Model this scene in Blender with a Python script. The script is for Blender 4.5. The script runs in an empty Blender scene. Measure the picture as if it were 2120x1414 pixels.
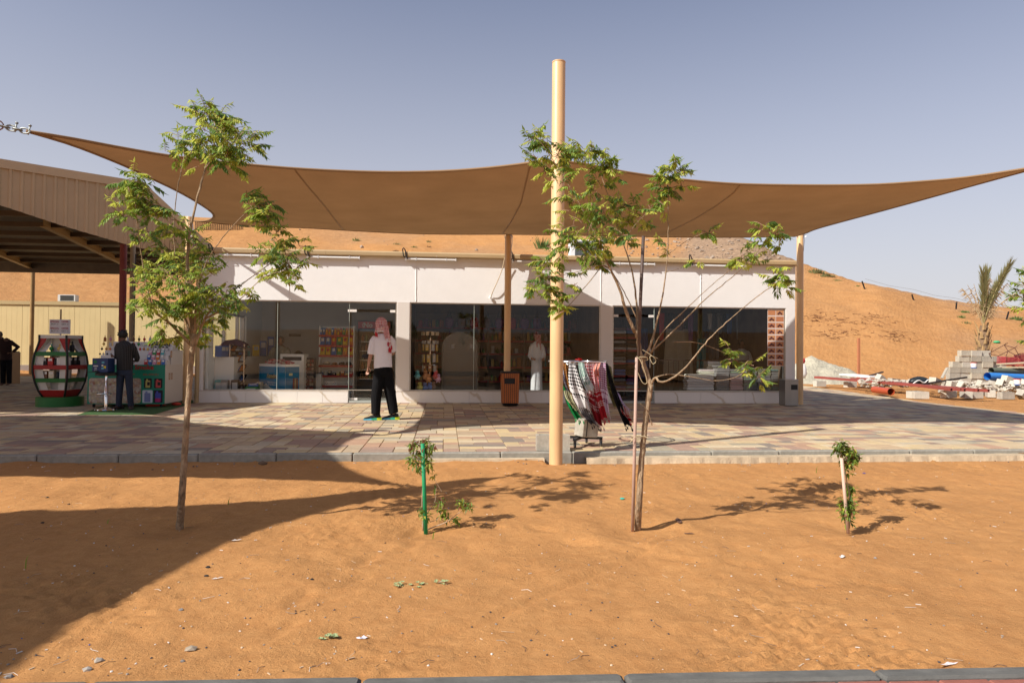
import bpy, math, random
from math import sin, cos, pi, tan, sqrt, atan2, radians as R
from mathutils import Vector as V, Matrix, noise
sc = bpy.context.scene
col = sc.collection
# ------------------------------------------------------------------ camera
F = 1413.0
CAM = V((0, 0, 1.2))
_y, _p, _r = R(5.66), R(0.89), R(0.50)
FWD = V((sin(_y)*cos(_p), cos(_y)*cos(_p), sin(_p)))
_r0 = V((cos(_y), -sin(_y), 0)); _u0 = _r0.cross(FWD)
RGT = _r0*cos(_r) + _u0*sin(_r); UPV = _u0*cos(_r) - _r0*sin(_r)
cam = bpy.data.cameras.new('camera'); camo = bpy.data.objects.new('camera', cam); col.objects.link(camo)
cam.lens = 36*F/2120; cam.sensor_width = 36; cam.clip_start = .05; cam.clip_end = 1500
m = Matrix((RGT, UPV, -FWD)).transposed().to_4x4(); m.translation = CAM
camo.matrix_world = m
sc.camera = camo
# ------------------------------------------------------------------ light
SAZ, SEL = R(61.5), R(40.5)            # shadows run towards SAZ (from +Y to +X); height of the sun
SUN = V((-sin(SAZ)*cos(SEL), -cos(SAZ)*cos(SEL), sin(SEL)))
sl = bpy.data.lights.new('sun', 'SUN'); slo = bpy.data.objects.new('sun', sl); col.objects.link(slo)
sl.energy = 5.0; sl.angle = R(0.55); sl.color = (1.0, .945, .865)
slo.rotation_euler = (-SUN).to_track_quat('-Z', 'Y').to_euler(); slo.location = (0, 0, 30)
w = bpy.data.worlds.new('World'); sc.world = w; w.use_nodes = True
nt = w.node_tree; nt.nodes.clear()
sky = nt.nodes.new('ShaderNodeTexSky'); sky.sky_type = 'NISHITA'; sky.sun_disc = False
sky.sun_elevation = SEL; sky.sun_rotation = SAZ + pi
sky.air_density = 1.0; sky.dust_density = 1.6; sky.ozone_density = 2.0
hs = nt.nodes.new('ShaderNodeHueSaturation'); hs.inputs['Saturation'].default_value = .86; hs.inputs['Hue'].default_value = .512
nt.links.new(sky.outputs[0], hs.inputs['Color'])
tc = nt.nodes.new('ShaderNodeTexCoord'); sx = nt.nodes.new('ShaderNodeSeparateXYZ'); nt.links.new(tc.outputs['Generated'], sx.inputs[0])
mr = nt.nodes.new('ShaderNodeMapRange'); mr.inputs[1].default_value = -.02; mr.inputs[2].default_value = .60
mr.inputs[3].default_value = 1; mr.inputs[4].default_value = 0; nt.links.new(sx.outputs[2], mr.inputs[0])
pw = nt.nodes.new('ShaderNodeMath'); pw.operation = 'POWER'; pw.inputs[1].default_value = 1.35; nt.links.new(mr.outputs[0], pw.inputs[0])
mx = nt.nodes.new('ShaderNodeMix'); mx.data_type = 'RGBA'
nt.links.new(pw.outputs[0], mx.inputs[0]); nt.links.new(hs.outputs[0], mx.inputs[6]); mx.inputs[7].default_value = (5.9, 5.7, 6.0, 1)
bg = nt.nodes.new('ShaderNodeBackground'); bg.inputs[1].default_value = .098
wo = nt.nodes.new('ShaderNodeOutputWorld')
nt.links.new(mx.outputs[2], bg.inputs[0]); nt.links.new(bg.outputs[0], wo.inputs[0])
sc.view_settings.view_transform = 'Standard'; sc.view_settings.look = 'None'
sc.view_settings.exposure = 0.32; sc.view_settings.gamma = 1; sc.view_settings.use_curve_mapping = False
sc.render.engine = 'CYCLES'; sc.cycles.max_bounces = 8; sc.cycles.transparent_max_bounces = 24

def at(px, py, D=None, Y=None, z=None):
    d = FWD + RGT*((px-1060)/F) + UPV*((707-py)/F)
    if D is not None: t = D
    elif Y is not None: t = Y/d.y
    else: t = (z-CAM.z)/d.z
    return CAM + d*t
def FX(px, Y=16.05): return at(px, 720, Y=Y).x
def FZ(px, py, Y=16.05): return at(px, py, Y=Y).z

# ------------------------------------------------------------------ materials
def nodes(name):
    m = bpy.data.materials.new(name); m.use_nodes = True
    return m, m.node_tree, m.node_tree.nodes['Principled BSDF'], m.node_tree.links
def rgba(c): return (c[0], c[1], c[2], 1)
def noise_node(nt, ln, scale, detail=4, src='Object', stretch=None, rough=.55):
    t = nt.nodes.new('ShaderNodeTexCoord'); n = nt.nodes.new('ShaderNodeTexNoise')
    n.inputs['Scale'].default_value = scale; n.inputs['Detail'].default_value = detail; n.inputs['Roughness'].default_value = rough
    if stretch:
        mp = nt.nodes.new('ShaderNodeMapping'); mp.inputs['Scale'].default_value = stretch
        if len(stretch) > 3: mp.inputs['Rotation'].default_value = (0, 0, stretch[3]); mp.inputs['Scale'].default_value = stretch[:3]
        ln.new(t.outputs[src], mp.inputs[0]); ln.new(mp.outputs[0], n.inputs['Vector'])
    else: ln.new(t.outputs[src], n.inputs['Vector'])
    return n
def ramp(nt, ln, fac, stops):
    r = nt.nodes.new('ShaderNodeValToRGB'); e = r.color_ramp.elements
    while len(e) < len(stops): e.new(.5)
    for q, (p, c) in zip(e, stops): q.position = p; q.color = rgba(c)
    ln.new(fac, r.inputs[0]); return r
def mixc(nt, ln, fac, a, b, mode='MIX'):
    m = nt.nodes.new('ShaderNodeMix'); m.data_type = 'RGBA'; m.blend_type = mode
    for i, s in ((0, fac), (6, a), (7, b)):
        if hasattr(s, 'links'): ln.new(s, m.inputs[i])
        elif i == 0: m.inputs[0].default_value = s
        else: m.inputs[i].default_value = rgba(s)
    return m.outputs[2]
MATS = {}
def mat(name, c, rough=.75, metal=0, nz=None, bump=None, spec=.4, trans=0, stretch=None, coat=0):
    """principled with two-scale colour variation (nz = scale, amount) and bump (scale, distance)"""
    if name in MATS: return MATS[name]
    m, nt, bs, ln = nodes(name); MATS[name] = m
    bs.inputs['Base Color'].default_value = rgba(c); bs.inputs['Roughness'].default_value = rough
    bs.inputs['Metallic'].default_value = metal; bs.inputs['Specular IOR Level'].default_value = spec
    if coat: bs.inputs['Coat Weight'].default_value = coat
    if nz:
        s, a = nz
        n = noise_node(nt, ln, s, 5, stretch=stretch); n2 = noise_node(nt, ln, s*.17, 3)
        ad = nt.nodes.new('ShaderNodeMath'); ad.operation = 'ADD'; ln.new(n.outputs[0], ad.inputs[0]); ln.new(n2.outputs[0], ad.inputs[1])
        hf = nt.nodes.new('ShaderNodeMath'); hf.operation = 'MULTIPLY'; hf.inputs[1].default_value = .5; ln.new(ad.outputs[0], hf.inputs[0])
        r = ramp(nt, ln, hf.outputs[0], [(.33, tuple(x*(1-a) for x in c)), (.67, tuple(min(1, x*(1+a)) for x in c))])
        ln.new(r.outputs[0], bs.inputs['Base Color'])
        rr = nt.nodes.new('ShaderNodeMapRange'); ln.new(n.outputs[0], rr.inputs[0])
        rr.inputs[3].default_value = max(0, rough-.1); rr.inputs[4].default_value = min(1, rough+.1); ln.new(rr.outputs[0], bs.inputs['Roughness'])
    if bump:
        n = noise_node(nt, ln, bump[0], 6, stretch=stretch); b = nt.nodes.new('ShaderNodeBump')
        b.inputs['Distance'].default_value = bump[1]; b.inputs['Strength'].default_value = .8
        ln.new(n.outputs[0], b.inputs['Height']); ln.new(b.outputs[0], bs.inputs['Normal'])
    if trans:
        tr = nt.nodes.new('ShaderNodeBsdfTranslucent'); ms = nt.nodes.new('ShaderNodeMixShader'); ms.inputs[0].default_value = trans
        src = bs.inputs['Base Color'].links[0].from_socket if bs.inputs['Base Color'].links else None
        if src: ln.new(src, tr.inputs[0])
        else: tr.inputs[0].default_value = rgba(c)
        out = nt.nodes['Material Output']
        ln.new(bs.outputs[0], ms.inputs[1]); ln.new(tr.outputs[0], ms.inputs[2]); ln.new(ms.outputs[0], out.inputs[0])
    return m
def flat(c, rough=.6):
    """plain printed or plastic colour with faint variation"""
    n = 'colour_%02x%02x%02x' % tuple(int(max(0, min(1, x))*255) for x in c) + ('g' if rough < .5 else '')
    return mat(n, c, rough, nz=(9, .10))

# ------------------------------------------------------------------ mesh builder
class MB:
    def __init__(s): s.v = []; s.f = []; s.m = []; s.uv = {}; s.mi = 0
    def add(s, vs, fs, uv=None):
        o = len(s.v); s.v += [tuple(x) for x in vs]
        for k, f in enumerate(fs):
            if uv: s.uv[len(s.f)] = [uv[i] for i in f]
            s.f.append([i+o for i in f]); s.m.append(s.mi)
        return s
    def box(s, c, d, rot=None):
        c = V(c); h = [x/2 for x in d]
        vs = [V((x*h[0], y*h[1], z*h[2])) for x in (-1, 1) for y in (-1, 1) for z in (-1, 1)]
        if rot is not None: vs = [rot @ q for q in vs]
        return s.add([c+q for q in vs], [(0, 1, 3, 2), (4, 6, 7, 5), (0, 4, 5, 1), (2, 3, 7, 6), (0, 2, 6, 4), (1, 5, 7, 3)])
    def bx(s, x0, x1, y0, y1, z0, z1): return s.box(((x0+x1)/2, (y0+y1)/2, (z0+z1)/2), (x1-x0, y1-y0, z1-z0))
    def bbox(s, c, d, b, rot=None):
        """box with chamfered vertical and top edges"""
        c = V(c); hx, hy, hz = d[0]/2, d[1]/2, d[2]/2
        def ring(ix, z):
            x, y = hx-ix, hy-ix
            return [V(q+(z,)) for q in ((x-b, -y), (x, -y+b), (x, y-b), (x-b, y), (-x+b, y), (-x, y-b), (-x, -y+b), (-x+b, -y))]
        rs = [ring(b, -hz), ring(0, -hz+b), ring(0, hz-b), ring(b, hz)]
        vs = [q for r_ in rs for q in r_]
        if rot is not None: vs = [rot @ q for q in vs]
        fs = [(k*8+i, k*8+(i+1) % 8, k*8+8+(i+1) % 8, k*8+8+i) for k in range(3) for i in range(8)]
        return s.add([c+q for q in vs], fs+[tuple(range(7, -1, -1)), tuple(range(24, 32))])
    def tube(s, pts, rad, n=8, caps=True, hint=V((.13, .21, 1))):
        pts = [V(p) for p in pts]; k = len(pts)
        if not hasattr(rad, '__len__'): rad = [rad]*k
        vs = []; pu = None
        for i, p in enumerate(pts):
            t = (pts[min(i+1, k-1)]-pts[max(i-1, 0)])
            t = t.normalized() if t.length > 1e-9 else V((0, 0, 1))
            if pu is None:
                u = t.cross(hint)
                if u.length < 1e-3: u = t.cross(V((1, 0, 0)))
                u.normalize()
            else: u = (pu - t*pu.dot(t)); u = u.normalized() if u.length > 1e-6 else pu
            pu = u; w_ = t.cross(u); r_ = rad[i]
            a, b = r_ if hasattr(r_, '__len__') else (r_, r_)
            vs += [p + u*(a*cos(2*pi*j/n)) + w_*(b*sin(2*pi*j/n)) for j in range(n)]
        fs = [(i*n+j, i*n+(j+1) % n, (i+1)*n+(j+1) % n, (i+1)*n+j) for i in range(k-1) for j in range(n)]
        if caps: fs += [tuple(range(n-1, -1, -1)), tuple(range((k-1)*n, k*n))]
        return s.add(vs, fs)
    def cyl(s, a, b, r, n=12, r2=None): return s.tube([a, b], [r, r if r2 is None else r2], n)
    def lathe(s, c, prof, n=16, sy=1.0):
        c = V(c); k = len(prof)
        vs = [c+V((r_*cos(2*pi*j/n), r_*sy*sin(2*pi*j/n), z)) for r_, z in prof for j in range(n)]
        fs = [(i*n+j, i*n+(j+1) % n, (i+1)*n+(j+1) % n, (i+1)*n+j) for i in range(k-1) for j in range(n)]
        return s.add(vs, fs+[tuple(range(n-1, -1, -1)), tuple(range((k-1)*n, k*n))])
    def loft(s, rings, close=True):
        """rings of equal point count"""
        n = len(rings[0]); k = len(rings)
        fs = [(i*n+j, i*n+(j+1) % n, (i+1)*n+(j+1) % n, (i+1)*n+j) for i in range(k-1) for j in range(n)]
        if close: fs += [tuple(range(n-1, -1, -1)), tuple(range((k-1)*n, k*n))]
        return s.add([p for r_ in rings for p in r_], fs)
    def ell(s, rows, n=14):
        """rows of (cx, cy, z, a, b[, yaw]) stacked ellipses"""
        rs = []
        for q in rows:
            cx, cy, z, a, b = q[:5]; w_ = q[5] if len(q) > 5 else 0
            rs.append([V((cx+a*cos(t)*cos(w_)-b*sin(t)*sin(w_), cy+a*cos(t)*sin(w_)+b*sin(t)*cos(w_), z)) for t in [2*pi*j/n for j in range(n)]])
        return s.loft(rs)
    def quad(s, a, b, c, d): return s.add([a, b, c, d], [(0, 1, 2, 3)])
    def grid(s, fn, nu, nv, uvs=(1, 1)):
        vs = [fn(i/nu, j/nv) for j in range(nv+1) for i in range(nu+1)]
        uv = [(i/nu*uvs[0], j/nv*uvs[1]) for j in range(nv+1) for i in range(nu+1)]
        fs = [(j*(nu+1)+i, j*(nu+1)+i+1, (j+1)*(nu+1)+i+1, (j+1)*(nu+1)+i) for j in range(nv) for i in range(nu)]
        return s.add(vs, fs, uv)
    def prism(s, poly, y0, y1):
        """polygon in x,z extruded along y"""
        n = len(poly)
        vs = [V((x, y0, z)) for x, z in poly]+[V((x, y1, z)) for x, z in poly]
        return s.add(vs, [tuple(range(n)), tuple(range(2*n-1, n-1, -1))]+[(i, i+n, (i+1) % n+n, (i+1) % n) for i in range(n)])
    def rock(s, c, r_, rnd, sq=(1, 1, .7), rough=.25):
        t = (1+5**.5)/2
        vv = [(-1, t, 0), (1, t, 0), (-1, -t, 0), (1, -t, 0), (0, -1, t), (0, 1, t), (0, -1, -t), (0, 1, -t), (t, 0, -1), (t, 0, 1), (-t, 0, -1), (-t, 0, 1)]
        ff = [(0, 11, 5), (0, 5, 1), (0, 1, 7), (0, 7, 10), (0, 10, 11), (1, 5, 9), (5, 11, 4), (11, 10, 2), (10, 7, 6), (7, 1, 8), (3, 9, 4), (3, 4, 2), (3, 2, 6), (3, 6, 8), (3, 8, 9), (4, 9, 5), (2, 4, 11), (6, 2, 10), (8, 6, 7), (9, 8, 1)]
        q = Matrix.Rotation(rnd.random()*6, 3, 'Z') @ Matrix.Rotation(rnd.random()*6, 3, 'X')
        vs = []
        for a in vv:
            p = q @ V(a).normalized()*(r_*(1+rnd.uniform(-rough, rough))); vs.append(V(c)+V((p.x*sq[0], p.y*sq[1], p.z*sq[2])))
        return s.add(vs, ff)
    def mesh(s, name, mats, smooth=False):
        me = bpy.data.meshes.new(name); me.from_pydata(s.v, [], s.f)
        for q in (mats if isinstance(mats, (list, tuple)) else [mats]): me.materials.append(q)
        if max(s.m, default=0) > 0: me.polygons.foreach_set('material_index', s.m)
        if smooth: me.polygons.foreach_set('use_smooth', [True]*len(s.f))
        if s.uv:
            ul = me.uv_layers.new(name='UVMap')
            for p in me.polygons:
                if p.index in s.uv:
                    for li, q in zip(p.loop_indices, s.uv[p.index]): ul.data[li].uv = q
        me.update(); return me
    def build(s, name, mats, parent=None, smooth=False, world=False, label=None, cat=None, group=None, kind=None, autos=None):
        if world and parent is not None:
            iv = WM[root_of(parent).name].inverted(); s.v = [tuple(iv @ V(q)) for q in s.v]
        me = s.mesh(name, mats, smooth or autos is not None)
        if autos is not None: me.set_sharp_from_angle(angle=R(autos))
        return link(name, me, parent, label, cat, group, kind)
WM = {}
def root_of(o):
    while o.parent is not None: o = o.parent
    return o
def tag(o, label=None, cat=None, group=None, kind=None):
    for k, q in (('label', label), ('category', cat), ('group', group), ('kind', kind)):
        if q is not None: o[k] = q
    return o
def link(name, data, parent=None, label=None, cat=None, group=None, kind=None, loc=None, rot=None):
    o = bpy.data.objects.new(name, data); col.objects.link(o)
    if parent is not None: o.parent = parent
    if loc is not None: o.location = loc
    if rot is not None: o.rotation_euler = rot
    if parent is None:
        WM[o.name] = Matrix.LocRotScale(V(loc) if loc is not None else V(), o.rotation_euler.copy(), V((1, 1, 1)))
    return tag(o, label, cat, group, kind)
def thing(name, label, cat, loc=(0, 0, 0), rz=0, group=None):
    o = link(name, None, None, label, cat, group, loc=loc, rot=(0, 0, rz)); o.empty_display_size = .1
    return o
def dup(root, loc=None, rz=None, label=None, group=None):
    def cp(o, par):
        c = o.copy(); col.objects.link(c)
        if par is not None: c.parent = par
        for ch in list(o.children): cp(ch, c)
        return c
    c = cp(root, None)
    if loc is not None: c.location = loc
    if rz is not None: c.rotation_euler = (c.rotation_euler[0], c.rotation_euler[1], rz)
    WM[c.name] = Matrix.LocRotScale(c.location, c.rotation_euler.copy(), V((1, 1, 1)))
    return tag(c, label, None, group)
def text_mesh(s, size, depth=.002, align='CENTER', font_shear=0, bold=0):
    cu = bpy.data.curves.new('lettering', 'FONT'); cu.body = s; cu.size = size; cu.extrude = depth; cu.align_x = align; cu.align_y = 'CENTER'
    cu.shear = font_shear; cu.offset = bold; cu.resolution_u = 2
    o = bpy.data.objects.new('lettering', cu); col.objects.link(o)
    me = bpy.data.meshes.new_from_object(o.evaluated_get(bpy.context.evaluated_depsgraph_get()))
    bpy.data.objects.remove(o); return me
def text(s, size, loc, mt, parent, depth=.002, rz=0, shear=0, bold=0, name='lettering', align='CENTER'):
    me = text_mesh(s, size, depth, align, shear, bold); me.materials.clear(); me.materials.append(mt)
    return link(name, me, parent, loc=loc, rot=(pi/2, 0, rz))
def curve_pts(P, n, closed=False):
    """Catmull-Rom through P resampled evenly"""
    P = [V(p) for p in P]; d = []
    for i in range(len(P)-1):
        p0 = P[i-1] if i else P[0]*2-P[1]; p1 = P[i]; p2 = P[i+1]; p3 = P[i+2] if i+2 < len(P) else P[-1]*2-P[-2]
        for k in range(12):
            t = k/12
            d.append(.5*((2*p1)+(p2-p0)*t+(2*p0-5*p1+4*p2-p3)*t*t+(3*p1-p0-3*p2+p3)*t**3))
    d.append(P[-1]); L = [0]
    for a, b in zip(d, d[1:]): L.append(L[-1]+(b-a).length)
    out = []; j = 0
    for i in range(n+1):
        s = L[-1]*i/n
        while j < len(L)-2 and L[j+1] < s: j += 1
        t = (s-L[j])/max(1e-9, L[j+1]-L[j]); out.append(d[j].lerp(d[j+1], min(1, max(0, t))))
    return out
ORD = ['first', 'second', 'third', 'fourth', 'fifth', 'sixth', 'seventh', 'eighth', 'ninth', 'tenth', 'eleventh', 'twelfth', 'thirteenth', 'fourteenth', 'fifteenth', 'sixteenth', 'seventeenth', 'eighteenth', 'nineteenth', 'twentieth', 'twenty-first', 'twenty-second', 'twenty-third', 'twenty-fourth', 'twenty-fifth', 'twenty-sixth', 'twenty-seventh', 'twenty-eighth', 'twenty-ninth', 'thirtieth']

# ================================================================== materials used widely
def sand_mat(name, ripple=False, gravel=False):
    m, nt, bs, ln = nodes(name)
    n1 = noise_node(nt, ln, .9 if not gravel else .06, 6); n2 = noise_node(nt, ln, 14 if not gravel else 1.1, 8, rough=.7); n3 = noise_node(nt, ln, 160 if not gravel else 9, 4, rough=.8)
    c = ramp(nt, ln, n1.outputs[0], [(.3, (.43, .203, .069)), (.7, (.525, .262, .092))]).outputs[0]
    c = mixc(nt, ln, .5, c, ramp(nt, ln, n2.outputs[0], [(.32, (.40, .182, .064)), (.66, (.555, .290, .113))]).outputs[0])
    d = ramp(nt, ln, n3.outputs[0], [(.34, (.30, .27, .25)), (.43, (1, 1, 1)), (.66, (1, 1, 1)), (.74, (1.0, .96, .9))]).outputs[0]
    c = mixc(nt, ln, .42, c, d, 'MULTIPLY')
    if gravel:
        g = noise_node(nt, ln, .05, 5); t = nt.nodes.new('ShaderNodeTexCoord'); s = nt.nodes.new('ShaderNodeSeparateXYZ'); ln.new(t.outputs['Object'], s.inputs[0])
        h = nt.nodes.new('ShaderNodeMath'); h.operation = 'MULTIPLY_ADD'; ln.new(g.outputs[0], h.inputs[0]); h.inputs[1].default_value = 2.4
        mr = nt.nodes.new('ShaderNodeMapRange'); mr.inputs[1].default_value = -10; mr.inputs[2].default_value = 34; mr.inputs[3].default_value = -.95; mr.inputs[4].default_value = -.55
        ln.new(s.outputs[0], mr.inputs[0]); ln.new(mr.outputs[0], h.inputs[2])
        at_ = nt.nodes.new('ShaderNodeAttribute'); at_.attribute_name = 'gravel'
        mm = nt.nodes.new('ShaderNodeMath'); mm.operation = 'MULTIPLY'; ln.new(at_.outputs['Fac'], mm.inputs[0])
        r2 = ramp(nt, ln, g.outputs[0], [(.42, (0, 0, 0)), (.58, (1, 1, 1))]); ln.new(r2.outputs[0], mm.inputs[1])
        gg = noise_node(nt, ln, 2.2, 8, rough=.8)
        gc = ramp(nt, ln, gg.outputs[0], [(.35, (.20, .13, .085)), (.62, (.40, .27, .17)), (.75, (.55, .47, .38))]).outputs[0]
        c = mixc(nt, ln, mm.outputs[0], c, gc)
    ln.new(c, bs.inputs['Base Color']); bs.inputs['Roughness'].default_value = .95; bs.inputs['Specular IOR Level'].default_value = .15
    b = nt.nodes.new('ShaderNodeBump'); b.inputs['Distance'].default_value = .022 if not gravel else .22; b.inputs['Strength'].default_value = .75
    ad = nt.nodes.new('ShaderNodeMath'); ad.operation = 'MULTIPLY_ADD'; ln.new(n3.outputs[0], ad.inputs[0]); ad.inputs[1].default_value = .25; ln.new(n2.outputs[0], ad.inputs[2])
    hgt = ad.outputs[0]
    if not gravel:
        pm_ = noise_node(nt, ln, 1.3, 3); pr_ = ramp(nt, ln, pm_.outputs[0], [(.46, (.12, .12, .12)), (.68, (1.0, 1.0, 1.0))]); cr_ = noise_node(nt, ln, 46, 5, rough=.75)
        m5 = nt.nodes.new('ShaderNodeMath'); m5.operation = 'MULTIPLY'; ln.new(pr_.outputs[0], m5.inputs[0]); ln.new(cr_.outputs[0], m5.inputs[1]); a5 = nt.nodes.new('ShaderNodeMath'); a5.operation = 'ADD'; ln.new(m5.outputs[0], a5.inputs[0]); ln.new(hgt, a5.inputs[1]); hgt = a5.outputs[0]
    if ripple:
        wv = nt.nodes.new('ShaderNodeTexWave'); t = nt.nodes.new('ShaderNodeTexCoord'); mp = nt.nodes.new('ShaderNodeMapping')
        mp.inputs['Rotation'].default_value = (0, 0, R(35)); ln.new(t.outputs['Object'], mp.inputs[0]); ln.new(mp.outputs[0], wv.inputs[0])
        wv.inputs['Scale'].default_value = 1.15; wv.inputs['Distortion'].default_value = 9; wv.inputs['Detail'].default_value = 2; wv.inputs['Detail Scale'].default_value = .6
        a2 = nt.nodes.new('ShaderNodeMath'); a2.operation = 'MULTIPLY_ADD'; ln.new(wv.outputs[1], a2.inputs[0]); a2.inputs[1].default_value = .05; ln.new(hgt, a2.inputs[2]); hgt = a2.outputs[0]
    ln.new(hgt, b.inputs['Height']); ln.new(b.outputs[0], bs.inputs['Normal'])
    return m
SAND = sand_mat('orange_sand'); DUNE = sand_mat('dune_sand', True, True)
CREAM = mat('cream_painted_steel', (.66, .43, .215), .45, nz=(7, .11), spec=.45, stretch=(1, 1, .3))
CONC = mat('grey_concrete', (.40, .365, .30), .92, nz=(22, .22), bump=(70, .006))
CONCL = mat('pale_concrete_block', (.52, .48, .40), .93, nz=(30, .16), bump=(90, .005))
KERB = mat('kerb_concrete', (.27, .255, .215), .9, nz=(16, .28), bump=(60, .004))
BLACK = mat('black_paint', (.012, .012, .013), .5)
STEEL = mat('brushed_steel', (.55, .54, .52), .32, .9, nz=(40, .12))
CHROME = mat('chrome', (.75, .75, .76), .12, 1)
WHITE = mat('white_paint', (.80, .77, .73), .55, nz=(5, .03))
RENDERW = mat('white_render', (.82, .82, .815), .85, nz=(3, .03), bump=(14, .004))
DARK = mat('dark_shelf_metal', (.035, .033, .032), .5)
REDP = mat('red_paint', (.36, .03, .025), .45, nz=(10, .12))
MAROON = mat('maroon_primer', (.20, .035, .030), .55, nz=(7, .2))
BARK = mat('neem_bark', (.33, .235, .145), .95, nz=(75, .55), bump=(80, .03), stretch=(1, 1, .3))
TWIG = mat('brown_twig', (.24, .135, .085), .8, nz=(30, .25))
def leafmat(n, c): return mat(n, c, .5, nz=(14, .25), spec=.35, trans=.48)
LEAFS = [leafmat('leaf_green', (.26, .36, .055)), leafmat('leaf_bright', (.52, .56, .10)), leafmat('leaf_dark', (.15, .25, .06)), leafmat('leaf_red', (.22, .085, .04)), TWIG]
def glass_mat(name, tint, refl=.09, rough=0.0):
    m, nt, bs, ln = nodes(name); nt.nodes.remove(bs)
    tr = nt.nodes.new('ShaderNodeBsdfTransparent'); tr.inputs[0].default_value = rgba(tint)
    gl = nt.nodes.new('ShaderNodeBsdfGlossy'); gl.inputs['Roughness'].default_value = rough; gl.inputs[0].default_value = (.95, .97, .97, 1)
    fr = nt.nodes.new('ShaderNodeFresnel'); fr.inputs[0].default_value = 1.5
    ma = nt.nodes.new('ShaderNodeMath'); ma.operation = 'ADD'; ma.inputs[1].default_value = refl-.04; ma.use_clamp = True; ln.new(fr.outputs[0], ma.inputs[0])
    mi = nt.nodes.new('ShaderNodeMixShader'); ln.new(ma.outputs[0], mi.inputs[0]); ln.new(tr.outputs[0], mi.inputs[1]); ln.new(gl.outputs[0], mi.inputs[2])
    ge = nt.nodes.new('ShaderNodeNewGeometry'); mb = nt.nodes.new('ShaderNodeMath'); mb.operation = 'MULTIPLY'; iv = nt.nodes.new('ShaderNodeMath'); iv.operation = 'SUBTRACT'; iv.inputs[0].default_value = 1
    ln.new(ge.outputs['Backfacing'], iv.inputs[1]); ln.new(iv.outputs[0], mb.inputs[0]); ln.new(ma.outputs[0], mb.inputs[1]); ln.new(mb.outputs[0], mi.inputs[0])
    ln.new(mi.outputs[0], nt.nodes['Material Output'].inputs[0]); return m
GLASS = glass_mat('shop_glass', (.97, .98, .97), .042)
GLASSD = glass_mat('tinted_shop_glass', (.96, .965, .96), .032)
# ================================================================== terrain
SKYL = [(-75, .10), (-50, .155), (-36, .17), (-25, .176), (-10, .180), (10, .181), (20, .176), (23.9, .168), (24.9, .162), (25.9, .153), (26.8, .141), (28.2, .131), (30.1, .1155), (32.3, .099), (35.0, .0855), (37.3, .071), (40.5, .0605), (46, .05), (60, .045), (100, .04), (180, .035), (220, .035), (285, .10)]
def lerp_tab(tab, x):
    if x <= tab[0][0]: return tab[0][1]
    for (a, b), (c, d) in zip(tab, tab[1:]):
        if x <= c: return b+(d-b)*(x-a)/(c-a)
    return tab[-1][1]
def terr(x, y):
    r_ = sqrt(x*x+y*y); th = math.degrees(atan2(x, y))
    if th < -75: th += 360
    e = lerp_tab(SKYL, th)
    Rr = lerp_tab([(-75, 88), (20, 84), (27, 74), (34, 66), (42, 70), (60, 110), (120, 150), (180, 160), (285, 88)], th)
    Bs = lerp_tab([(-75, 38), (-20, 38), (0, 30), (18, 32), (27, 34), (34, 37), (42, 42), (60, 50), (120, 60), (180, 70), (285, 38)], th)
    zr = 1.2+Rr*e
    s = (r_-Bs)/(Rr-Bs)
    if s <= 0: z = 0
    elif s < 1:
        z = zr*(s**1.15*(1-.28*s)+.28*s**3 if False else s**(1.18))
    else: z = zr-(s-1)*(Rr-Bs)*.30
    q = min(1, max(0, s*2.2)); nz = noise.noise(V((x*.05, y*.05, 0)))*1.1+noise.noise(V((x*.16, y*.16, 3)))*.35+noise.noise(V((x*.6, y*.6, 5)))*.10
    lim = 1 if s < 1 else 1
    z += nz*q*(.35 if .85 < s < 1.1 else .75)*lim + (noise.noise(V((x*.35, y*.35, 9)))*.05+noise.noise(V((x*1.3, y*1.3, 2)))*.02)*min(1, r_/30)
    return max(z, -6.0)-.05
def on_terrain(px, py, D0=18, D1=140):
    d = D0
    while d < D1:
        p = at(px, py, D=d)
        if p.z < terr(p.x, p.y): break
        d += .25
    return V((p.x, p.y, terr(p.x, p.y)))
def terrain():
    ths = []; a = -75.0
    while a < 285:
        ths.append(a); a += .30 if -40 < a < 50 else 3.0
    rs = []; r_ = 11.0
    while r_ < 175: rs.append(r_); r_ += max(.30, r_*.0095) if r_ < 95 else 6
    rs += [200, 300, 600, 1200]
    vs = []; g = []
    for r_ in rs:
        for t in ths:
            x, y = r_*sin(R(t)), r_*cos(R(t)); z = terr(x, y) if r_ <= 175 else -1.0-r_*.004
            vs.append((x, y, z))
            gw = lerp_tab([(-75, .1), (-12, .1), (-4, .6), (8, .7), (14, .25), (18, .2), (21, 1.1), (27.5, 1.2), (29, .1), (37, .15), (41, .6), (60, .5)], t)
            s = max(0, (z-3.0)/6) if t > 18 and t < 29 else 1
            g.append(max(0, min(1, gw*min(1, s)*(1 if r_ > 40 else max(0, (r_-30)/10)))))
    n = len(ths); fs = [(i*n+j, i*n+(j+1) % n, (i+1)*n+(j+1) % n, (i+1)*n+j) for i in range(len(rs)-1) for j in range(n)]
    b = MB(); b.add(vs, [f[::-1] for f in fs])
    o = b.build('sand_dunes', DUNE, smooth=True, kind='structure')
    at_ = o.data.attributes.new('gravel', 'FLOAT', 'POINT'); at_.data.foreach_set('value', g)
terrain()
b = MB(); b.bx(-30, 30, -25, 12, -.9, -.35); b.build('ground', SAND, kind='structure')

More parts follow.
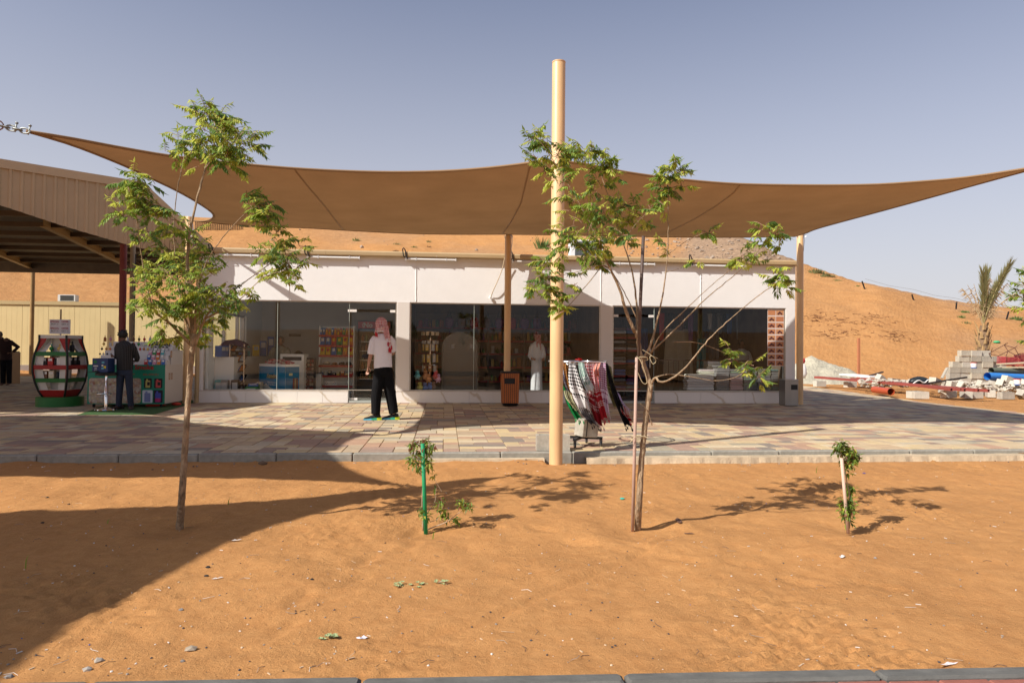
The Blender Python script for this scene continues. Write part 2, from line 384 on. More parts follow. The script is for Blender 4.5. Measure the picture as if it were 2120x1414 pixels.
# planting bed of sand with real relief
HOLES = [(at(372, 1093, z=-.1), .28, .05), (at(1320, 1098, z=-.1), .34, .06), (at(882, 1098, z=-.1), .3, .045), (at(1758, 1090, z=-.1), .34, .06)]
rg = random.Random(5)
TRACK = [at(x, y, z=-.1) for x, y in ((780, 1345), (900, 1317), (1010, 1290), (1150, 1222), (1300, 1160), (1400, 1105), (1480, 1085), (1560, 1050), (1660, 1010))]
FEET = []
for x0_, y0_, a_, n_ in ((-2.6, 5.2, .35, 9), (-.8, 3.3, 1.2, 8), (2.4, 3.6, 2.5, 9), (.4, 6.9, .1, 8), (3.2, 6.6, .2, 6)):
    for k_ in range(n_):
        q_ = a_+rg.uniform(-.2, .2); FEET.append((x0_+cos(a_)*.36*k_+(-1)**k_*.07*sin(a_), y0_+sin(a_)*.36*k_-(-1)**k_*.07*cos(a_), cos(q_), sin(q_)))
def bed_z(x, y):
    z = -.10 + noise.noise(V((x*.5, y*.5, 0)))*.030 + noise.noise(V((x*1.7, y*1.7, 4)))*.016
    z += noise.noise(V((x*4.2, y*4.6, 7)))*.011 + noise.noise(V((x*9, y*8, 17)))*.006 + abs(noise.noise(V((x*11, y*7, 1))))*.006
    ch = max(0, noise.noise(V((x*.9, y*.9, 11)))-.08)
    z += ch*.075*noise.noise(V((x*21, y*21, 3)))
    for fx, fy, c_, s_ in FEET:
        if abs(x-fx) < .3 and abs(y-fy) < .3:
            u = (x-fx)*c_+(y-fy)*s_; v = -(x-fx)*s_+(y-fy)*c_; q = (u/.145)**2+(v/.055)**2
            if q < 4: z += -.014*math.exp(-q*q*1.2)+.006*math.exp(-((q-1.7)/.6)**2)
    for p, r_, d in HOLES:
        q = ((x-p.x)**2+(y-p.y)**2)**.5/r_
        q *= 1+.35*noise.noise(V((x*2.5, y*2.5, p.x)))
        if q < 2.5: z += -d*.7*math.exp(-q*q*2.0)+d*.22*math.exp(-((q-1.3)/.45)**2)
    m_ = min(((x-a.x)**2+(y-a.y)**2) for a in HTR)**.5 if 2.8 < y < 6.5 and -.8 < x < 3.4 else 9
    if m_ < .12: z += (-.013*math.exp(-(m_/.028)**2)+.006*math.exp(-((m_-.06)/.03)**2))
    if y > 7.5 and x < 1.2: z += (y-7.5)*.08*(.15+.85*max(0, noise.noise(V((x*1.6, 0, 5)))))
    if x > 1.2 and y > 7.8: z = min(z, -.105-(.035 if y > 7.93 else 0))
    if y < 2.9: z += (2.9-y)*.05
    return z
HTR = curve_pts(TRACK, 160)
b = MB()
xs = [-14+i*.25 for i in range(24)]+[-8+i*.033 for i in range(int(16.4/.033))]+[8.5+i*.3 for i in range(22)]
ys = []; y = 2.58
while y < 8.2: ys.append(y); y += .018+max(0, y-2.6)*.008
ys.append(8.22)
b.add([(x, y, bed_z(x, y)) for y in ys for x in xs], [(j*len(xs)+i, j*len(xs)+i+1, (j+1)*len(xs)+i+1, (j+1)*len(xs)+i) for j in range(len(ys)-1) for i in range(len(xs)-1)])
b.build('sand_bed', SAND, smooth=True, kind='structure')

# ================================================================== paving
PC = [(.57, .435, .235), (.52, .40, .245), (.60, .50, .335), (.33, .195, .155), (.26, .175, .150), (.30, .275, .205), (.165, .145, .140), (.40, .30, .20), (.42, .24, .16), (.50, .36, .22), (.47, .41, .30)]
PC = [tuple((.72*q+.28*m_)*1.0 for q, m_ in zip(c, (.44, .345, .225))) for c in PC]
PW = [5, 5, 3, 4, 4, 3, 2.6, 4, 2.6, 4, 3]
PM = [mat('paver_%s' % n, c, .78, nz=(9, .14), bump=(60, .002)) for n, c in zip('sand,straw,cream,plum,umber,olive,slate,tan,terracotta,honey,ash'.split(','), PC)]
JOINT = mat('joint_sand', (.42, .30, .165), .95, nz=(20, .2))
b = MB()
def pave_edge(y): return lerp_tab([(8, 12.35), (13.5, 12.4), (17, 12.55), (26, 14.1), (32, 15.2)], y)
b.add([(-30, 8.28, -.012), (12.35, 8.28, -.012), (12.4, 13.5, -.012), (12.55, 17, -.012), (14.1, 26, -.012), (15.2, 31, -.012), (-30, 31, -.012)], [tuple(range(7))])
paving = b.build('paving', JOINT, kind='structure')
rp = random.Random(11)
stones = []
x = -29.8
SPL = [[.6], [.2, .4], [.4, .2], [.3, .3], [.4, .2], [.2, .2, .2], [.2, .4]]
while x < 15.4:
    y = 8.29
    while y < 31:
        if x < -9 and y > 26 and False: break
        d = rp.choice((.2, .2, .2, .4, .2))
        q = x
        for w_ in rp.choice(SPL if d < .3 else [[.2, .4], [.4, .2], [.2, .2, .2], [.3, .3]]):
            cx, cy = q+w_/2, y+d/2
            if q+w_ < pave_edge(cy) and not (-5.4 < cx < 8.2 and cy > 16.4) : stones.append((cx, cy, w_, d, rp.choices(range(len(PC)), PW)[0]))
            q += w_
        y += d
    x += .6
def vis(s_):
    p = V((s_[0], s_[1], 0))-CAM; D = p.dot(FWD); return D > 0 and abs(p.dot(RGT)/D*F) < 1075
near = sorted([s_ for s_ in stones if vis(s_)], key=lambda s_: -s_[2]*s_[3]/((s_[0]**2+s_[1]**2)**1.5))[:300]
ns = set(map(id, near)); pm = {}
def stone(b, cx, cy, w_, d, z=0.0, g=.0035):
    x0, x1, y0, y1 = cx-w_/2+g, cx+w_/2-g, cy-d/2+g, cy+d/2-g; e = .004
    b.add([(x0, y0, z-.012), (x1, y0, z-.012), (x1, y1, z-.012), (x0, y1, z-.012), (x0+e, y0+e, z), (x1-e, y0+e, z), (x1-e, y1-e, z), (x0+e, y1-e, z)],
          [(4, 5, 6, 7), (0, 1, 5, 4), (1, 2, 6, 5), (2, 3, 7, 6), (3, 0, 4, 7)])
for s_ in near:
    k = (s_[2], s_[3], s_[4])
    if k not in pm:
        q = MB(); stone(q, 0, 0, s_[2], s_[3]); pm[k] = q.mesh('paving_stone', PM[s_[4]])
    link('paving_stone', pm[k], paving, loc=(s_[0], s_[1], rp.uniform(-.0015, .0015)), rot=(rp.uniform(-.003, .003), rp.uniform(-.003, .003), 0))
b = MB()
for s_ in stones:
    if id(s_) in ns: continue
    b.mi = s_[4]; stone(b, s_[0], s_[1], s_[2], s_[3], rp.uniform(-.0015, .0015))
b.build('paving_stones', PM, paving, kind='stuff')
# kerb along the paving
kb = thing('paving_kerb', 'grey concrete kerb between the coloured paving and the sand bed', 'kerb', (0, 8.2, 0))
q = MB(); q.bbox((0, 0, -.075), (.862, .10, .15), .012); km = q.mesh('kerb_stone', KERB)
for i in range(-16, 17):
    link('kerb_stone', km, kb, loc=(i*.87+.25, rp.uniform(-.006, .006), rp.uniform(-.004, .003)), rot=(0, 0, rp.uniform(-.004, .004)))
b = MB()
def haunch(u, v):
    X = 1.7+u*8; n = noise.noise(V((X*2, 1, 0)))*.05+noise.noise(V((X*9, 1, 0)))*.035
    return V((X, 8.15-.20*v-n*v, -.050-.012*v+noise.noise(V((X*4, v*3, 2)))*.008)) if v < .75 else V((X, 8.15-.20*.8-n, -.16))
b.grid(haunch, 220, 8)
def haunch2(u, v):
    X = -.2+u*1.4; n = noise.noise(V((X*5, 7, 0)))*.03
    return V((X, 8.15-.14*v-n*v*(1 if .02 < u < .98 else 0), -.062-.004*v)) if v < .8 else V((X, 8.15-.14*.8-n, -.16))
b.grid(haunch2, 40, 6)
b.build('haunch', mat('haunch_concrete', (.46, .36, .24), .95, nz=(7, .25), bump=(40, .01)), kb, world=True)
# near kerb and the red path
_ka, _kb = at(300, 1407, z=-.03), at(2120, 1376.5, z=-.03); _ang = atan2(_kb.y-_ka.y, _kb.x-_ka.x)
nk = thing("path_kerb", "dark grey kerb along the near edge of the sand, bottom of the picture", "kerb", (0, _ka.y-_ka.x*tan(_ang)-.0375, 0), _ang)
q = MB(); q.bbox((0, 0, -.11), (.985, .075, .16), .010); km2 = q.mesh('kerb_stone', mat('dark_kerb', (.115, .112, .102), .9, nz=(24, .3), bump=(80, .005), stretch=(.4, 1, 1)))
for i in range(-4, 5): link('kerb_stone', km2, nk, loc=(i*.993+.20, rp.uniform(-.003, .003), rp.uniform(-.004, .002)), rot=(0, 0, rp.uniform(-.004, .004)))
b = MB(); b.bx(-9, 9, 1.0, 2.50, -.3, -.078); path = b.build('red_path', mat('red_path_joint', (.22, .10, .07), .95), kind='structure')
RP = mat('red_brick_paver', (.30, .105, .075), .85, nz=(18, .2), bump=(70, .003))
q = MB(); q.bbox((0, 0, -.03), (.196, .196, .06), .006); pmr = q.mesh('brick', RP)
for j in range(3):
    for i in range(30):
        x = -1.6+i*.2+(j % 2)*.08; link('brick', pmr, path, loc=(x, _ka.y+(x-_ka.x)*tan(_ang)-.064-.098-.2*j, -.048+rp.uniform(-.002, .002)), rot=(0, 0, _ang))

# ================================================================== poles and sails
def pole(px, py, Y, ztop, label, name='sail_pole', r_=.078, zb=0.0, X=None, grp='poles that carry the shade sails'):
    X = at(px, py, Y=Y).x if X is None else X
    t = thing(name, label, 'pole', (X, Y, zb), 0, grp)
    b = MB(); b.lathe((0, 0, 0), [(r_, -.1), (r_, ztop-zb-.012), (r_*.94, ztop-zb)], 28); b.build('shaft', CREAM, t, autos=40)
    return t
PT = at(1149, 940, Y=7.92); tall = pole(0, 0, 7.92, 4.62, 'tall cream steel pole in front of the kerb, rising above the sail', X=PT.x+.01, zb=-.12)
tall.rotation_euler = (0, 0, 0)
b = MB(); b.lathe((0, 0, 4.735), [(.080, 0), (.080, .012), (.02, .018)], 28); b.build('cap', CREAM, tall, autos=40)
b = MB(); b.bx(-.02, .02, .07, .12, 3.72, 3.84); b.tube([V((0, .12+.03*cos(a), 3.78+.03*sin(a))) for a in [k*pi/6 for k in range(13)]], .006, 6); b.build('eye_bracket', STEEL, tall)
pL = pole(388, 700, 15.67, 4.12, 'cream pole beside the left end of the shop front')
pM = pole(1051, 640, 15.67, 4.02, 'cream pole behind the slatted wooden bin')
pR = pole(1656, 700, 15.70, 4.22, 'cream pole beside the steel bin, right end of the shop')
for p_, zz in ((pL, 3.95), (pM, 3.85), (pR, 4.05)):
    b = MB(); b.tube([V((.0+.11*cos(a)*.9, -.06-.03*cos(a), zz+.04*sin(a))) for a in [k*pi/6 for k in range(13)]], .007, 6); b.tube([V((.078, -.02, zz+.05)), V((.10, -.03, zz-.1)), V((.06, -.06, zz-.28)), V((.08, -.02, zz-.35))], .006, 5)
    b.build('shackle', STEEL, p_)
pole(0, 0, 7.9, 4.7, 'cream pole at the left end of the front sail edge', X=-5.75, zb=-.12)
pole(0, 0, 7.9, 4.7, 'cream pole at the right end of the front sail edge', X=9.35, zb=-.12)
def sailmat(name, c):
    m, nt, bs, ln = nodes(name)
    n = noise_node(nt, ln, 1.2, 5); n2 = noise_node(nt, ln, 60, 3, stretch=(1, 4, 1))
    cc = ramp(nt, ln, n.outputs[0], [(.3, tuple(x*.9 for x in c)), (.7, tuple(x*1.08 for x in c))]).outputs[0]
    cc = mixc(nt, ln, .25, cc, ramp(nt, ln, n2.outputs[0], [(.3, (.7, .7, .7)), (.7, (1.2, 1.2, 1.2))]).outputs[0], 'MULTIPLY')
    df = nt.nodes.new('ShaderNodeBsdfDiffuse'); tr = nt.nodes.new('ShaderNodeBsdfTranslucent'); mi = nt.nodes.new('ShaderNodeMixShader'); mi.inputs[0].default_value = .17
    bp = nt.nodes.new('ShaderNodeBump'); bp.inputs['Distance'].default_value = .06; bp.inputs['Strength'].default_value = .5; n4 = noise_node(nt, ln, .9, 4, stretch=(1, .35, 1)); ln.new(n4.outputs[0], bp.inputs['Height']); ln.new(bp.outputs[0], df.inputs['Normal'])
    ln.new(cc, df.inputs[0]); ln.new(cc, tr.inputs[0]); ln.new(df.outputs[0], mi.inputs[1]); ln.new(tr.outputs[0], mi.inputs[2])
    ln.new(mi.outputs[0], nt.nodes['Material Output'].inputs[0]); return m
SAIL = sailmat('tan_shade_cloth', (.36, .210, .098)); HEM = mat('sail_hem', (.25, .15, .07), .8)
fr = [(55, 272, 7.88), (151, 287.5, 8.2), (250, 306, 8.6), (362, 324.5, 8.95), (500, 340, 9.25), (640, 351, 9.45), (780, 356.5, 9.55), (900, 355.5, 9.5), (1000, 349, 9.3), (1080, 340, 9.05), (1125, 334.5, 8.88), (1190, 337, 8.88), (1240, 346, 9.0), (1297, 357, 9.15), (1400, 371, 9.35), (1520, 381, 9.5), (1660, 384, 9.52), (1800, 383, 9.4), (1900, 377, 9.2), (2000, 368, 8.95), (2120, 350, 8.5), (2170, 341, 8.3)]
FRC = curve_pts([at(a, b_, Y=c) for a, b_, c in fr], 60)
bk = [(396, 457, 15.60), (420, 459.5, 15.42), (453, 462.5, 15.20), (501, 465.6, 14.98), (573, 469.6, 14.78), (640, 472, 14.68), (714, 476.5, 14.66), (808, 481.5, 14.75), (879, 484.0, 14.95), (960, 485, 15.22), (1045, 485, 15.60), (1144, 486, 15.15), (1240, 488, 14.82), (1350, 490, 14.68), (1450, 491, 14.78), (1550, 491, 15.1), (1646, 489.5, 15.55)]
BKC = curve_pts([at(a, b_, Y=c) for a, b_, c in bk], 60)
lf = [(151, 301, 7.9), (250, 340, 8.7), (302, 364.5, 9.4), (362, 393, 10.3), (404.5, 416.7, 11.3), (434.7, 437, 12.4), (442, 447.5, 13.4), (434.7, 455, 14.2), (419.6, 458, 14.7)]
LFC = curve_pts([FRC[0]]+[at(a, b_, D=c) for a, b_, c in lf]+[BKC[0]], 40)
rt = [(2120, 355, 9.4), (2000, 388, 10.4), (1850, 430, 12.3), (1700, 471, 14.6), (1668, 483, 15.4)]
RTC = curve_pts([FRC[-1]]+[at(a, b_, D=c) for a, b_, c in rt]+[BKC[-1]], 40)
def samp(C, t):
    t = max(0, min(1, t))*(len(C)-1); i = min(int(t), len(C)-2); return C[i].lerp(C[i+1], t-i)
def coons(u, v):
    f, k, l, r_ = samp(FRC, u), samp(BKC, u), samp(LFC, v), samp(RTC, v)
    return f*(1-v)+k*v + l*(1-u)+r_*u - (FRC[0]*(1-u)*(1-v)+FRC[-1]*u*(1-v)+BKC[0]*(1-u)*v+BKC[-1]*u*v)
sail = thing('shade_sail', 'wide tan shade sail stretched over the paving in front of the shops', 'shade sail', (1.8, 11.5, 0))
b = MB(); b.grid(coons, 60, 32); b.build('cloth', SAIL, sail, smooth=True, world=True)
b = MB()
for C in (FRC, BKC, LFC, RTC): b.tube(C, .017, 6)
b.build('edge_hem', HEM, sail, smooth=True, world=True)
def to_px(p):
    q = p-CAM; D = q.dot(FWD); return 1060+F*q.dot(RGT)/D, 707-F*q.dot(UPV)/D
def seam_u(v, tab, lo, hi):
    f = lambda u: (lambda X, Y: X-lerp_tab(tab, Y))(*to_px(coons(u, v)))
    for _ in range(26):
        m_ = (lo+hi)/2
        if f(m_) > 0: hi = m_
        else: lo = m_
    return (lo+hi)/2
SM = mat('sail_seam', (.29, .168, .076), .8)
for tab in ([(350, 609), (389, 640), (420, 667), (451, 691), (480, 714)], [(338, 1099), (343, 1097), (419, 1079), (456, 1060), (485, 1040)], [(380, 1534), (400, 1518), (428, 1480), (455, 1435), (480, 1384), (495, 1345)]):
    P = [coons(seam_u(v/24, tab, .02, .98), v/24)+V((0, 0, -.006)) for v in range(25)]; b = MB()
    for a, c in zip(P, P[1:]):
        s_ = V((.012, 0, 0)); b.add([a-s_, a+s_, c+s_, c-s_], [(0, 1, 2, 3)])
    b.build('seam', SM, sail, world=True)
T0 = FRC[0]; dirc = (at(0, 261, Y=7.9)-T0).normalized()
def link_pts(c, ax, side, L, W):
    return [c+ax*(L*cos(a))+side*(W*sin(a)) for a in [k*pi/8 for k in range(17)]]
ch = thing('chain', 'galvanised shackles and ring holding the left tip of the shade sail', 'chain', tuple(T0))
b = MB(); up_ = -dirc.cross(V((0, 1, 0))).normalized(); sd = dirc.cross(up_)
for i, (dist, L, W, ax) in enumerate(((.02, .055, .028, up_), (.10, .05, .024, sd), (.165, .06, .030, up_), (.235, .05, .022, sd))):
    b.tube(link_pts(T0+dirc*dist, dirc, ax, L, W), .0095, 6)
    if ax is up_: b.tube([T0+dirc*(dist-.045)-up_*.035, T0+dirc*(dist-.045)+up_*.07], .008, 6); b.tube([T0+dirc*(dist-.045)+up_*.058, T0+dirc*(dist-.045)+up_*.075], .016, 6)
b.build('shackle', mat('galvanised', (.28, .30, .29), .45, .7, nz=(60, .2)), ch, world=True, smooth=True)
b = MB(); b.tube(link_pts(T0+dirc*.36, dirc, up_, .11, .062), .007, 6); b.build('ring', mat('rusty_ring', (.28, .12, .06), .6, .5), ch, world=True, smooth=True)
for q0, q1 in ((T0+dirc*.46, V((-5.68, 7.9, 3.72))), (FRC[-1], V((9.28, 7.9, 4.0))), (at(1140, 338, Y=8.88), V((1.31, 8.02, 3.78)))): b = MB(); b.tube([q0, q1], .008, 6); b.build('stay_cable', STEEL, ch, world=True)
b = MB(); b.tube([T0-dirc*.0, FRC[1]*.5+LFC[1]*.5+V((0, .02, .0))], [.016, .028], 6); b.build('tip_plate', HEM, ch, world=True)
# neighbouring sails standing out of the picture on the left; they shade the sand and the stalls, the last one added for its shade
def from_shadow(pts, z, g):
    out = []
    for a, b_ in pts:
        p = at(a, b_, z=g); k = (z-g)/SUN.z; out.append(p+SUN*k)
    return out
def far_sail(label, poly, name='shade_sail'):
    t = thing(name, label, 'shade sail', tuple(poly[0]), 0, 'neighbouring shade sails')
    c = sum(poly, V())/len(poly); b = MB(); n = len(poly)
    def ringp(s, p): q = c.lerp(p, s); q.z -= .25*(1-s*s); return q
    S = [0.02, .35, .7, 1.0]; vs = [ringp(s, p) for s in S for p in poly]
    b.add(vs, [(i*n+j, i*n+(j+1) % n, (i+1)*n+(j+1) % n, (i+1)*n+j) for i in range(3) for j in range(n)]+[tuple(range(n))])
    b.build('cloth', SAIL, t, smooth=True, world=True)
    b = MB(); b.tube(poly+[poly[0]], .017, 5, caps=False); b.build('edge_hem', HEM, t, world=True)
G = -.1
s1 = from_shadow([(790, 900), (757, 899), (725, 910), (709, 918), (697, 932)], 4.3, 0)+from_shadow([(694, 950), (714, 970), (757, 988), (827, 1002.5), (872, 1007), (740, 1000), (640, 994), (350, 989), (0, 985), (-300, 984)], 4.3, G)+from_shadow([(-900, 880), (0, 861), (150, 860), (300, 860.5), (345, 863), (400, 876), (500, 885.5), (640, 891), (720, 894)], 4.3, 0)
far_sail('tan shade sail left of the picture, shading the paving before the stalls', s1)
s2 = from_shadow([(1077, 984), (955, 993), (860, 1007), (757, 1026), (672, 1057), (544, 1092), (495, 1115), (433, 1144), (355, 1185), (289, 1226), (231, 1259), (145, 1288), (62, 1346), (0, 1396), (-200, 1560), (-700, 1500), (-700, 1100), (-300, 1075), (0, 1066), (200, 1057), (436, 1044), (624, 1031), (709, 1021), (813, 1010), (874, 1004.5), (960, 994)], 4.3, G)
far_sail('tan shade sail left of the camera, shading the sand bed', s2)
s3 = from_shadow([(-900, 853), (0, 853), (200, 853.5), (300, 856), (341, 862), (407, 853), (487, 847), (545, 839), (570, 832), (570, 822), (400, 812), (-900, 790)], 5.6, 0)  # unseen sheet added to shade the stalls, outlined by the shadow it casts
far_sail('unseen tan shade sail added to shade the stalls at the far left', s3)
# ================================================================== shop building
YF = 16.05
X0, XA, XB, XC, XD, XE, XF_, XG, XH, XI = FX(409), FX(421), FX(722), FX(821), FX(848), FX(1243), FX(1268), FX(1355), FX(1627), FX(1646)
ZW, ZP, ZT = 2.34, .262, 3.40; YB = 21.0
shop = thing('shop_building', 'long low white shop with three glass fronts under a beige gutter', 'building', (X0, YF, 0))
MARB = None
def marble():
    m, nt, bs, ln = nodes('veined_marble_tile')
    t = nt.nodes.new('ShaderNodeTexCoord'); mp = nt.nodes.new('ShaderNodeMapping'); mp.inputs['Rotation'].default_value = (0, R(38), 0)
    ln.new(t.outputs['Object'], mp.inputs[0]); wv = nt.nodes.new('ShaderNodeTexWave'); ln.new(mp.outputs[0], wv.inputs[0])
    wv.inputs['Scale'].default_value = .42; wv.inputs['Distortion'].default_value = 7.5; wv.inputs['Detail'].default_value = 5; wv.inputs['Detail Scale'].default_value = 1.6
    r = ramp(nt, ln, wv.outputs[1], [(.0, (.58, .50, .40)), (.015, (.70, .66, .60)), (.04, (.77, .74, .70))])
    ln.new(r.outputs[0], bs.inputs['Base Color']); bs.inputs['Roughness'].default_value = .3; return m
MARB = marble()
b = MB()
def W(*a): b.bx(*a)
W(X0, XI, YF, YF+.18, ZW, ZT)                                   # header
W(X0, XA, YF, YF+.18, 0, ZW); W(XC, XD, YF, YF+.18, 0, ZW); W(XE, XF_, YF, YF+.18, 0, ZW); W(XH, XI, YF, YF+.18, 0, ZW)
W(X0, X0+.18, YF+.18, YF+.5, 0, ZT); W(X0, X0+.18, YF+.5, 19.2, 0, 1.02); W(X0, X0+.18, YF+.5, 19.2, 2.12, ZT); W(X0, X0+.18, 19.2, YB, 0, ZT)
W(XI-.18, XI, YF+.18, YB, 0, ZT); W(X0+.18, XI-.18, YB-.18, YB, 0, ZT)
W(X0+.1, XI-.1, YF+.1, YB-.1, ZT+.003, ZT+.06)
b.build('wall', RENDERW, shop, world=True)
for px in (860, 1045, 1243, 1450, 596):
    b = MB(); X = FX(px); pts = [V((X+noise.noise(V((px, k*.35, 0)))*.012, YF-.001, ZW+.02+k*.05)) for k in range(20)]
    b.tube(pts, [.012+.006*noise.noise(V((px, k*.9, 3))) for k in range(20)], 5)
    b.build('joint_ridge', RENDERW, shop, world=True)
for q0, q1 in ((XC+.01, XD-.01), (XE+.005, XF_-.005)): b = MB(); b.bx(q0, q1, YF-.012, YF-.002, ZP+.02, ZW); b.build('pillar_face', mat('pillar_paint', (.70, .66, .62), .5), shop, world=True)
INW = mat('interior_wall', (.62, .60, .56), .8, nz=(3, .05))
b = MB(); b.bx(X0+.183, XI-.183, YF+.19, YB-.19, 2.72, 2.78); b.build('ceiling', INW, shop, world=True)
b = MB(); xm, xr = (XC+XD)/2, (XE+XF_)/2
for x_ in (xm, xr): b.bx(x_-.06, x_+.06, YF+.19, YB-.19, .03, 2.715)
b.bx(X0+.185, XI-.185, YB-.24, YB-.185, .03, 2.715); b.build('partition_wall', INW, shop, world=True)
SHBOARD = mat('shade_board_brown', (.17, .125, .09), .7, nz=(3, .4))  # added boards, dark so the middle and right shops look dim and goods-covered
for q in ((xm+.063, xm+.075, YF+.2, YB-.25, .03, 2.70), (xr-.075, xr-.063, YF+.2, YB-.25, .03, 2.70), (xr+.063, xr+.075, YF+.2, YB-.25, .03, 2.70), (XI-.20, XI-.183, YF+.2, YB-.25, .03, 2.70), (xm+.08, XI-.21, YB-.262, YB-.245, .03, 2.70), (xm+.08, XI-.21, YF+.2, YB-.27, 2.69, 2.71)):
    b = MB(); b.bx(*q); b.build('shade_board', SHBOARD, shop, world=True)
b = MB(); b.bx(X0+.02, XI-.02, YF+.02, YB-.02, -.01, .028); b.build('shop_floor', mat('grey_floor_tile', (.30, .29, .27), .22, nz=(2, .1)), shop, world=True)
q = {}
def tiles(x0, x1, lab=0):
    n = max(1, round((x1-x0)/.6)); w_ = (x1-x0)/n
    b = MB(); b.bx(x0, x1, YF+.0, YF+.17, 0, ZP-.004); b.build('plinth', RENDERW, shop, world=True)
    for i in range(n):
        t = MB(); t.bx(x0+i*w_+.002, x0+(i+1)*w_-.002, YF-.035, YF-.003, .004, ZP); t.build('plinth_tile', MARB, shop, world=True)
    t = MB(); t.bx(x0, x1, YF-.04, YF+.1, ZP+.001, ZP+.018); t.build('sill', mat('marble_sill', (.62, .55, .47), .4, nz=(5, .2)), shop, world=True)
tiles(X0-.06, XB); tiles(XC+.0, XF_-.0); tiles(XG, XH+.1)
for q0, q1 in ((XB+.02, XC-.01), (XF_, XG)): b = MB(); b.bx(q0, q1, YF-.03, YF+.22, .004, .05); b.build('doorstep', mat('green_grey_step', (.42, .45, .41), .35), shop, world=True)
ALU = mat('aluminium', (.50, .46, .40), .4, .75, nz=(18, .2))
def frame(x0, x1, z0, z1, w_=.028):
    b = MB(); y0, y1 = YF+.02, YF+.07
    b.bx(x0, x1, y0, y1, z1-w_, z1-.001); b.bx(x0, x0+w_, y0, y1, z0, z1-w_); b.bx(x1-w_, x1, y0, y1, z0, z1-w_)
    if z0 > .1: b.bx(x0+w_, x1-w_, y0, y1, z0, z0+w_*.7)
    return b.build('window_frame', ALU, shop, world=True)
def pane(x0, x1, z0, z1, g, y=YF+.045, name='window_pane'):
    b = MB(); b.bx(x0+.003, x1-.003, y, y+.008, z0, z1); return b.build(name, g, shop, world=True)
zs = ZP+.02
frame(XA, XC, zs, ZW); pane(XA+.03, FX(573), zs+.02, ZW-.03, GLASS); pane(FX(573), XB, zs+.02, ZW-.03, GLASS)
pane(XB, XC-.03, 2.16, ZW-.03, GLASS)
frame(XD, XE, zs, ZW)
e = [XD+.03, FX(981), FX(1112), XE-.03]
for a, c in zip(e, e[1:]): pane(a, c, zs+.02, ZW-.03, GLASSD)
frame(XF_, XH, zs, ZW)
e = [XG, FX(1492), XH-.03]
for a, c in zip(e, e[1:]): pane(a, c, zs+.02, ZW-.03, GLASSD)
pane(XF_+.03, XG, 2.13, ZW-.03, GLASSD)
for x_ in (FX(573), FX(722), FX(981), FX(1355)):
    b = MB(); b.bx(x_-.004, x_+.004, YF+.038, YF+.06, zs if x_ not in (FX(722), FX(1355)) else .06, ZW-.03); b.build('glass_edge', mat('glass_edge_green', (.45, .52, .47), .2), shop, world=True)
# side window of the left shop
sd_ = MB(); sd_.bx(X0+.08, X0+.088, YF+.5, 19.2, 1.02, 2.12); sd_.build('window_pane', GLASS, shop, world=True)
b = MB()
for y_ in (YF+.5, YF+1.5, YF+2.6, 19.16): b.bx(X0+.05, X0+.13, y_, y_+.05, 1.02, 2.12)
b.bx(X0+.05, X0+.13, YF+.55, 19.16, 2.07, 2.12); b.build('window_frame', ALU, shop, world=True)
# doors: glass leaves with patch fittings
def door(x0, x1, zt, hinge_right, label):
    d = MB(); yy = YF+.05
    d.bx(x0+.006, x1-.006, yy, yy+.011, .065, zt); o = d.build('door', GLASS if hinge_right else GLASSD, shop, world=True, label=label)
    for q in ((x0-.08, x0+.12, yy-.012, yy+.024, zt-.002, zt+.055), (x1-.12, x1, yy-.012, yy+.024, zt-.002, zt+.055), (x0+.01, x0+.16, yy-.01, yy+.02, .06, .11)): h = MB(); h.bx(*q); h.build('patch_fitting', WHITE, o, world=True)
    h = MB(); h.cyl((x1-.10, yy-.05, .85), (x1-.10, yy-.05, 1.35), .011); h.bx(x1-.11, x1-.09, yy-.05, yy, .9, .92); h.bx(x1-.11, x1-.09, yy-.05, yy, 1.28, 1.30); h.build('handle', STEEL, o, world=True)
door(FX(726), XC-.04, 2.10, True, 'glass door standing in the left shop front')
door(XF_+.03, XG-.01, 2.07, False, 'dark glass door of the right shop')
# gutter in segments with hooks
GUT = mat('beige_gutter', (.47, .345, .19), .5, nz=(3, .07))
xe = [X0-.35, FX(560, 15.95), FX(672, 15.95), FX(902, 15.95), FX(1142, 15.95), FX(1408, 15.95), XI+.02]
for a, c in zip(xe, xe[1:]):
    b = MB(); prof = [(-.0, 3.375), (-.10, 3.375), (-.125, 3.40), (-.13, 3.47), (-.115, 3.50), (.0, 3.50)]
    n = len(prof); vs = [V((x_, YF+p, z)) for x_ in (a+.002, c-.002) for p, z in prof]
    b.add(vs, [tuple(range(n)), tuple(range(2*n-1, n-1, -1))]+[(i, i+n, (i+1) % n+n, (i+1) % n) for i in range(n)]); b.build('gutter', GUT, shop, world=True)
b = MB(); b.cyl((X0+.02, YF-.07, .0), (X0+.02, YF-.07, 3.37), .045, 12); b.build('downpipe', GUT, shop, world=True)
def hook(px):
    X = FX(px, 15.9); b = MB(); b.tube([V((X+.02, 15.93, 3.37)), V((X-.01, 15.89, 3.40)), V((X-.03, 15.88, 3.55)), V((X-.01, 15.90, 3.585)), V((X+.03, 15.91, 3.53)), V((X+.06, 15.9, 3.38)), V((X+.08, 15.95, 3.34))], .013, 6)
    return b
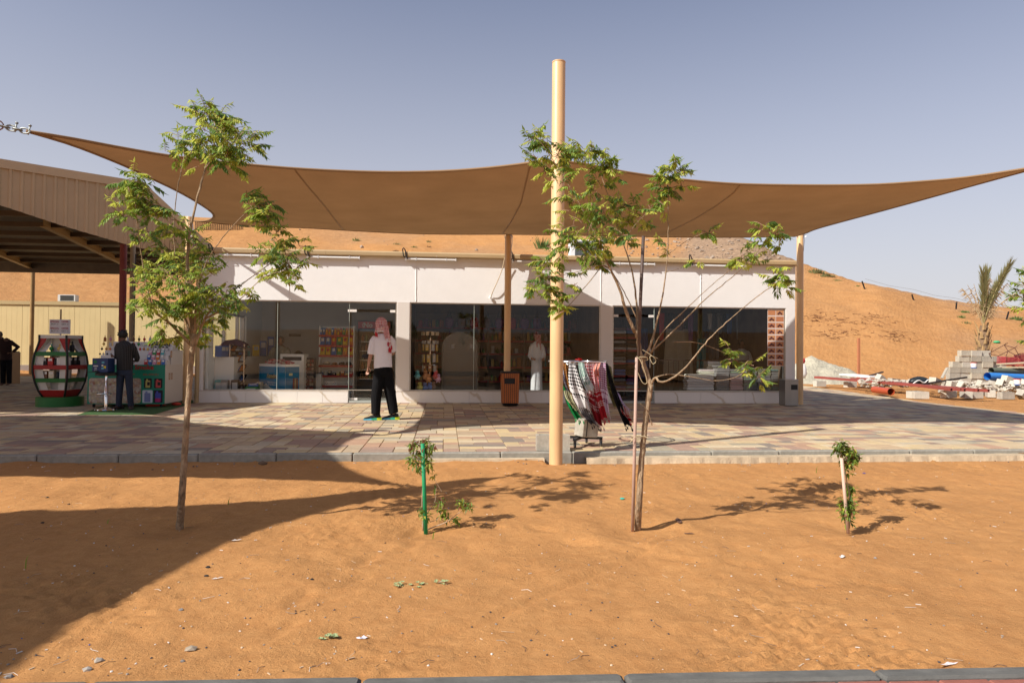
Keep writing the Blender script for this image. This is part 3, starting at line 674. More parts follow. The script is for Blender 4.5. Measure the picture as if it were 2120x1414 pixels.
# light tubes below the gutter
LM = mat('lamp_housing', (.66, .66, .66), .35, .1); LW = mat('tube_diffuser', (.82, .82, .80), .3)
pxs = [(452, 532, 'half behind the left tree'), (634, 742, 'above the first shop window'), (838, 942, 'above the second shop window, left end'), (1060, 1165, 'behind the tall cream pole'), (1262, 1354, 'above the dark glass door'), (1432, 1544, 'above the right shop window')]
for k, (a, c, w_) in enumerate(pxs):
    zz = 3.335; t = thing('tube_light', 'white tube light under the gutter '+w_, 'wall light', (FX(a, 15.97), 15.97, zz), 0, 'tube lights under the gutter')
    L = FX(c, 15.97)-FX(a, 15.97)
    b = MB(); b.tube([V((0, 0, 0)), V((L, 0, 0))], .026, 12); b.build('tube', LW, t, autos=40)
    b = MB(); b.bx(0, L, .0, .03, .012, .035); b.bx(-.01, .012, -.028, .035, -.026, .035); b.bx(L-.012, L+.01, -.028, .035, -.026, .035); b.bx(L*.2, L*.2+.02, -.03, .08, -.03, .04); b.bx(L*.8, L*.8+.02, -.03, .08, -.03, .04); b.build('housing', LM, t)
    hk = hook(a-4 if k else 432); hk.build('hook', BLACK, t, world=True)
t = thing('wall_cable', 'loose white cable hanging from the gutter to a plug on the wall', 'cable', (FX(1043, 15.9), 15.9, 3.4))
b = MB(); b.tube(curve_pts([at(1045, 534, Y=15.9), at(1040, 556, Y=15.93), at(1031, 580, Y=15.93), at(1021, 602, Y=15.96), at(1017, 613, Y=16.02)], 18), .011, 6); b.build('cord', mat('old_cable', (.55, .44, .30), .7), t, world=True)
b = MB(); b.lathe(at(1015, 616, Y=16.0)-V((0, 0, .03)), [(.025, 0), (.032, .02), (.025, .06), (.01, .07)], 10); b.build('plug', WHITE, t, world=True)
t = thing('security_camera', 'dark security camera on the white wall near the left end of the shop', 'camera', (FX(430), YF-.15, 3.05))
b = MB(); b.box((0, 0, 0), (.075, .16, .07), Matrix.Rotation(R(-15), 3, 'X')); b.build('housing', mat('grey_plastic', (.16, .16, .16), .4), t)
b = MB(); b.cyl((0, .03, .02), (0, .15, .06), .02); b.build('bracket', WHITE, t)
def acunit(loc, w_, h_, label, grp=None, rz=0):
    t = thing('air_conditioner', label, 'air conditioner', tuple(loc), rz, grp)
    b = MB(); b.bbox((0, 0, h_/2), (w_, .32, h_), .012); b.build('casing', mat('ac_casing', (.62, .62, .60), .5, nz=(6, .06)), t)
    b = MB(); 
    for i in range(9): b.bx(-w_*.32, w_*.38, -.168, -.161, h_*(.14+.085*i), h_*(.14+.085*i)+.006)
    for i in range(7): b.bx(-w_*.32+i*w_*.7/6-.003, -w_*.32+i*w_*.7/6+.003, -.172, -.168, h_*.12, h_*.88)
    b.build('grille', mat('ac_grille', (.10, .105, .10), .6), t)
    b = MB(); b.bx(-w_*.36, w_*.42, -.1605, -.1603, h_*.08, h_*.92); b.build('fan_opening', mat('ac_dark', (.08, .085, .085), .7), t)
    b = MB(); b.bx(-w_*.4, -w_*.34, -.15, .15, -.06, 0); b.bx(w_*.34, w_*.4, -.15, .15, -.06, 0); b.build('foot', STEEL, t)
    return t
p = at(1212, 533, Y=17.5); acunit((p.x, 17.5, 3.52), .86, .60, 'big white air conditioner on the flat shop roof behind the tall pole', 'rooftop air conditioners')

# ================================================================== shed on the left
TAN = mat('tan_cladding', (.46, .335, .20), .55, nz=(2.5, .07)); DKR = mat('roof_sheet_underside', (.15, .125, .10), .6, nz=(5, .25))
YEL = mat('ochre_steel', (.33, .20, .075), .55, nz=(5, .15))
shed = thing('market_shed', 'open tan steel shed with corrugated cladding at the left edge', 'shed', (-8.4, 13.9, 0))
K = 13.0/12
def SP(s, z):      # point on the oblique facade
    D = (12+1.536*s)*K; xc = (-9+1.62*s)*K
    return CAM+FWD.xy.to_3d().normalized()*D+V((_r0.x, _r0.y, 0)).normalized()*xc+V((0, 0, z-1.2))
TOPZ = lambda s: 4.79 if s < 1 else 4.79-(s-1)/.646*1.30
BOT = [(-2.6, 4.55), (-1.2, 4.30), (-.4, 4.06), (0, 3.90), (.389, 3.66), (.6, 3.55), (.871, 3.415), (1.205, 3.28), (1.5, 3.22), (1.66, 3.20)]
dS = (SP(1, 0)-SP(0, 0)); lenS = dS.length; nS = V((dS.y, -dS.x, 0)).normalized()
b = MB(); s = -2.6; step = .135/lenS; vs = []; zt = []
while s < 1.646:
    for ds, off in ((0, .028), (.18, .028), (.30, 0), (.88, 0)):
        q_ = s+ds*step*1.35
        if q_ > 1.646: break
        vs.append((SP(q_, TOPZ(q_)-.14*(1 if s < 1 else .8))+nS*off, SP(q_, lerp_tab(BOT, q_))+nS*off))
    s += step*1.35
fs = [(2*i, 2*i+1, 2*i+3, 2*i+2) for i in range(len(vs)-1)]
b.add([p for pr in vs for p in pr], fs); b.build('corrugated_cladding', TAN, shed, world=True)
b = MB()
def band(s0, s1, h):
    a0, a1, n_ = SP(s0, TOPZ(s0)), SP(s1, TOPZ(s1)), nS*.045
    b.add([a0+n_, a1+n_, a1+n_-V((0, 0, h)), a0+n_-V((0, 0, h)), a0-nS*.2, a1-nS*.2], [(0, 1, 2, 3), (0, 4, 5, 1)])
band(-2.6, .999, .17); band(1.001, 1.646, .15)
b.build('roof_flashing', mat('tan_flashing', (.50, .37, .225), .5, nz=(3, .06)), shed, world=True)
# roof sheets and purlins; the right eave runs back and to the left
def skew(D, xc, z): return CAM+V((FWD.x, FWD.y, 0)).normalized()*D+V((_r0.x, _r0.y, 0)).normalized()*xc+V((0, 0, z-1.2))
def eaveY(X): return 15.45-(X+6.56)/.225          # depth where the eave reaches this X
b = MB(); vs = []; i = 0
while True:
    X = -26+i*.1; off = .03 if i % 2 else 0
    yfr = 12.0 if X < -10.9 else 12.0+(X+10.9)*.78+.25
    yb = min(30.6, eaveY(X))
    if yb < yfr+.2: break
    vs += [V((X, yfr, 4.76+off)), V((X, yb, 4.76+(yb-yfr)*.009+off))]; i += 1
n = len(vs)//2
b.add(vs, [(2*i, 2*i+1, 2*i+3, 2*i+2) for i in range(n-1)]); b.build('roof', DKR, shed, world=True)
b = MB()
for D in (14.6, 16.4, 18, 19.6, 21.2, 22.8, 24.4, 26.1, 28, 29.9):
    Y = D+.8; b.bx(-26, min(-12.2+(Y-11.9)/.78 if Y < 15.6 else 99, -6.56-(Y-15.45)*.225-.05), Y-.04, Y+.04, 4.60, 4.74)
b.build('purlin', mat('brown_purlin', (.10, .065, .038), .6, nz=(5, .2)), shed, world=True)
b = MB(); b.bx(-26, -10.0, 30.4, 30.5, 4.36, 4.86); b.build('back_fascia', DKR, shed, world=True)
def ibeam(p0, p1, w_, h, mt, name):
    b = MB(); d = (p1-p0).normalized(); s_ = V((-d.y, d.x, 0)).normalized(); u = V((0, 0, 1))
    for z0, z1, ww in ((-h, -h+.016, w_), (-.016, 0, w_), (-h+.016, -.016, .012)):
        vs = [p+s_*x_*ww/2+u*z for p in (p0, p1) for x_, z in ((-1, z0), (1, z0), (1, z1), (-1, z1))]
        b.add(vs, [(0, 1, 2, 3), (7, 6, 5, 4), (0, 4, 5, 1), (1, 5, 6, 2), (2, 6, 7, 3), (3, 7, 4, 0)])
    b.build(name, mt, shed, world=True)
ibeam(at(90, 452, D=18.7), at(262, 540, D=27.2), .16, .24, YEL, 'rafter')
ibeam(at(-30, 503, D=22.8), at(80, 552, D=30.0), .16, .24, YEL, 'rafter')
def post(px, ytop, D, r_, mt, lab, zb=0.0):
    p = at(px, ytop, D=D); b = MB(); b.cyl((p.x, p.y, zb), (p.x, p.y, p.z), r_, 16); b.build('post', mt, shed, world=True, label=lab)
post(68.5, 548, 30.8, .085, YEL, 'ochre post at the back of the shed', -.05)
post(256, 506, 16.6, .080, MAROON, 'dark maroon round post')
post(275.5, 506, 17.4, .062, mat('beige_post', (.33, .25, .16), .5), 'thin beige post beside the maroon one')
b = MB(); p = at(281, 520, D=17.3); b.tube([V((p.x, p.y, 0)), V((p.x, p.y, 3.6))], .012, 5); b.build('cable', BLACK, shed, world=True)
# ------------------------------------------------------------------ portacabin behind
cb = at(200, 753, D=34); CY = 34.2; CZ = .40
cab = thing('portacabin', 'long pale yellow cabin wall behind the shed', 'building', (-24, CY, CZ))
YC = mat('pale_yellow_panel', (.68, .54, .275), .5, nz=(1.5, .05))
xs_ = -36.0
while xs_ < -6.5:
    b = MB(); k = int(1.15/.115)
    for j in range(10):
        b.bx(xs_+j*.115+.0005, xs_+j*.115+.1145, CY+(.0 if j % 2 else .002), CY+.04, CZ, CZ+2.83)
    b.build('wall_panel', YC, cab, world=True); xs_ += 1.16
b = MB(); b.bx(-36, -6.4, CY-.05, CY+.1, CZ+2.835, CZ+3.0); b.bx(-36, -6.4, CY+.1, CY+2.6, CZ+2.9, CZ+2.98); b.build('roof_trim', mat('cabin_trim', (.50, .38, .19), .5), cab, world=True)
b = MB(); b.bx(-36, -6.4, CY+.05, CY+2.5, CZ, CZ+2.88); b.build('core', YC, cab, world=True)
b = MB(); b.bx(-37, -6, CY-.25, CY+2.8, -.3, CZ-.002); b.build('cabin_base', mat('base_concrete', (.30, .25, .22), .9), None, kind='structure')
b = MB(); b.bx(-37, -6, 31.0, CY-.25, -.3, .02); b.build('sand_strip', SAND, None, kind='structure')
for px, w_ in ((27, 'left'), (180, 'middle')):
    p = at(px, 632, D=34.6); acunit((p.x, CY+.6, CZ+3.04), .80, .32, 'small air conditioner on the yellow cabin roof, '+('left of the thin ochre post' if px < 60 else 'above the perfume stall'), 'rooftop air conditioners')
# ------------------------------------------------------------------ hill-top things
def fpost(px, py, top, D, lean, label):
    g = on_terrain(px, py, 40); t = thing('fence_post', label, 'post', tuple(g), 0, 'fence posts along the dune ridge')
    h = (py-top)/F*(g-CAM).dot(FWD); b = MB(); b.box((lean*h/2, 0, h/2-.1), (.09, .07, h+.2), Matrix.Rotation(lean, 3, 'Y')); b.build('shaft', BLACK, t); return g
FP = [(1791, 600, 583, -.35, 'leftmost dark post on the dune ridge, leaning left'), (1892, 622, 610, -.3, 'short dark post in the middle of the dune ridge'), (1979, 641, 626, .1, 'upright dark post on the dune ridge left of the palm'), (2083, 662, 645, .3, 'dark post leaning right, right of the palm')]
gp = [fpost(a, b_, c, 0, d_, l) for a, b_, c, d_, l in FP]
for (p_, q_), k in zip(zip(gp, gp[1:]), range(3)):
    b = MB(); 
    for h in (.5, .85): b.tube([p_+V((0, 0, h)), (p_+q_)/2+V((0, 0, h-.12)), q_+V((0, 0, h))], .012, 4)
    b.build('fence_wire', mat('fence_wire', (.2, .2, .2), .5), None, world=False, label='thin wire strung between dune posts, '+('left span', 'middle span', 'right span beside the palm')[k], cat='wire', group='wires of the dune fence')
g0, g1 = on_terrain(404, 477, 40), on_terrain(503, 476, 40)
t = thing('mesh_fence', 'low dark mesh fence on the dune top behind the sail corner', 'fence', tuple(g0))
b = MB(); dd = g1-g0; dd.z = 0
zt_ = at(450, 457, D=(g0-CAM).dot(FWD)).z
for i in range(27): p_ = g0+dd*(i/26); b.box((p_.x, p_.y, (zt_+g0.z-1)/2), (.05, .05, zt_-g0.z+1))
for k in range(9): z = g0.z+(zt_-g0.z)*k/8; b.tube([V((g0.x, g0.y, z)), V((g1.x, g1.y, z))], .025, 4)
b.build('mesh', mat('fence_brown', (.07, .045, .03), .8), t, world=True)
def tuft(px, py, w_, h, cmat, label, seed, name='shrub', n=90):
    g = on_terrain(px, py); D = (g-CAM).dot(FWD); ww = w_/F*D/2; hh = h/F*D; r_ = random.Random(seed)
    t = thing(name, label, 'shrub', tuple(g), 0, 'wild shrubs on the dunes'); b = MB()
    for i in range(n):
        a = r_.random()*6.28; q = r_.random()**.6; L = hh*r_.uniform(.5, 1.1)*(1.1-.5*q)
        p = V((cos(a)*q*ww, sin(a)*q*ww*.6, -.05)); tp = p+V((cos(a)*L*.5, sin(a)*L*.4, L)); s_ = V((-sin(a), cos(a), 0))*ww*.05
        b.add([p-s_, p+s_, (p+tp)/2+s_*1.2+V((0, 0, L*.1)), tp], [(0, 1, 2), (0, 2, 3)])
    b.build('foliage', cmat, t)
SG = mat('dry_shrub', (.17, .18, .07), .9, nz=(.9, .3)); SG2 = mat('desert_shrub', (.10, .17, .045), .9, nz=(.9, .3)); SG3 = mat('brown_shrub', (.12, .08, .045), .9)
tl = [(738, 500, 16, 9, SG2, 'bright green tuft on the dune left of centre, above the first tube light'), (822, 507, 14, 7, SG, 'grey green tuft above the second tube light'), (857, 513, 12, 6, SG2, 'small green tuft below the sail edge, above the middle window'), (888, 502, 9, 7, SG, 'thin pale tuft just under the sail edge'), (888, 513, 9, 5, SG3, 'dark low tuft on the dune close to the gutter'), (818, 521, 14, 4, SG3, 'brown low tuft right behind the gutter'),
      (1690, 566, 34, 12, SG, 'olive shrub on the dune crest beside the right cream pole'), (1712, 573, 34, 9, SG, 'second olive shrub down the crest from the cream pole'), (1733, 582, 20, 6, SG, 'low dry tuft at the top of the right dune'), (1776, 594, 14, 4, SG2, 'small green tuft near the leftmost ridge post'),
      (1990, 658, 16, 9, SG2, 'round green bush on the flat crest left of the palm'), (2000, 671, 20, 7, SG, 'pale bush below the crest left of the palm'), (1996, 648, 22, 6, SG2, 'green bush on the skyline left of the palm'), (2104, 662, 30, 10, SG2, 'spreading green bush at the right edge of the dune'), (503, 470, 24, 10, SG2, 'dark bush on the skyline beside the mesh fence'), (530, 471, 22, 9, SG2, 'round bush on the skyline right of the mesh fence'),
      (1122, 515, 26, 26, SG2, 'green creeping plant on the slope left of the rooftop air conditioner'), (1258, 505, 24, 26, SG2, 'green creeping plant on the slope right of the rooftop air conditioner')]
for i, q in enumerate(tl): tuft(q[0], q[1], q[2], q[3], q[4], q[5], i, n=60 if q[2] < 22 else 130)
rr_ = random.Random(3); b = MB()
for i in range(300):
    if i < 270: px, py = rr_.uniform(1300, 1645), rr_.uniform(492, 545)
    else: px, py = rr_.uniform(520, 1300), rr_.uniform(476, 530)
    g = on_terrain(px, py)
    if (g-CAM).length < 125: b.rock(g+V((0, 0, .05)), rr_.choice((.05, .06, .09, .13, .22))*rr_.uniform(.7, 1.2), rr_)
b.build('dune_stones', mat('dune_stone', (.32, .25, .19), .9, nz=(1, .3)), kind='stuff')
b = MB()
for i in range(150):
    cx, cy, sx_, sy_ = rr_.choice([(1790, 668, 60, 14), (1740, 690, 60, 22), (1860, 700, 30, 18), (1700, 660, 30, 16)])
    g = on_terrain(rr_.gauss(cx, sx_*.5), rr_.gauss(cy, sy_*.5)); a = rr_.random()*6; P = [g+V((0, 0, .02))]
    for k in range(4): a += rr_.uniform(-.8, .8); P.append(P[-1]+V((cos(a)*.15, sin(a)*.09, rr_.uniform(-.03, .07))))
    b.tube(P, [.016, .015, .012, .009, .005], 4)
b.build('dry_twigs', mat('dead_twigs', (.16, .065, .03), .9), kind='stuff')
# ================================================================== trees
def leaflet(b, p, d, n, L, wd, mi):
    """lance shaped leaflet folded along the midrib"""
    s_ = d.cross(n); s_ = s_.normalized()*wd if s_.length > 1e-6 else V((wd, 0, 0))
    m_ = p+d*L*.42; t_ = p+d*L+n*(-L*.10)
    b.mi = mi; b.add([p, m_+s_+n*wd*.5, t_, m_-s_+n*wd*.5, m_], [(0, 4, 1), (4, 2, 1), (0, 3, 4), (4, 3, 2)])
def pinnate(b, p, d, L, rnd, npair=6, ll=.052, lw=.0085, droop=.5, mi=None):
    d = d.normalized(); P = [p]; g = V((0, 0, -1)); dd = d.copy(); n = npair+2
    for k in range(n): dd = (dd+g*(droop/n)*(1.5 if k > n/3 else .6)).normalized(); P.append(P[-1]+dd*L/n)
    s_ = dd.cross(g); s_ = s_.normalized() if s_.length > .05 else V((rnd.uniform(-1, 1), rnd.uniform(-1, 1), 0)).normalized()
    m0 = rnd.choices((0, 1, 2), (5, 3, 4))[0] if mi is None else mi
    b.mi = 4; b.tube(P, [.0022]*(len(P)-1)+[.0008], 3)
    for k in range(2, len(P)):
        for sg in (-1, 1):
            t = (P[k]-P[k-1]).normalized(); e = (t*.55+s_*sg*.75+g*rnd.uniform(.25, .95)).normalized()
            q = ll*rnd.uniform(.75, 1.15)*(1 if k < len(P)-2 else .8); nn = (V((0, 0, 1))-e*e.z)
            nn = nn.normalized() if nn.length > .1 else t
            leaflet(b, P[k], e, nn, q, lw*rnd.uniform(.8, 1.2), m0 if rnd.random() < .8 else rnd.choice((0, 1, 2)))
    leaflet(b, P[-1], (P[-1]-P[-2]).normalized(), s_.cross(P[-1]-P[-2]).normalized(), ll, lw, m0)
def cluster(b, c, r_, rnd, n, top=None, young=.25):
    for i in range(n):
        a = rnd.random()*6.283; el = rnd.uniform(-.35, 1.1); d = V((cos(a)*cos(el), sin(a)*cos(el), sin(el)))
        p = c+V((rnd.gauss(0, .34), rnd.gauss(0, .34), rnd.gauss(0, .30)))*r_
        y = rnd.random() < young
        pinnate(b, p, d, r_*rnd.uniform(.55, .95)+.03, rnd, npair=rnd.randint(4, 6), ll=(.045 if y else .056), lw=(.0072 if y else .0095), droop=rnd.uniform(.3, 1.1), mi=1 if y else None)
    for i in range(max(2, n//5)):
        a = rnd.random()*6.283; p = c+V((rnd.gauss(0, .3), rnd.gauss(0, .3), rnd.gauss(0, .3)))*r_; b.mi = 4; b.tube([c, p], [.003, .0015], 4)
def tree(name, label, base_px, D, limbs, clusters, seed, dens=1.0, group='young neem trees planted in the sand', depth=.45):
    rnd = random.Random(seed); base = at(base_px[0], base_px[1], z=-.13)
    t = thing(name, label, 'tree', tuple(base), 0, group)
    b = MB()
    for pts, r0, r1, dy in limbs:
        n = len(pts); P = [at(x, y, D=D+dy*(i/(n-1))**1.0 if len(q) == 2 else D+q[2]) for i, q in enumerate(pts) for x, y in [q[:2]]]
        if pts[0][1] > 1080: P[0] = base.copy(); P.insert(0, base-V((0, 0, .1)))
        C = curve_pts(P, max(8, len(P)*4)); k = len(C)-1
        C = [c+V((noise.noise(V((i*.8, seed, 1)))*.006, noise.noise(V((i*.8, seed, 5)))*.006, 0)) if 0 < i < k else c for i, c in enumerate(C)]
        b.tube(C, [(r0+(r1-r0)*min(1, (i/k)*1.5)**.7)*(.82 if r0 < .02 else 1)*(1+.10*noise.noise(V((i*.9, seed, r0*99)))) for i in range(k+1)], 9 if r0 > .01 else 6)
    b.build('trunk', BARK, t, smooth=True, world=True)
    b = MB()
    for q in clusters:
        x, y, r_ = q[:3]; dd = q[3] if len(q) > 3 else rnd.uniform(-depth, depth); n = int(max(3, (r_/45)**1.7*15*dens*(q[4] if len(q) > 4 else 1)))
        cluster(b, at(x, y, D=D+dd), r_/F*D, rnd, n)
    b.build('crown', LEAFS, t, world=True)
    return t
t1 = tree('neem_tree', 'young tree on the left with a thin leaning trunk and loose leafy crown', (372, 1094), 4.92, [
    ([(372, 1094), (378, 1010), (383, 930), (389, 840), (394, 770), (399, 715), (401, 690)], .030, .020, 0),
    ([(401, 690), (390, 610), (388, 550), (392, 490), (404, 430), (418, 375), (432, 330)], .020, .008, .1),
    ([(432, 330), (445, 290), (440, 250), (425, 225)], .007, .003, .0), ([(425, 350), (455, 310), (490, 290)], .006, .003, -.1),
    ([(396, 700), (376, 630), (366, 560), (360, 480), (366, 400), (381, 325), (378, 300)], .012, .004, .25),
    ([(397, 715), (350, 668), (318, 640), (298, 560), (286, 480), (280, 420)], .016, .004, -.25),
    ([(402, 690), (408, 610), (425, 550), (455, 500), (490, 460), (520, 432)], .012, .004, -.2),
    ([(404, 715), (430, 650), (480, 605), (540, 560), (575, 535)], .014, .004, .15), ([(425, 660), (490, 625), (545, 575), (590, 560)], .009, .003, -.15),
    ([(400, 640), (440, 600), (460, 590)], .007, .003, -.2), ([(395, 690), (420, 670), (450, 660)], .006, .003, 0)],
    [(428, 235, 32, .0), (455, 250, 40), (440, 280, 45), (490, 270, 38), (505, 300, 36), (470, 320, 36), (405, 305, 36), (380, 300, 26), (360, 320, 22), (440, 330, 30), (490, 335, 26), (415, 215, 18),
     (270, 395, 36, -.2), (300, 380, 30, -.2), (255, 440, 28, -.25), (300, 430, 36, -.2), (340, 440, 32), (320, 480, 28), (290, 490, 22), (355, 475, 26), (280, 370, 20, -.2),
     (520, 415, 26, -.2), (545, 425, 30, -.25), (555, 455, 26, -.25), (575, 480, 24, -.2), (590, 505, 20, -.15),
     (560, 530, 34, .15), (590, 520, 30, .1), (600, 550, 34, .1), (560, 570, 24), (610, 575, 20), (620, 510, 14),
     (390, 480, 30), (350, 520, 34), (380, 540, 38), (415, 520, 30), (310, 560, 34), (345, 580, 40), (390, 590, 42), (430, 560, 28), (310, 620, 34), (345, 640, 40), (395, 640, 42), (440, 620, 36), (470, 600, 24), (335, 690, 20), (370, 700, 28), (420, 690, 28), (450, 660, 26), (490, 640, 22), (515, 615, 18), (405, 715, 16), (290, 590, 22)], 1, dens=1.8)
t2 = tree('neem_tree', 'young tree on the right tied to a thin stake, wide open branches', (1320, 1098), 5.0, [
    ([(1320, 1098), (1323, 1040), (1327, 970), (1332, 910), (1339, 850), (1347, 795)], .028, .021, 0),
    ([(1347, 800), (1338, 770), (1326, 735), (1321, 700), (1315, 685)], .021, .016, 0),
    ([(1315, 688), (1298, 650), (1285, 605), (1272, 575), (1258, 545), (1248, 525), (1225, 470), (1190, 405), (1160, 355), (1130, 310), (1108, 280)], .019, .003, -.3),
    ([(1317, 695), (1319, 640), (1310, 570), (1296, 520), (1285, 490), (1268, 430), (1250, 380), (1240, 345)], .014, .003, .3),
    ([(1318, 660), (1300, 620), (1278, 580), (1262, 555)], .006, .004, -.1),
    ([(1330, 745), (1348, 710), (1366, 640), (1378, 570), (1383, 500), (1383, 440), (1386, 390)], .013, .004, -.1),
    ([(1333, 745), (1352, 725), (1400, 680), (1460, 620), (1520, 570), (1560, 530), (1588, 495)], .010, .004, .25),
    ([(1345, 735), (1370, 690), (1420, 640), (1480, 585), (1530, 545)], .008, .003, -.2),
    ([(1345, 800), (1357, 780), (1364, 790), (1385, 787), (1420, 760), (1470, 700), (1530, 645), (1580, 605), (1615, 585)], .013, .004, -.3),
    ([(1360, 780), (1385, 775), (1430, 780), (1480, 788), (1520, 782), (1548, 765)], .006, .003, -.1),
    ([(1395, 708), (1440, 709), (1475, 720), (1505, 733)], .005, .003, .1),
    ([(1262, 555), (1240, 550), (1200, 562), (1150, 572), (1125, 575)], .007, .003, -.3), ([(1245, 552), (1215, 590), (1175, 635), (1150, 650)], .005, .003, -.3),
    ([(1290, 500), (1320, 460), (1340, 440), (1350, 425)], .005, .002, 0), ([(1385, 525), (1420, 500), (1455, 483)], .004, .002, .0), ([(1375, 565), (1410, 555), (1440, 540)], .003, .002, 0),
    ([(1350, 880), (1340, 850), (1325, 835)], .005, .003, -.05)],
    [(1105, 285, 24, -.2), (1130, 300, 28, -.2), (1155, 320, 34, -.2), (1185, 320, 30, -.1), (1110, 330, 18, -.2), (1130, 350, 22), (1175, 350, 26), (1215, 320, 26, 0), (1240, 330, 32, .1), (1265, 345, 26, .1), (1245, 365, 28, .1), (1270, 360, 18, .1),
     (1160, 380, 24), (1180, 420, 26), (1190, 450, 28), (1160, 480, 24), (1150, 520, 24, -.3), (1180, 500, 28), (1210, 520, 34), (1240, 500, 30), (1225, 545, 24), (1250, 540, 20), (1235, 400, 26), (1250, 440, 28), (1275, 420, 26), (1300, 430, 26), (1300, 460, 20), (1325, 450, 20), (1335, 465, 18), (1275, 470, 18), (1220, 430, 18), (1300, 500, 22),
     (1385, 350, 22, -.1), (1400, 360, 26, -.1), (1370, 375, 24, -.1), (1390, 400, 28, -.1), (1375, 425, 24, -.1), (1345, 430, 14), (1410, 385, 18, -.1), (1365, 500, 12), (1378, 530, 15), (1398, 340, 14),
     (1460, 480, 18, .1), (1470, 490, 14, .1), (1580, 475, 22, .25), (1600, 490, 26, .25), (1575, 500, 20, .25), (1610, 510, 14, .25), (1535, 530, 22), (1555, 540, 22), (1520, 545, 14), (1442, 541, 11), (1610, 575, 26, -.3), (1630, 590, 22, -.3), (1600, 560, 16, -.3),
     (1120, 575, 26, -.3), (1130, 545, 22, -.3), (1105, 600, 18, -.3), (1140, 600, 22, -.3), (1150, 625, 22, -.3), (1165, 640, 20, -.3), (1130, 575, 18, -.3), (1200, 570, 12, -.3), (1190, 590, 12),
     (1512, 725, 18, .1), (1520, 742, 20, .1), (1555, 755, 20, -.1), (1560, 775, 22, -.1), (1575, 790, 12, -.1)], 2, dens=1.65)
# stake of the right tree, ties
st = at(1309, 1099, z=-.13); t = thing('tree_stake', 'thin weathered stake tied to the trunk of the right tree', 'stake', tuple(st))
b = MB(); b.tube([st-V((0, 0, .1)), at(1313, 960, D=4.96), at(1318, 740, D=4.93)], [.0125, .012, .011], 8); b.build('pale_stick', mat('pale_stick', (.44, .30, .24), .8, nz=(20, .15)), t, world=True, smooth=True)
b = MB(); b.tube([at(1321, 770, D=4.95), at(1326, 620, D=4.93), at(1332, 489, D=4.91)], [.011, .012, .012], 8); b.build('dark_stick', mat('dark_stick', (.085, .055, .045), .6, nz=(20, .2)), t, world=True, smooth=True)
b = MB(); STR = mat('twine', (.50, .42, .26), .9)
def loop(cx, cy, D, rx, ry, n=14, sd=1):
    r_ = random.Random(sd); return [at(cx+rx*cos(a), cy+ry*sin(a), D=D+.03*sin(a)) for a in [k*2*pi/n for k in range(n+1)]]
b.tube(loop(1320, 905, 4.97, 13, 3), .003, 4); b.tube([at(1304, 916, D=4.93), at(1315, 905, D=4.93), at(1334, 903, D=4.94), at(1341, 906, D=4.93)], .0028, 4)
b.tube(loop(1330, 743, 4.96, 12, 4), .003, 4); b.tube(curve_pts([at(1330, 724, D=4.9), at(1345, 733, D=4.9), at(1358, 745, D=4.9), at(1352, 754, D=4.9), at(1345, 737, D=4.9), at(1362, 742, D=4.9)], 16), .0024, 4)
b.tube(curve_pts([at(1318, 738, D=4.93), at(1328, 750, D=4.92), at(1340, 790, D=4.93), at(1331, 793, D=4.93), at(1320, 770, D=4.93)], 16), .0025, 4)
b.build('twine', STR, t, world=True)
b = MB(); b.tube(loop(391, 802, 4.9, 9, 3), .003, 4)
# leaves entering the frame at the right edge
t = thing('neem_tree', 'leafy branch tip reaching in at the right edge beside the palm', 'tree', tuple(at(2260, 1050, z=-.12)), 0, 'young neem trees planted in the sand')
b = MB(); b.tube(curve_pts([at(2260, 1052, z=-.2), at(2255, 800, D=5.6), at(2200, 680, D=5.6), at(2140, 620, D=5.6), at(2112, 600, D=5.6)], 14), [.03-.0017*i for i in range(15)], 7); b.build('trunk', BARK, t, world=True, smooth=True)
b = MB(); rn = random.Random(8)
for x, y, r_ in ((2122, 600, 18), (2118, 612, 18), (2130, 640, 24), (2160, 600, 40), (2140, 570, 22), (2170, 650, 40), (2135, 710, 10)): cluster(b, at(x, y, D=5.6), r_/F*5.6, rn, int(5+r_*.3))
b.build('crown', LEAFS, t, world=True)
# saplings
def whorl(b, c, r_, rnd, n, red=.2, LL=.055):
    for i in range(n):
        a = rnd.random()*6.283; el = rnd.uniform(-1.1, .9); d = V((cos(a)*cos(el), sin(a)*cos(el), sin(el)-.35)).normalized()
        p = c+V((rnd.gauss(0, .45), rnd.gauss(0, .45), rnd.gauss(0, .5)))*r_; nn = (V((0, 0, 1))-d*d.z)
        leaflet(b, p, d, nn.normalized() if nn.length > .1 else V((1, 0, 0)), LL*rnd.uniform(.7, 1.2), .0085*rnd.uniform(.8, 1.25), rnd.choices((0, 1, 2, 3), (5, 1.5, 4, red*10))[0])
def sapling(label, base, D, stems, whorls, stake, smat, seed):
    rnd = random.Random(seed); g = at(base[0], base[1], z=-.13); t = thing('sapling', label, 'sapling', tuple(g), 0, 'staked saplings in the sand bed'); b = MB()
    for P, r0 in stems: C = curve_pts([at(x, y, D=D+(q[0] if q else 0)) for x, y, *q in P], 16); b.tube(C, [r0*(1-.6*i/16) for i in range(17)], 6)
    b.build('stem', mat('pale_stem', (.40, .30, .20), .8, nz=(20, .2)), t, world=True, smooth=True)
    b = MB()
    for x, y, r_, n, red in whorls: whorl(b, at(x, y, D=D+rnd.uniform(-.05, .05)), r_/F*D*.9, rnd, int(n*1.8), red, .050)
    b.build('foliage', LEAFS, t, world=True)
    s_ = thing('plant_stake', stake[2], 'stake', tuple(at(stake[1][0], stake[1][1], z=-.13)), 0, 'stakes of the saplings')
    b = MB(); b.tube([at(*stake[0], D=D-.03), at(*stake[1], D=D-.03)-V((0, 0, .05))], stake[3], 10); b.build('stick', smat, s_, world=True, smooth=True)
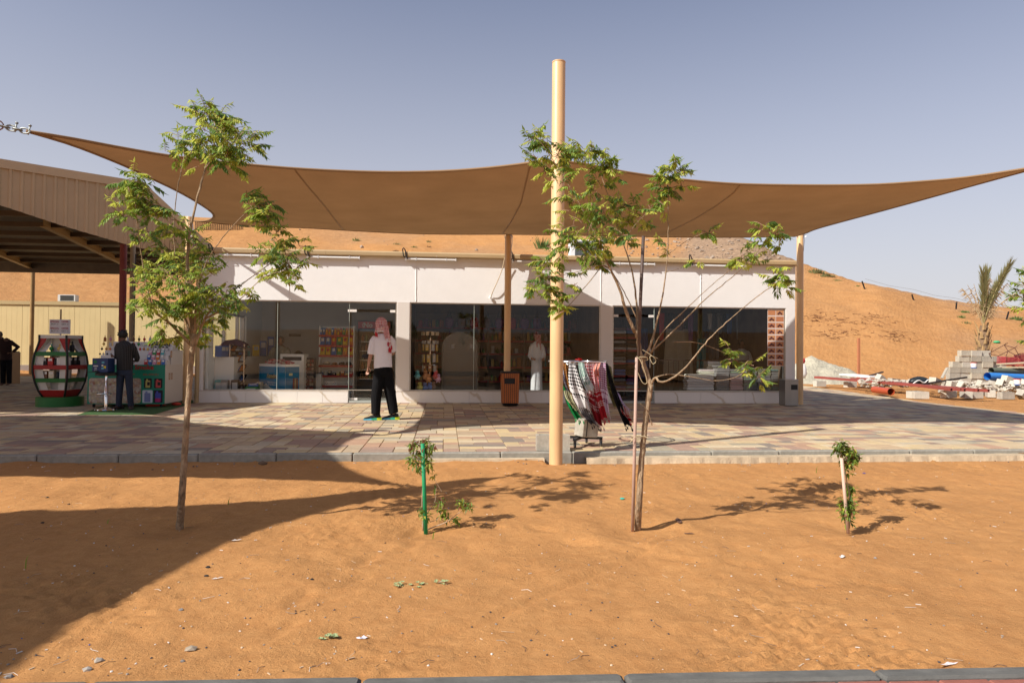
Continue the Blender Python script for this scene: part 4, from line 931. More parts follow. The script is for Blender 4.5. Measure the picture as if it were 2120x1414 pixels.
sapling('thin sapling with reddish tips beside the green stake', (880, 1098), 5.0, [
    ([(876, 1099), (874, 1040), (876, 980), (872, 940), (868, 905)], .006), ([(872, 985), (866, 965), (855, 950), (850, 935)], .004), ([(878, 960), (888, 940), (890, 920)], .003),
    ([(880, 1098), (900, 1090), (925, 1080), (945, 1065), (960, 1055)], .006), ([(890, 1080), (905, 1075), (912, 1062), (918, 1045)], .003), ([(884, 1062), (900, 1040), (903, 1010)], .003), ([(915, 1018), (903, 998), (898, 985)], .002)],
    [(862, 935, 14, 26, .25), (852, 955, 14, 28, .02), (868, 962, 12, 18, .02), (880, 912, 10, 16, .8), (892, 925, 14, 24, .3), (886, 955, 11, 18, .0), (888, 968, 9, 12, 0), (862, 918, 11, 14, .6), (850, 923, 8, 9, .8), (885, 940, 9, 12, .1),
     (914, 1036, 9, 14, .5), (908, 1050, 10, 12, 0), (918, 1065, 11, 22, .05), (956, 1042, 12, 26, .25), (971, 1048, 8, 14, 0), (943, 1075, 10, 14, 0), (874, 1060, 9, 12, 0), (882, 1068, 8, 9, 0), (902, 1012, 5, 5, .1), (898, 985, 4, 4, .9)],
    ((875, 918), (882, 1097), 'bright green round stake in the sand', .0145), mat('green_stake', (.010, .26, .10), .5, nz=(15, .12)), 4)
sapling('bushy sapling with mauve seed heads around the pale stake', (1755, 1092), 5.02, [
    ([(1758, 1094), (1760, 1040), (1752, 990), (1745, 950), (1736, 925)], .006), ([(1746, 955), (1755, 930), (1762, 920)], .004)],
    [(1740, 920, 12, 30, .35), (1733, 930, 10, 22, .1), (1750, 932, 14, 38, .25), (1762, 935, 13, 34, .35), (1770, 945, 11, 24, .3), (1765, 955, 11, 22, .1), (1757, 962, 12, 24, .05), (1752, 945, 12, 24, .1), (1755, 980, 6, 7, 0), (1761, 1010, 10, 18, 0), (1758, 1020, 7, 9, 0),
     (1750, 1045, 12, 34, .15), (1758, 1055, 13, 40, .1), (1750, 1062, 12, 32, .1), (1755, 1075, 11, 26, 0), (1745, 1040, 8, 14, .4), (1758, 1038, 9, 18, .7), (1753, 1052, 8, 18, .6)],
    ((1742, 948), (1756, 1090), 'pale wooden stake inside the bushy sapling', .0115), mat('pale_wood', (.56, .40, .31), .7, nz=(16, .1)), 5)
# weeds and grass blades
def weed(px, py, n, w_, label, seed):
    rnd = random.Random(seed); g = at(px, py, z=-.10); t = thing('weed', label, 'weed', tuple(g), 0, 'small weeds on the sand'); b = MB()
    for i in range(n):
        p = V((rnd.uniform(-1, 1)*w_, rnd.uniform(-.4, .4)*w_, .008+rnd.random()*.02)); a = rnd.random()*6.28
        for k in range(5): e = V((cos(a+k*1.25), sin(a+k*1.25), .4)).normalized(); leaflet(b, p, e, V((0, 0, 1)), .017, .005, 0)
    b.tube([V((-w_, 0, .004)), V((0, .01, .012)), V((w_, -.01, .006))], .0015, 3)
    b.build('leaves', [mat('weed_green', (.30, .36, .17), .7)]*5, t)
weed(850, 1218, 16, .085, 'creeping green weed on the sand right of centre', 1); weed(680, 1327, 12, .035, 'tiny rosette weed near the path kerb', 2); weed(912, 1211, 6, .05, 'faint trailing weed beside the creeping one', 3)
for i, (x, y, h, l) in enumerate([(52, 1180, 34, 'grass blade standing in the shade at the far left'), (472, 1045, 16, 'short grass blade right of the left trunk'), (1690, 978, 14, 'grass blade beside the concrete haunch'), (896, 1112, 14, 'grass blade under the green stake'), (222, 1085, 12, 'thin bent grass blade left of the left trunk')]):
    g = at(x, y, z=-.10); t = thing('grass_blade', l, 'grass', tuple(g), 0, 'single grass blades'); D = (g-CAM).dot(FWD); H = h/F*D; b = MB()
    b.add([V((-.004, 0, -.02)), V((.004, 0, -.02)), V((.008, 0, H*.6)), V((.02, 0, H)), V((.001, 0, H*.6))], [(0, 1, 2, 4), (4, 2, 3)]); b.build('blade', LEAFS[0], t)
# palm
D = 26.5; pb = at(2034, 790, D=D); pb.z = -.1
t = thing('date_palm', 'half dead date palm standing behind the concrete blocks', 'palm tree', tuple(pb))
b = MB(); b.tube([V((0, 0, 0)), V((.03, 0, 1.2)), V((.05, 0, 1.9)), V((.06, 0, 2.5))], [.24, .21, .19, .13], 14); b.build('trunk', mat('palm_trunk', (.22, .14, .08), .95, nz=(7, .35), bump=(14, .03)), t)
b = MB(); rn = random.Random(12)
for i in range(44):
    a = i*2.4; z = .6+i*.042; r_ = .2; d = V((cos(a), sin(a), 0)); p = V((.03, 0, z))+d*r_; q = p+d*.09+V((0, 0, .26)); s_ = V((-sin(a), cos(a), 0))
    b.add([p-s_*.07, p+s_*.07, q+s_*.035, q-s_*.035, p+d*.03, q+d*.02], [(0, 1, 2, 3), (0, 4, 5, 3), (4, 1, 2, 5)])
b.build('leaf_base', mat('palm_leaf_base', (.42, .28, .13), .9, nz=(6, .3)), t)
PGr = mat('palm_green', (.30, .29, .13), .6, nz=(4, .2), trans=.3); PDr = mat('palm_dry', (.52, .38, .21), .9, nz=(4, .2), trans=.2)
def frond(px, py, dy, dry, dens, seed, bend=.1, x0=2035, y0=672):
    rn = random.Random(seed); p0 = at(x0, y0, D=D); p1 = at(px, py, D=D+dy); c = p0.lerp(p1, .55)+V((0, 0, bend))+V((-(p1-p0).x*.18, 0, 0))
    C = [(p0*(1-u)**2+c*2*u*(1-u)+p1*u*u) for u in [k/22 for k in range(23)]]; b = MB(); b.mi = 1; b.tube(C, [.028*(1-.75*k/22) for k in range(23)], 5); b.mi = 0
    for k in range(5, 23):
        for sg in (-1, 1):
            for q in range(5):
                if rn.random() > dens: continue
                tt = (C[k]-C[k-1]).normalized(); s_ = V((sg*.8, rn.uniform(-.7, .7), rn.uniform(-.1, .25) if not dry else -.8)); L = (.55-.25*abs(k/22-.45))*(1 if not dry else .55)
                e = (tt*(1.2 if not dry else .1)+s_*.5).normalized(); p = C[k]-tt*rn.random()*.08; w_ = V((.019, 0, 0)) if abs(e.x) < .8 else V((0, 0, .019))
                b.add([p-w_, p+w_, p+e*L*.6+w_*.8, p+e*L], [(0, 1, 2), (0, 2, 3)])
    b.build('frond', [PDr if dry else PGr, PDr if dry else mat('frond_rib', (.34, .30, .12), .7)], t, world=True, label='dry brown palm frond' if dry else 'green palm frond')
for i, q in enumerate([(2090, 549, -.2, 0, .9, .1), (2082, 566, .3, 0, .8, .05), (2044, 563, .3, 0, .95, 0), (2034, 566, -.3, 0, .95, 0), (2060, 600, .1, 0, .9, 0), (1991, 597, .2, 1, .35, .05), (2003, 590, -.2, 1, .15, .0), (2016, 588, .1, 1, .1, 0), (2074, 588, .2, 1, .6, 0), (2086, 586, .0, 1, .3, 0), (2104, 606, .1, 1, .35, .1), (2050, 575, -.1, 1, .5, 0)]): frond(*q[:5], seed=i, bend=q[5])
# ================================================================== stalls on the left
COLN = {'red': (.45, .03, .03), 'blue': (.04, .12, .36), 'yellow': (.65, .42, .03), 'green': (.04, .24, .06), 'white': (.68, .67, .64), 'pink': (.55, .24, .33), 'black': (.02, .02, .022), 'orange': (.60, .19, .04), 'grey': (.22, .23, .24), 'purple': (.16, .06, .20), 'gold': (.62, .42, .12), 'brown': (.14, .06, .03), 'teal': (.06, .34, .36), 'amber': (.40, .16, .04), 'cream': (.62, .54, .40), 'silver': (.45, .45, .45), 'olive': (.14, .15, .05)}
def CM(n): return flat(COLN[n])
def item(name, label, cat, group, loc, dims, colr, kind='box', rz=0, accent=None):
    """small goods: every kind gets its own outline"""
    t = thing(name, label, cat, tuple(loc), rz, group); w_, d_, h_ = dims; b = MB()
    if kind == 'box':
        b.bbox((0, 0, h_/2), (w_, d_, h_), min(w_, d_)*.06); b.build('carton', CM(colr), t)
        q = MB(); q.bx(-w_*.36, w_*.36, -d_/2-.0015, -d_/2-.0003, h_*.55, h_*.88); q.build('printed_band', CM(accent or 'white'), t)
    elif kind == 'bottle':
        r_ = w_/2; b.lathe((0, 0, 0), [(r_*.9, 0), (r_, .01), (r_, h_*.5), (r_*.85, h_*.62), (r_*.28, h_*.74), (r_*.28, h_*.82)], 10); b.build('flask', CM(colr), t, smooth=True)
        q = MB(); q.lathe((0, 0, h_*.8), [(r_*.36, 0), (r_*.36, h_*.12), (r_*.15, h_*.2)], 8); q.build('stopper', CM(accent or 'gold'), t)
    elif kind == 'bulb':
        r_ = w_/2; b.lathe((0, 0, 0), [(r_*.4, 0), (r_*.25, h_*.12), (r_*.8, h_*.25), (r_, h_*.4), (r_*.8, h_*.55), (r_*.2, h_*.68), (r_*.15, h_*.8)], 10); b.build('flask', CM(colr), t, smooth=True)
        q = MB(); q.lathe((0, 0, h_*.78), [(r_*.2, 0), (r_*.5, h_*.1), (r_*.1, h_*.22)], 8); q.build('stopper', CM(accent or 'gold'), t)
    elif kind == 'bag':
        def fn(u, v):
            e = sin(pi*u)**.5*sin(pi*v)**.5; return V(((u-.5)*w_*(1-.10*sin(pi*v)), -d_*.5*e, v*h_))
        b.grid(fn, 8, 8); b.grid(lambda u, v: fn(u, v)*1.0+V((0, d_*sin(pi*u)**.5*sin(pi*v)**.5, 0)), 8, 8); b.build('bag', CM(colr), t, smooth=True)
        q = MB(); 
        q.grid(lambda u, v: fn(.22+.56*u, .42+.34*v)+V((0, -.003, 0)), 5, 4); q.build('logo_patch', CM(accent or 'yellow'), t, smooth=True)
    return t
# ---- barrel shaped display
BD = 13.85; bc = at(127, 842, D=BD); bc.z = 0
disp = thing('display_stand', 'barrel shaped shelf stand painted red, white and green with black ribs', 'display stand', (at(125, 800, Y=bc.y+.42).x, bc.y+.42, 0), R(-4))
prof = [(.16, .34), (.30, .46), (.50, .55), (.70, .60), (.88, .605), (1.05, .575), (1.20, .515), (1.33, .47), (1.47, .47)]
def pr(z): return lerp_tab(prof, z)*.80
sq = [(-1, -1), (1, -1), (1, 1), (-1, 1)]
def sqring(z, k=1.0): return [V((x*pr(z)*.72*k, y*pr(z)*.72*k, z)) for x, y in sq]
GRN = mat('flag_green', (.015, .13, .025), .5, nz=(6, .1)); RED = mat('flag_red', (.30, .012, .012), .5, nz=(6, .1)); SHW = mat('shelf_white', (.56, .54, .50), .5, nz=(6, .05)); BLK = mat('rib_black', (.012, .012, .012), .45)
b = MB(); b.lathe((0, 0, 0), [(.43, 0), (.43, .19), (.42, .195)], 28); b.build('round_base', GRN, disp, autos=40)
b = MB(); b.loft([sqring(.195), sqring(.24), sqring(.34)]); b.build('lower_panel', RED, disp)
b = MB(); b.loft([sqring(.34, .42), sqring(.6, .42), sqring(.9, .42), sqring(1.2, .42), sqring(1.44, .42)]); b.build('core', SHW, disp)
for z0, z1, m_, nm in ((.34, .352, SHW, 'shelf'), (.50, .58, GRN, 'shelf'), (.765, .85, RED, 'shelf'), (1.04, 1.125, GRN, 'shelf')):
    b = MB(); b.loft([sqring(z0), sqring(z1)]); b.build(nm, m_, disp)
b = MB(); b.loft([sqring(1.40), sqring(1.47)]); b.build('header', SHW, disp)
for k, (x, y) in enumerate(sq):          # corner fins and ribs
    b = MB(); P = [V((x*pr(z)*.725, y*pr(z)*.725, z)) for z in [.2+i*.0635 for i in range(21)]]
    b.tube(P, .021, 6); b.build('rib', BLK, disp, smooth=True)
    for ax in (0, 1):
        wb = MB()
        for (z0, z1), mc in zip(((.352, .505), (.58, .78), (.85, 1.06), (1.125, 1.40)), (GRN, RED, GRN, RED)):
            b = MB(); zz = [z0+(z1-z0)*i/4 for i in range(5)]
            for za, zb in zip(zz, zz[1:]):
                def pt(z, f, dp):
                    r_ = pr(z)*.72; q = [x*r_, y*r_]; q[ax] *= f; q[1-ax] = (y if ax == 0 else x)*(r_-dp); return V((q[0], q[1], z))
                fa, fb = (.90, .90) if z0 < 1.1 else (.90-.45*(za-z0)/(z1-z0), .90-.45*(zb-z0)/(z1-z0))
                b.add([pt(za, 1, 0), pt(za, fa, 0), pt(zb, fb, 0), pt(zb, 1, 0)], [(0, 1, 2, 3)])
                wb.add([pt(za, fa, 0), pt(za, fa-.03, .18), pt(zb, fb-.03, .18), pt(zb, fb, 0)], [(0, 1, 2, 3)])
            b.build('corner_panel', mc, disp)
        wb.build('inner_panel', SHW, disp)
goods = [(-.20, 1.125, 'bulb', 'cream', 'slim cream perfume flask on the top left shelf of the barrel stand'), (-.05, 1.125, 'bulb', 'green', 'green perfume flask with teal stopper on the barrel stand top shelf'), (.12, 1.125, 'bulb', 'gold', 'gold perfume flask, right one on the barrel stand top left shelf'),
         (-.25, .85, 'box', 'amber', 'narrow amber carton leftmost on the upper middle shelf of the barrel stand'), (-.15, .85, 'box', 'black', 'wide black perfume carton on the barrel stand'), (-.02, .85, 'box', 'red', 'red perfume carton on the upper middle shelf of the barrel stand'), (.085, .85, 'bottle', 'black', 'black bottle between the red and white cartons of the barrel stand'), (.165, .85, 'box', 'white', 'tall white carton on the upper middle shelf of the barrel stand'), (.235, .85, 'bottle', 'brown', 'dark brown bottle rightmost on the upper middle left shelf of the barrel stand'),
         (-.22, .58, 'box', 'silver', 'silver carton on the lower middle shelf of the barrel stand'), (-.11, .58, 'box', 'brown', 'brown and gold carton on the lower middle shelf of the barrel stand'), (.0, .58, 'box', 'cream', 'cream carton on the lower middle shelf of the barrel stand'), (.12, .58, 'bottle', 'black', 'black bottle behind the blue carton of the barrel stand'), (.22, .58, 'box', 'blue', 'pale blue patterned carton on the lower middle shelf of the barrel stand')]
RZD = Matrix.Rotation(R(-4), 3, 'Z')
for i, (x, z, k, c, l) in enumerate(goods):
    x = x*.98-.02
    p = disp.location+RZD @ V((x, -pr(z+.08)*.72+.09, z+.001)); w_ = {'box': .105, 'bottle': .07, 'bulb': .085}[k]; h = {'box': .155, 'bottle': .17, 'bulb': .16}[k]
    if c in ('amber', 'brown') and k == 'box': w_ = .06
    item('perfume_carton' if k == 'box' else 'perfume_bottle', l, 'perfume', 'perfumes on the barrel stand', p, (w_, .06, h), c, k, R(-4), {'green': 'teal', 'black': 'silver', 'red': 'white', 'blue': 'white'}.get(c))
for i in range(3): item('perfume_carton', ['tall black carton leftmost on the right face of the barrel stand', 'tall black carton in the middle of the right face of the barrel stand', 'tall black carton rightmost on the right face of the barrel stand'][i], 'perfume', 'perfumes on the barrel stand', disp.location+RZD @ V((pr(.9)*.72-.09, -.13+.15*i, .851)), (.09, .06, .17), 'black', 'box', R(86), 'silver')
for i in range(2): item('perfume_bottle', ['dark bottle half hidden at the top of the right face of the barrel stand', 'dark bottle standing at the top right of the barrel stand'][i], 'perfume', 'perfumes on the barrel stand', disp.location+RZD @ V((pr(1.2)*.72-.08, -.15+.17*i, 1.126)), (.085, .085, .22), 'black', 'bottle', R(86), 'black')
# offer sign
sp = at(124.5, 694, D=14.0); sg = thing('offer_sign', 'white board on a thin post reading special offer, behind the barrel stand', 'sign', (sp.x, sp.y+.3, 1.40))
sg.location.y = bc.y+.75; sg.location.x = at(124.5, 675, Y=bc.y+.75).x
b = MB(); b.cyl((0, .02, .0), (0, .02, .63), .016, 8); b.build('post', mat('sign_post', (.22, .15, .09), .6), sg)
b = MB(); b.bx(-.21, .21, -.012, 0, .10, .41); b.build('board', mat('sign_board', (.56, .54, .56), .5, nz=(4, .04)), sg)
TR, TG = flat((.30, .02, .03)), flat((.20, .21, .20))
for zz, l, r_, m_ in ((.365, 'SPECIAL', 'OFFER', TR), (.310, 'BUY 1!', 'GET 1!', TG), (.220, 'SPECIAL', 'OFFER', TR), (.163, 'BUY 1!', 'GET 1!', TG)):
    text(l, .050, (-.102, -.0135, zz), m_, sg, .001, bold=.0012); text(r_, .050, (.104, -.0135, zz), m_, sg, .001, bold=.0012)
# ---- perfume counter
KD = at(262, 760, D=13.9); kx0 = at(182, 760, D=13.9).x; kx1 = at(342, 760, D=13.9).x; ky = 14.62; KH = .875
KL = at(182, 760, Y=ky).x; KR = at(342, 760, Y=ky).x
kio = thing('perfume_counter', 'white and green wheeled perfume counter with stepped top behind the man in the striped shirt', 'counter', (KL, ky, 0))
KW = KR-KL; DP = .95
b = MB(); b.bx(0, KW, .012, DP, .08, KH); b.build('cabinet', mat('counter_white', (.60, .56, .52), .5, nz=(3, .05)), kio)
b = MB(); b.bx(0, KW-.002, -.004, .010, .075, KH+.0); b.build('front_panel', mat('counter_green', (.005, .19, .12), .45, nz=(4, .06)), kio)
SW = mat('step_white', (.60, .59, .58), .5, nz=(4, .04))
for k in range(5):
    z0 = KH+.001+k*.095; y0 = .12+k*.13; x0 = .10+k*.022; x1 = KW+.13-k*.035 if k < 4 else KW-.0
    x1 = min(KW-.01+.0, KW-.02-k*.012)
    b = MB(); b.bx(x0, x1, y0, DP-.02, z0, z0+.094); b.build('step', SW, kio)
b = MB(); b.bx(KW-.0105, KW+.0, .3, DP, KH, KH+.30); b.build('side_screen', SW, kio)
def pic(x0, x1, z0, z1, m_, name='picture', y=-.006, par=kio, lab=None):
    b = MB(); r_ = min(x1-x0, z1-z0)*.10; P = []
    for cx, cz, a0 in ((x1-r_, z1-r_, 0), (x0+r_, z1-r_, 90), (x0+r_, z0+r_, 180), (x1-r_, z0+r_, 270)): P += [(cx+r_*cos(R(a0+a)), cz+r_*sin(R(a0+a))) for a in (0, 30, 60, 90)]
    b.prism(P, y-.001, y+.0008); return b.build(name, m_, par, label=lab)
def bottles_print():
    m, nt, bs, ln = nodes('printed_bottle_shelves')
    t = nt.nodes.new('ShaderNodeTexCoord'); vo = nt.nodes.new('ShaderNodeTexVoronoi'); vo.inputs['Scale'].default_value = 20; ln.new(t.outputs['Object'], vo.inputs[0])
    r = ramp(nt, ln, vo.outputs[0], [(0, (.55, .48, .34)), (.25, (.30, .18, .06)), (.55, (.07, .04, .03))])
    hsv = nt.nodes.new('ShaderNodeSeparateColor'); ln.new(vo.outputs[1], hsv.inputs[0]); r2 = ramp(nt, ln, hsv.outputs[0], [(0, (.52, .40, .17)), (.5, (.55, .53, .48)), (.8, (.40, .13, .08)), (1, (.62, .60, .55))])
    wv = nt.nodes.new('ShaderNodeTexWave'); wv.bands_direction = 'Z'; ln.new(t.outputs['Object'], wv.inputs[0]); wv.inputs['Scale'].default_value = 1.6; wv.inputs['Distortion'].default_value = 1.2
    c = mixc(nt, ln, .5, r.outputs[0], r2.outputs[0]); c = mixc(nt, ln, wv.outputs[1], mixc(nt, ln, .25, c, (.50, .48, .44)), c)
    ln.new(c, bs.inputs['Base Color']); bs.inputs['Roughness'].default_value = .4; return m
def kx(px): return at(px, 760, Y=ky).x-KL
pic(kx(185), kx(293), .09, .60, bottles_print(), 'printed_shelves')
for i, (x0, x1, z0, z1, bgc, c, dk, lab) in enumerate([(299, 315, .40, .60, (.012, .012, .012), (.42, .35, .11), 1, 'black picture of a yellow device'), (320, 337, .40, .60, (.012, .012, .012), (.45, .06, .06), 1, 'black picture of a red device'), (296, 317, .10, .36, (.50, .55, .62), (.16, .19, .38), 0, 'pale picture of a blue device'), (319, 338, .10, .36, (.012, .012, .02), (.05, .06, .32), 0, 'black picture of a blue and magenta device')]):
    X0_, X1_ = kx(x0), kx(x1); p_ = pic(X0_, X1_, z0, z1, flat(bgc), 'device_picture', lab=lab); w_ = X1_-X0_; h = z1-z0
    pic(X0_+w_*.2, X1_-w_*.2, z0+h*.06, z1-h*.22, flat(c), 'device', -.008, p_); pic(X0_+w_*.3, X0_+w_*.5, z1-h*.24, z1-h*.08, flat(tuple(min(1, q*1.2) for q in c)), 'mouthpiece', -.0085, p_)
    if dk: pic(X0_+w_*.42, X1_-w_*.24, z0+h*.28, z0+h*.62, flat((.01, .01, .012)), 'screen', -.0105, p_)
    elif i == 3: pic(X0_+w_*.21, X1_-w_*.21, z0+h*.07, z0+h*.36, flat((.36, .02, .12)), 'lower_half', -.0105, p_)
TRD = flat((.34, .02, .02)); text('Smoke', .135, (kx(299), -.008, .822), TRD, kio, .0015, bold=.004); text('056-4791251', .058, (kx(313), -.008, .675), flat((.26, .10, .06)), kio, .001, bold=.001)
text('~', .10, (kx(277), -.008, .69), TRD, kio, .001)
for x, y, z, w_ in ((KW+.006, .25, 1.02, .09), (KW+.006, .18, .56, .09), (KW+.006, .30, .56, .09)):
    b = MB(); b.bx(KW+.001, KW+.003, y, y+w_, z, z+.15); o = b.build('sticker', flat((.46, .40, .33)), kio)
    b = MB(); b.bx(KW+.003, KW+.004, y+.01, y+w_-.01, z+.015, z+.135); b.build('sticker_print', flat((.36, .14, .07)), o); b = MB(); b.bx(KW+.004, KW+.005, y+.02, y+w_-.02, z+.03, z+.12); b.build('sticker_centre', flat((.46, .38, .30)), o)
for x, y in ((.08, .1), (KW-.1, .1), (.08, DP-.1), (KW-.1, DP-.1)):
    b = MB(); b.cyl((x-.015, y, .035), (x+.015, y, .035), .035, 12); b.bx(x-.02, x+.02, y-.01, y+.01, .035, .08); b.build('castor', BLACK, kio)
bt = [(217.5, 'bottle', 'amber'), (229, 'bulb', 'pink'), (264.5, 'bottle', 'silver'), (277, 'bulb', 'brown'), (288, 'bulb', 'olive'), (299, 'bulb', 'red'), (311, 'bottle', 'silver'), (324, 'bulb', 'gold'), (337, 'bulb', 'amber'), (349.5, 'bulb', 'gold')]
def kstep(k): return ky+.12+k*.13+.045, KH+.096+k*.095
for i, (px, k, c) in enumerate(bt):
    y_, z_ = ky+.86, KH+.476; item('perfume_bottle', '%s %s perfume %s, %s from the left along the very top of the counter' % ('tall' if k == 'bottle' else 'round', c, 'bottle' if k == 'bottle' else 'flask', ORD[i]), 'perfume', 'perfumes along the top step', (at(px, 700, Y=y_).x, y_, z_), (.055, .04, .135), c, k)
for i, (px, k, c) in enumerate([(215, 'bulb', 'gold'), (228, 'bottle', 'silver'), (277, 'bulb', 'red'), (287, 'bulb', 'green'), (298, 'bottle', 'silver'), (309, 'bulb', 'red')]):
    y_, z_ = kstep(3); item('perfume_bottle', '%s %s perfume %s, %s from the left on the step below the top' % ('slim' if k == 'bottle' else 'round', c, 'bottle' if k == 'bottle' else 'flask', ORD[i]), 'perfume', 'perfumes on the second step', (at(px, 715, Y=y_).x, y_, z_), (.055, .04, .105), c, k)
for i, (px, c) in enumerate([(211, 'black'), (220, 'amber'), (228, 'orange'), (282, 'purple'), (290, 'red'), (298, 'amber'), (306, 'yellow')]):
    y_, z_ = kstep(2); item('perfume_bottle', 'small %s flask, %s from the left on the middle step' % (c, ORD[i]), 'perfume', 'perfumes on the middle step', (at(px, 725, Y=y_).x, y_, z_), (.05, .035, .08), c, 'bulb')
for i, px in enumerate((207, 214, 222, 230)):
    y_, z_ = kstep(1); item('perfume_bottle', 'little %s flask, %s from the left on the second lowest step' % (('black', 'silver', 'black', 'grey')[i], ORD[i]), 'perfume', 'perfumes on the lower step', (at(px, 733, Y=y_).x, y_, z_), (.045, .035, .055), ('black', 'silver', 'black', 'grey')[i], 'bulb')
rows = [(4, 316, 8, ['black']*5, 'grey'), (3, 314, 7.8, ['silver', 'white', 'silver', 'white', 'silver'], 'black'), (2, 311, 8.4, ['pink', 'green', 'red', 'teal'], 'white'), (1, 308, 9.2, ['blue', 'pink', 'orange', 'silver'], 'white'), (0, 302, 9, ['red', 'blue', 'pink', 'orange', 'blue'], 'white')]
RN = ['front step', 'second step', 'middle step', 'fourth step', 'top step']
for k, px, st_, cs, ac in rows:
    for i, c in enumerate(cs):
        y_, z_ = kstep(k); y_ -= .075
        t = item('device_carton', '%s flat carton, %s from left in the row on the %s' % (c, ORD[i], RN[k]), 'carton', 'cartons leaning on the counter steps', (at(px+i*st_, 720, Y=y_).x, y_, z_-.094), (.062, .018, .108), c, 'box', 0, ac)
        t.rotation_euler = (R(-14), 0, 0)
b = MB(); b.bx(KL+.1, KL+KW+1.05, ky-.36, ky+.9, .0045, .012)
MATG = mat('artificial_turf', (.045, .105, .028), .95, nz=(60, .4), bump=(160, .01))
b = MB(); b.add([at(160, 858.5, z=.008), at(318, 858.0, z=.008), at(420, 828, z=.008), at(250, 828, z=.008)], [(0, 1, 2, 3)]); b.add([(at(160, 858.5, z=.008))-V((0, 0, .006)), at(318, 858.0, z=.002), at(318, 858.0, z=.008), at(160, 858.5, z=.008)], [(0, 1, 2, 3)]); b.build('turf_mat', MATG, None, label='green artificial turf mat lying under the perfume counter', cat='mat')
t = thing('red_bag', 'bright red plastic bag squashed under the perfume counter', 'bag', (kx(312)+KL, ky+.2, .01)); b = MB(); b.rock((0, 0, .03), .05, random.Random(1), (4.5, 2, .7), .2); b.rock((.34, .3, .03), .05, random.Random(2), (2.5, 2, .7), .2); b.build('bag', flat((.55, .04, .02)), t, smooth=True)
# stool with the blue carton on it
sy_ = 14.02; sxx = at(220, 800, Y=sy_).x; stl = thing('bar_stool', 'chrome bar stool with a black seat beside the man in the striped shirt', 'stool', (sxx, sy_, 0))
b = MB(); b.lathe((0, 0, .012), [(.205, 0), (.20, .012), (.08, .035), (.03, .05)], 24); b.build('foot_plate', CHROME, stl, autos=50)
b = MB(); b.lathe((0, 0, .05), [(.032, 0), (.032, .45), (.022, .46), (.022, .62)], 14); b.build('column', CHROME, stl, autos=50)
b = MB(); b.tube([V((.0+.13*cos(a), -.06+.13*sin(a)-.03, .33)) for a in [k*pi/8 for k in range(17)]], .011, 6); b.build('foot_ring', CHROME, stl, smooth=True)
b = MB(); b.lathe((0, 0, .67), [(.14, 0), (.19, .015), (.195, .05), (.16, .07)], 20); b.build('seat', mat('black_vinyl', (.015, .015, .016), .35), stl, autos=50)
bxl = thing('cardboard_box', 'dark blue carton with stickers on the bar stool', 'box', (sxx-.055, sy_, .742), R(-6))
b = MB(); b.bbox((0, 0, .135), (.30, .24, .27), .004); b.build('carton', mat('navy_carton', (.015, .035, .12), .5, nz=(5, .1)), bxl)
for x, z, w_, h, c in ((.06, .19, .05, .035, (.10, .35, .45)), (.05, .13, .03, .03, (.6, .6, .55)), (.095, .10, .045, .045, (.55, .42, .02)), (.055, .075, .045, .035, (.10, .35, .45)), (-.08, .12, .09, .022, (.5, .5, .5)), (-.08, .075, .045, .015, (.5, .5, .5)), (-.08, .035, .06, .015, (.5, .5, .5)), (-.09, .20, .06, .05, (.01, .14, .04))):
    b = MB(); b.bx(x-w_/2, x+w_/2, -.1225, -.1208, z-h/2, z+h/2); b.build('sticker', flat(c), bxl)
t = thing('cap', 'black cap and strap lying under the blue carton on the stool', 'cap', (sxx-.14, sy_-.1, .742)); b = MB(); b.lathe((0, 0, 0), [(.08, 0), (.07, .02), (.03, .035)], 12, .7); b.bx(-.16, -.02, -.05, .03, 0, .008); b.build('crown_and_peak', BLACK, t)
# cabinet at the left edge
cx_ = at(14, 795, z=0); t = thing('cabinet', 'brown wooden cabinet cut by the left edge of the picture', 'cabinet', (cx_.x, cx_.y, 0))
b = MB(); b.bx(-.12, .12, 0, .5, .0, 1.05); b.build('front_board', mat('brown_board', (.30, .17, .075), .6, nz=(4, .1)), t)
b = MB(); b.bx(-.50, -.128, .02, .5, .0, 1.04); b.build('side_board', mat('dark_board', (.14, .075, .035), .6, nz=(4, .1)), t); b = MB(); b.bx(-.6, .10, .03, .48, 1.052, 1.08); b.build('worktop', BLACK, t)

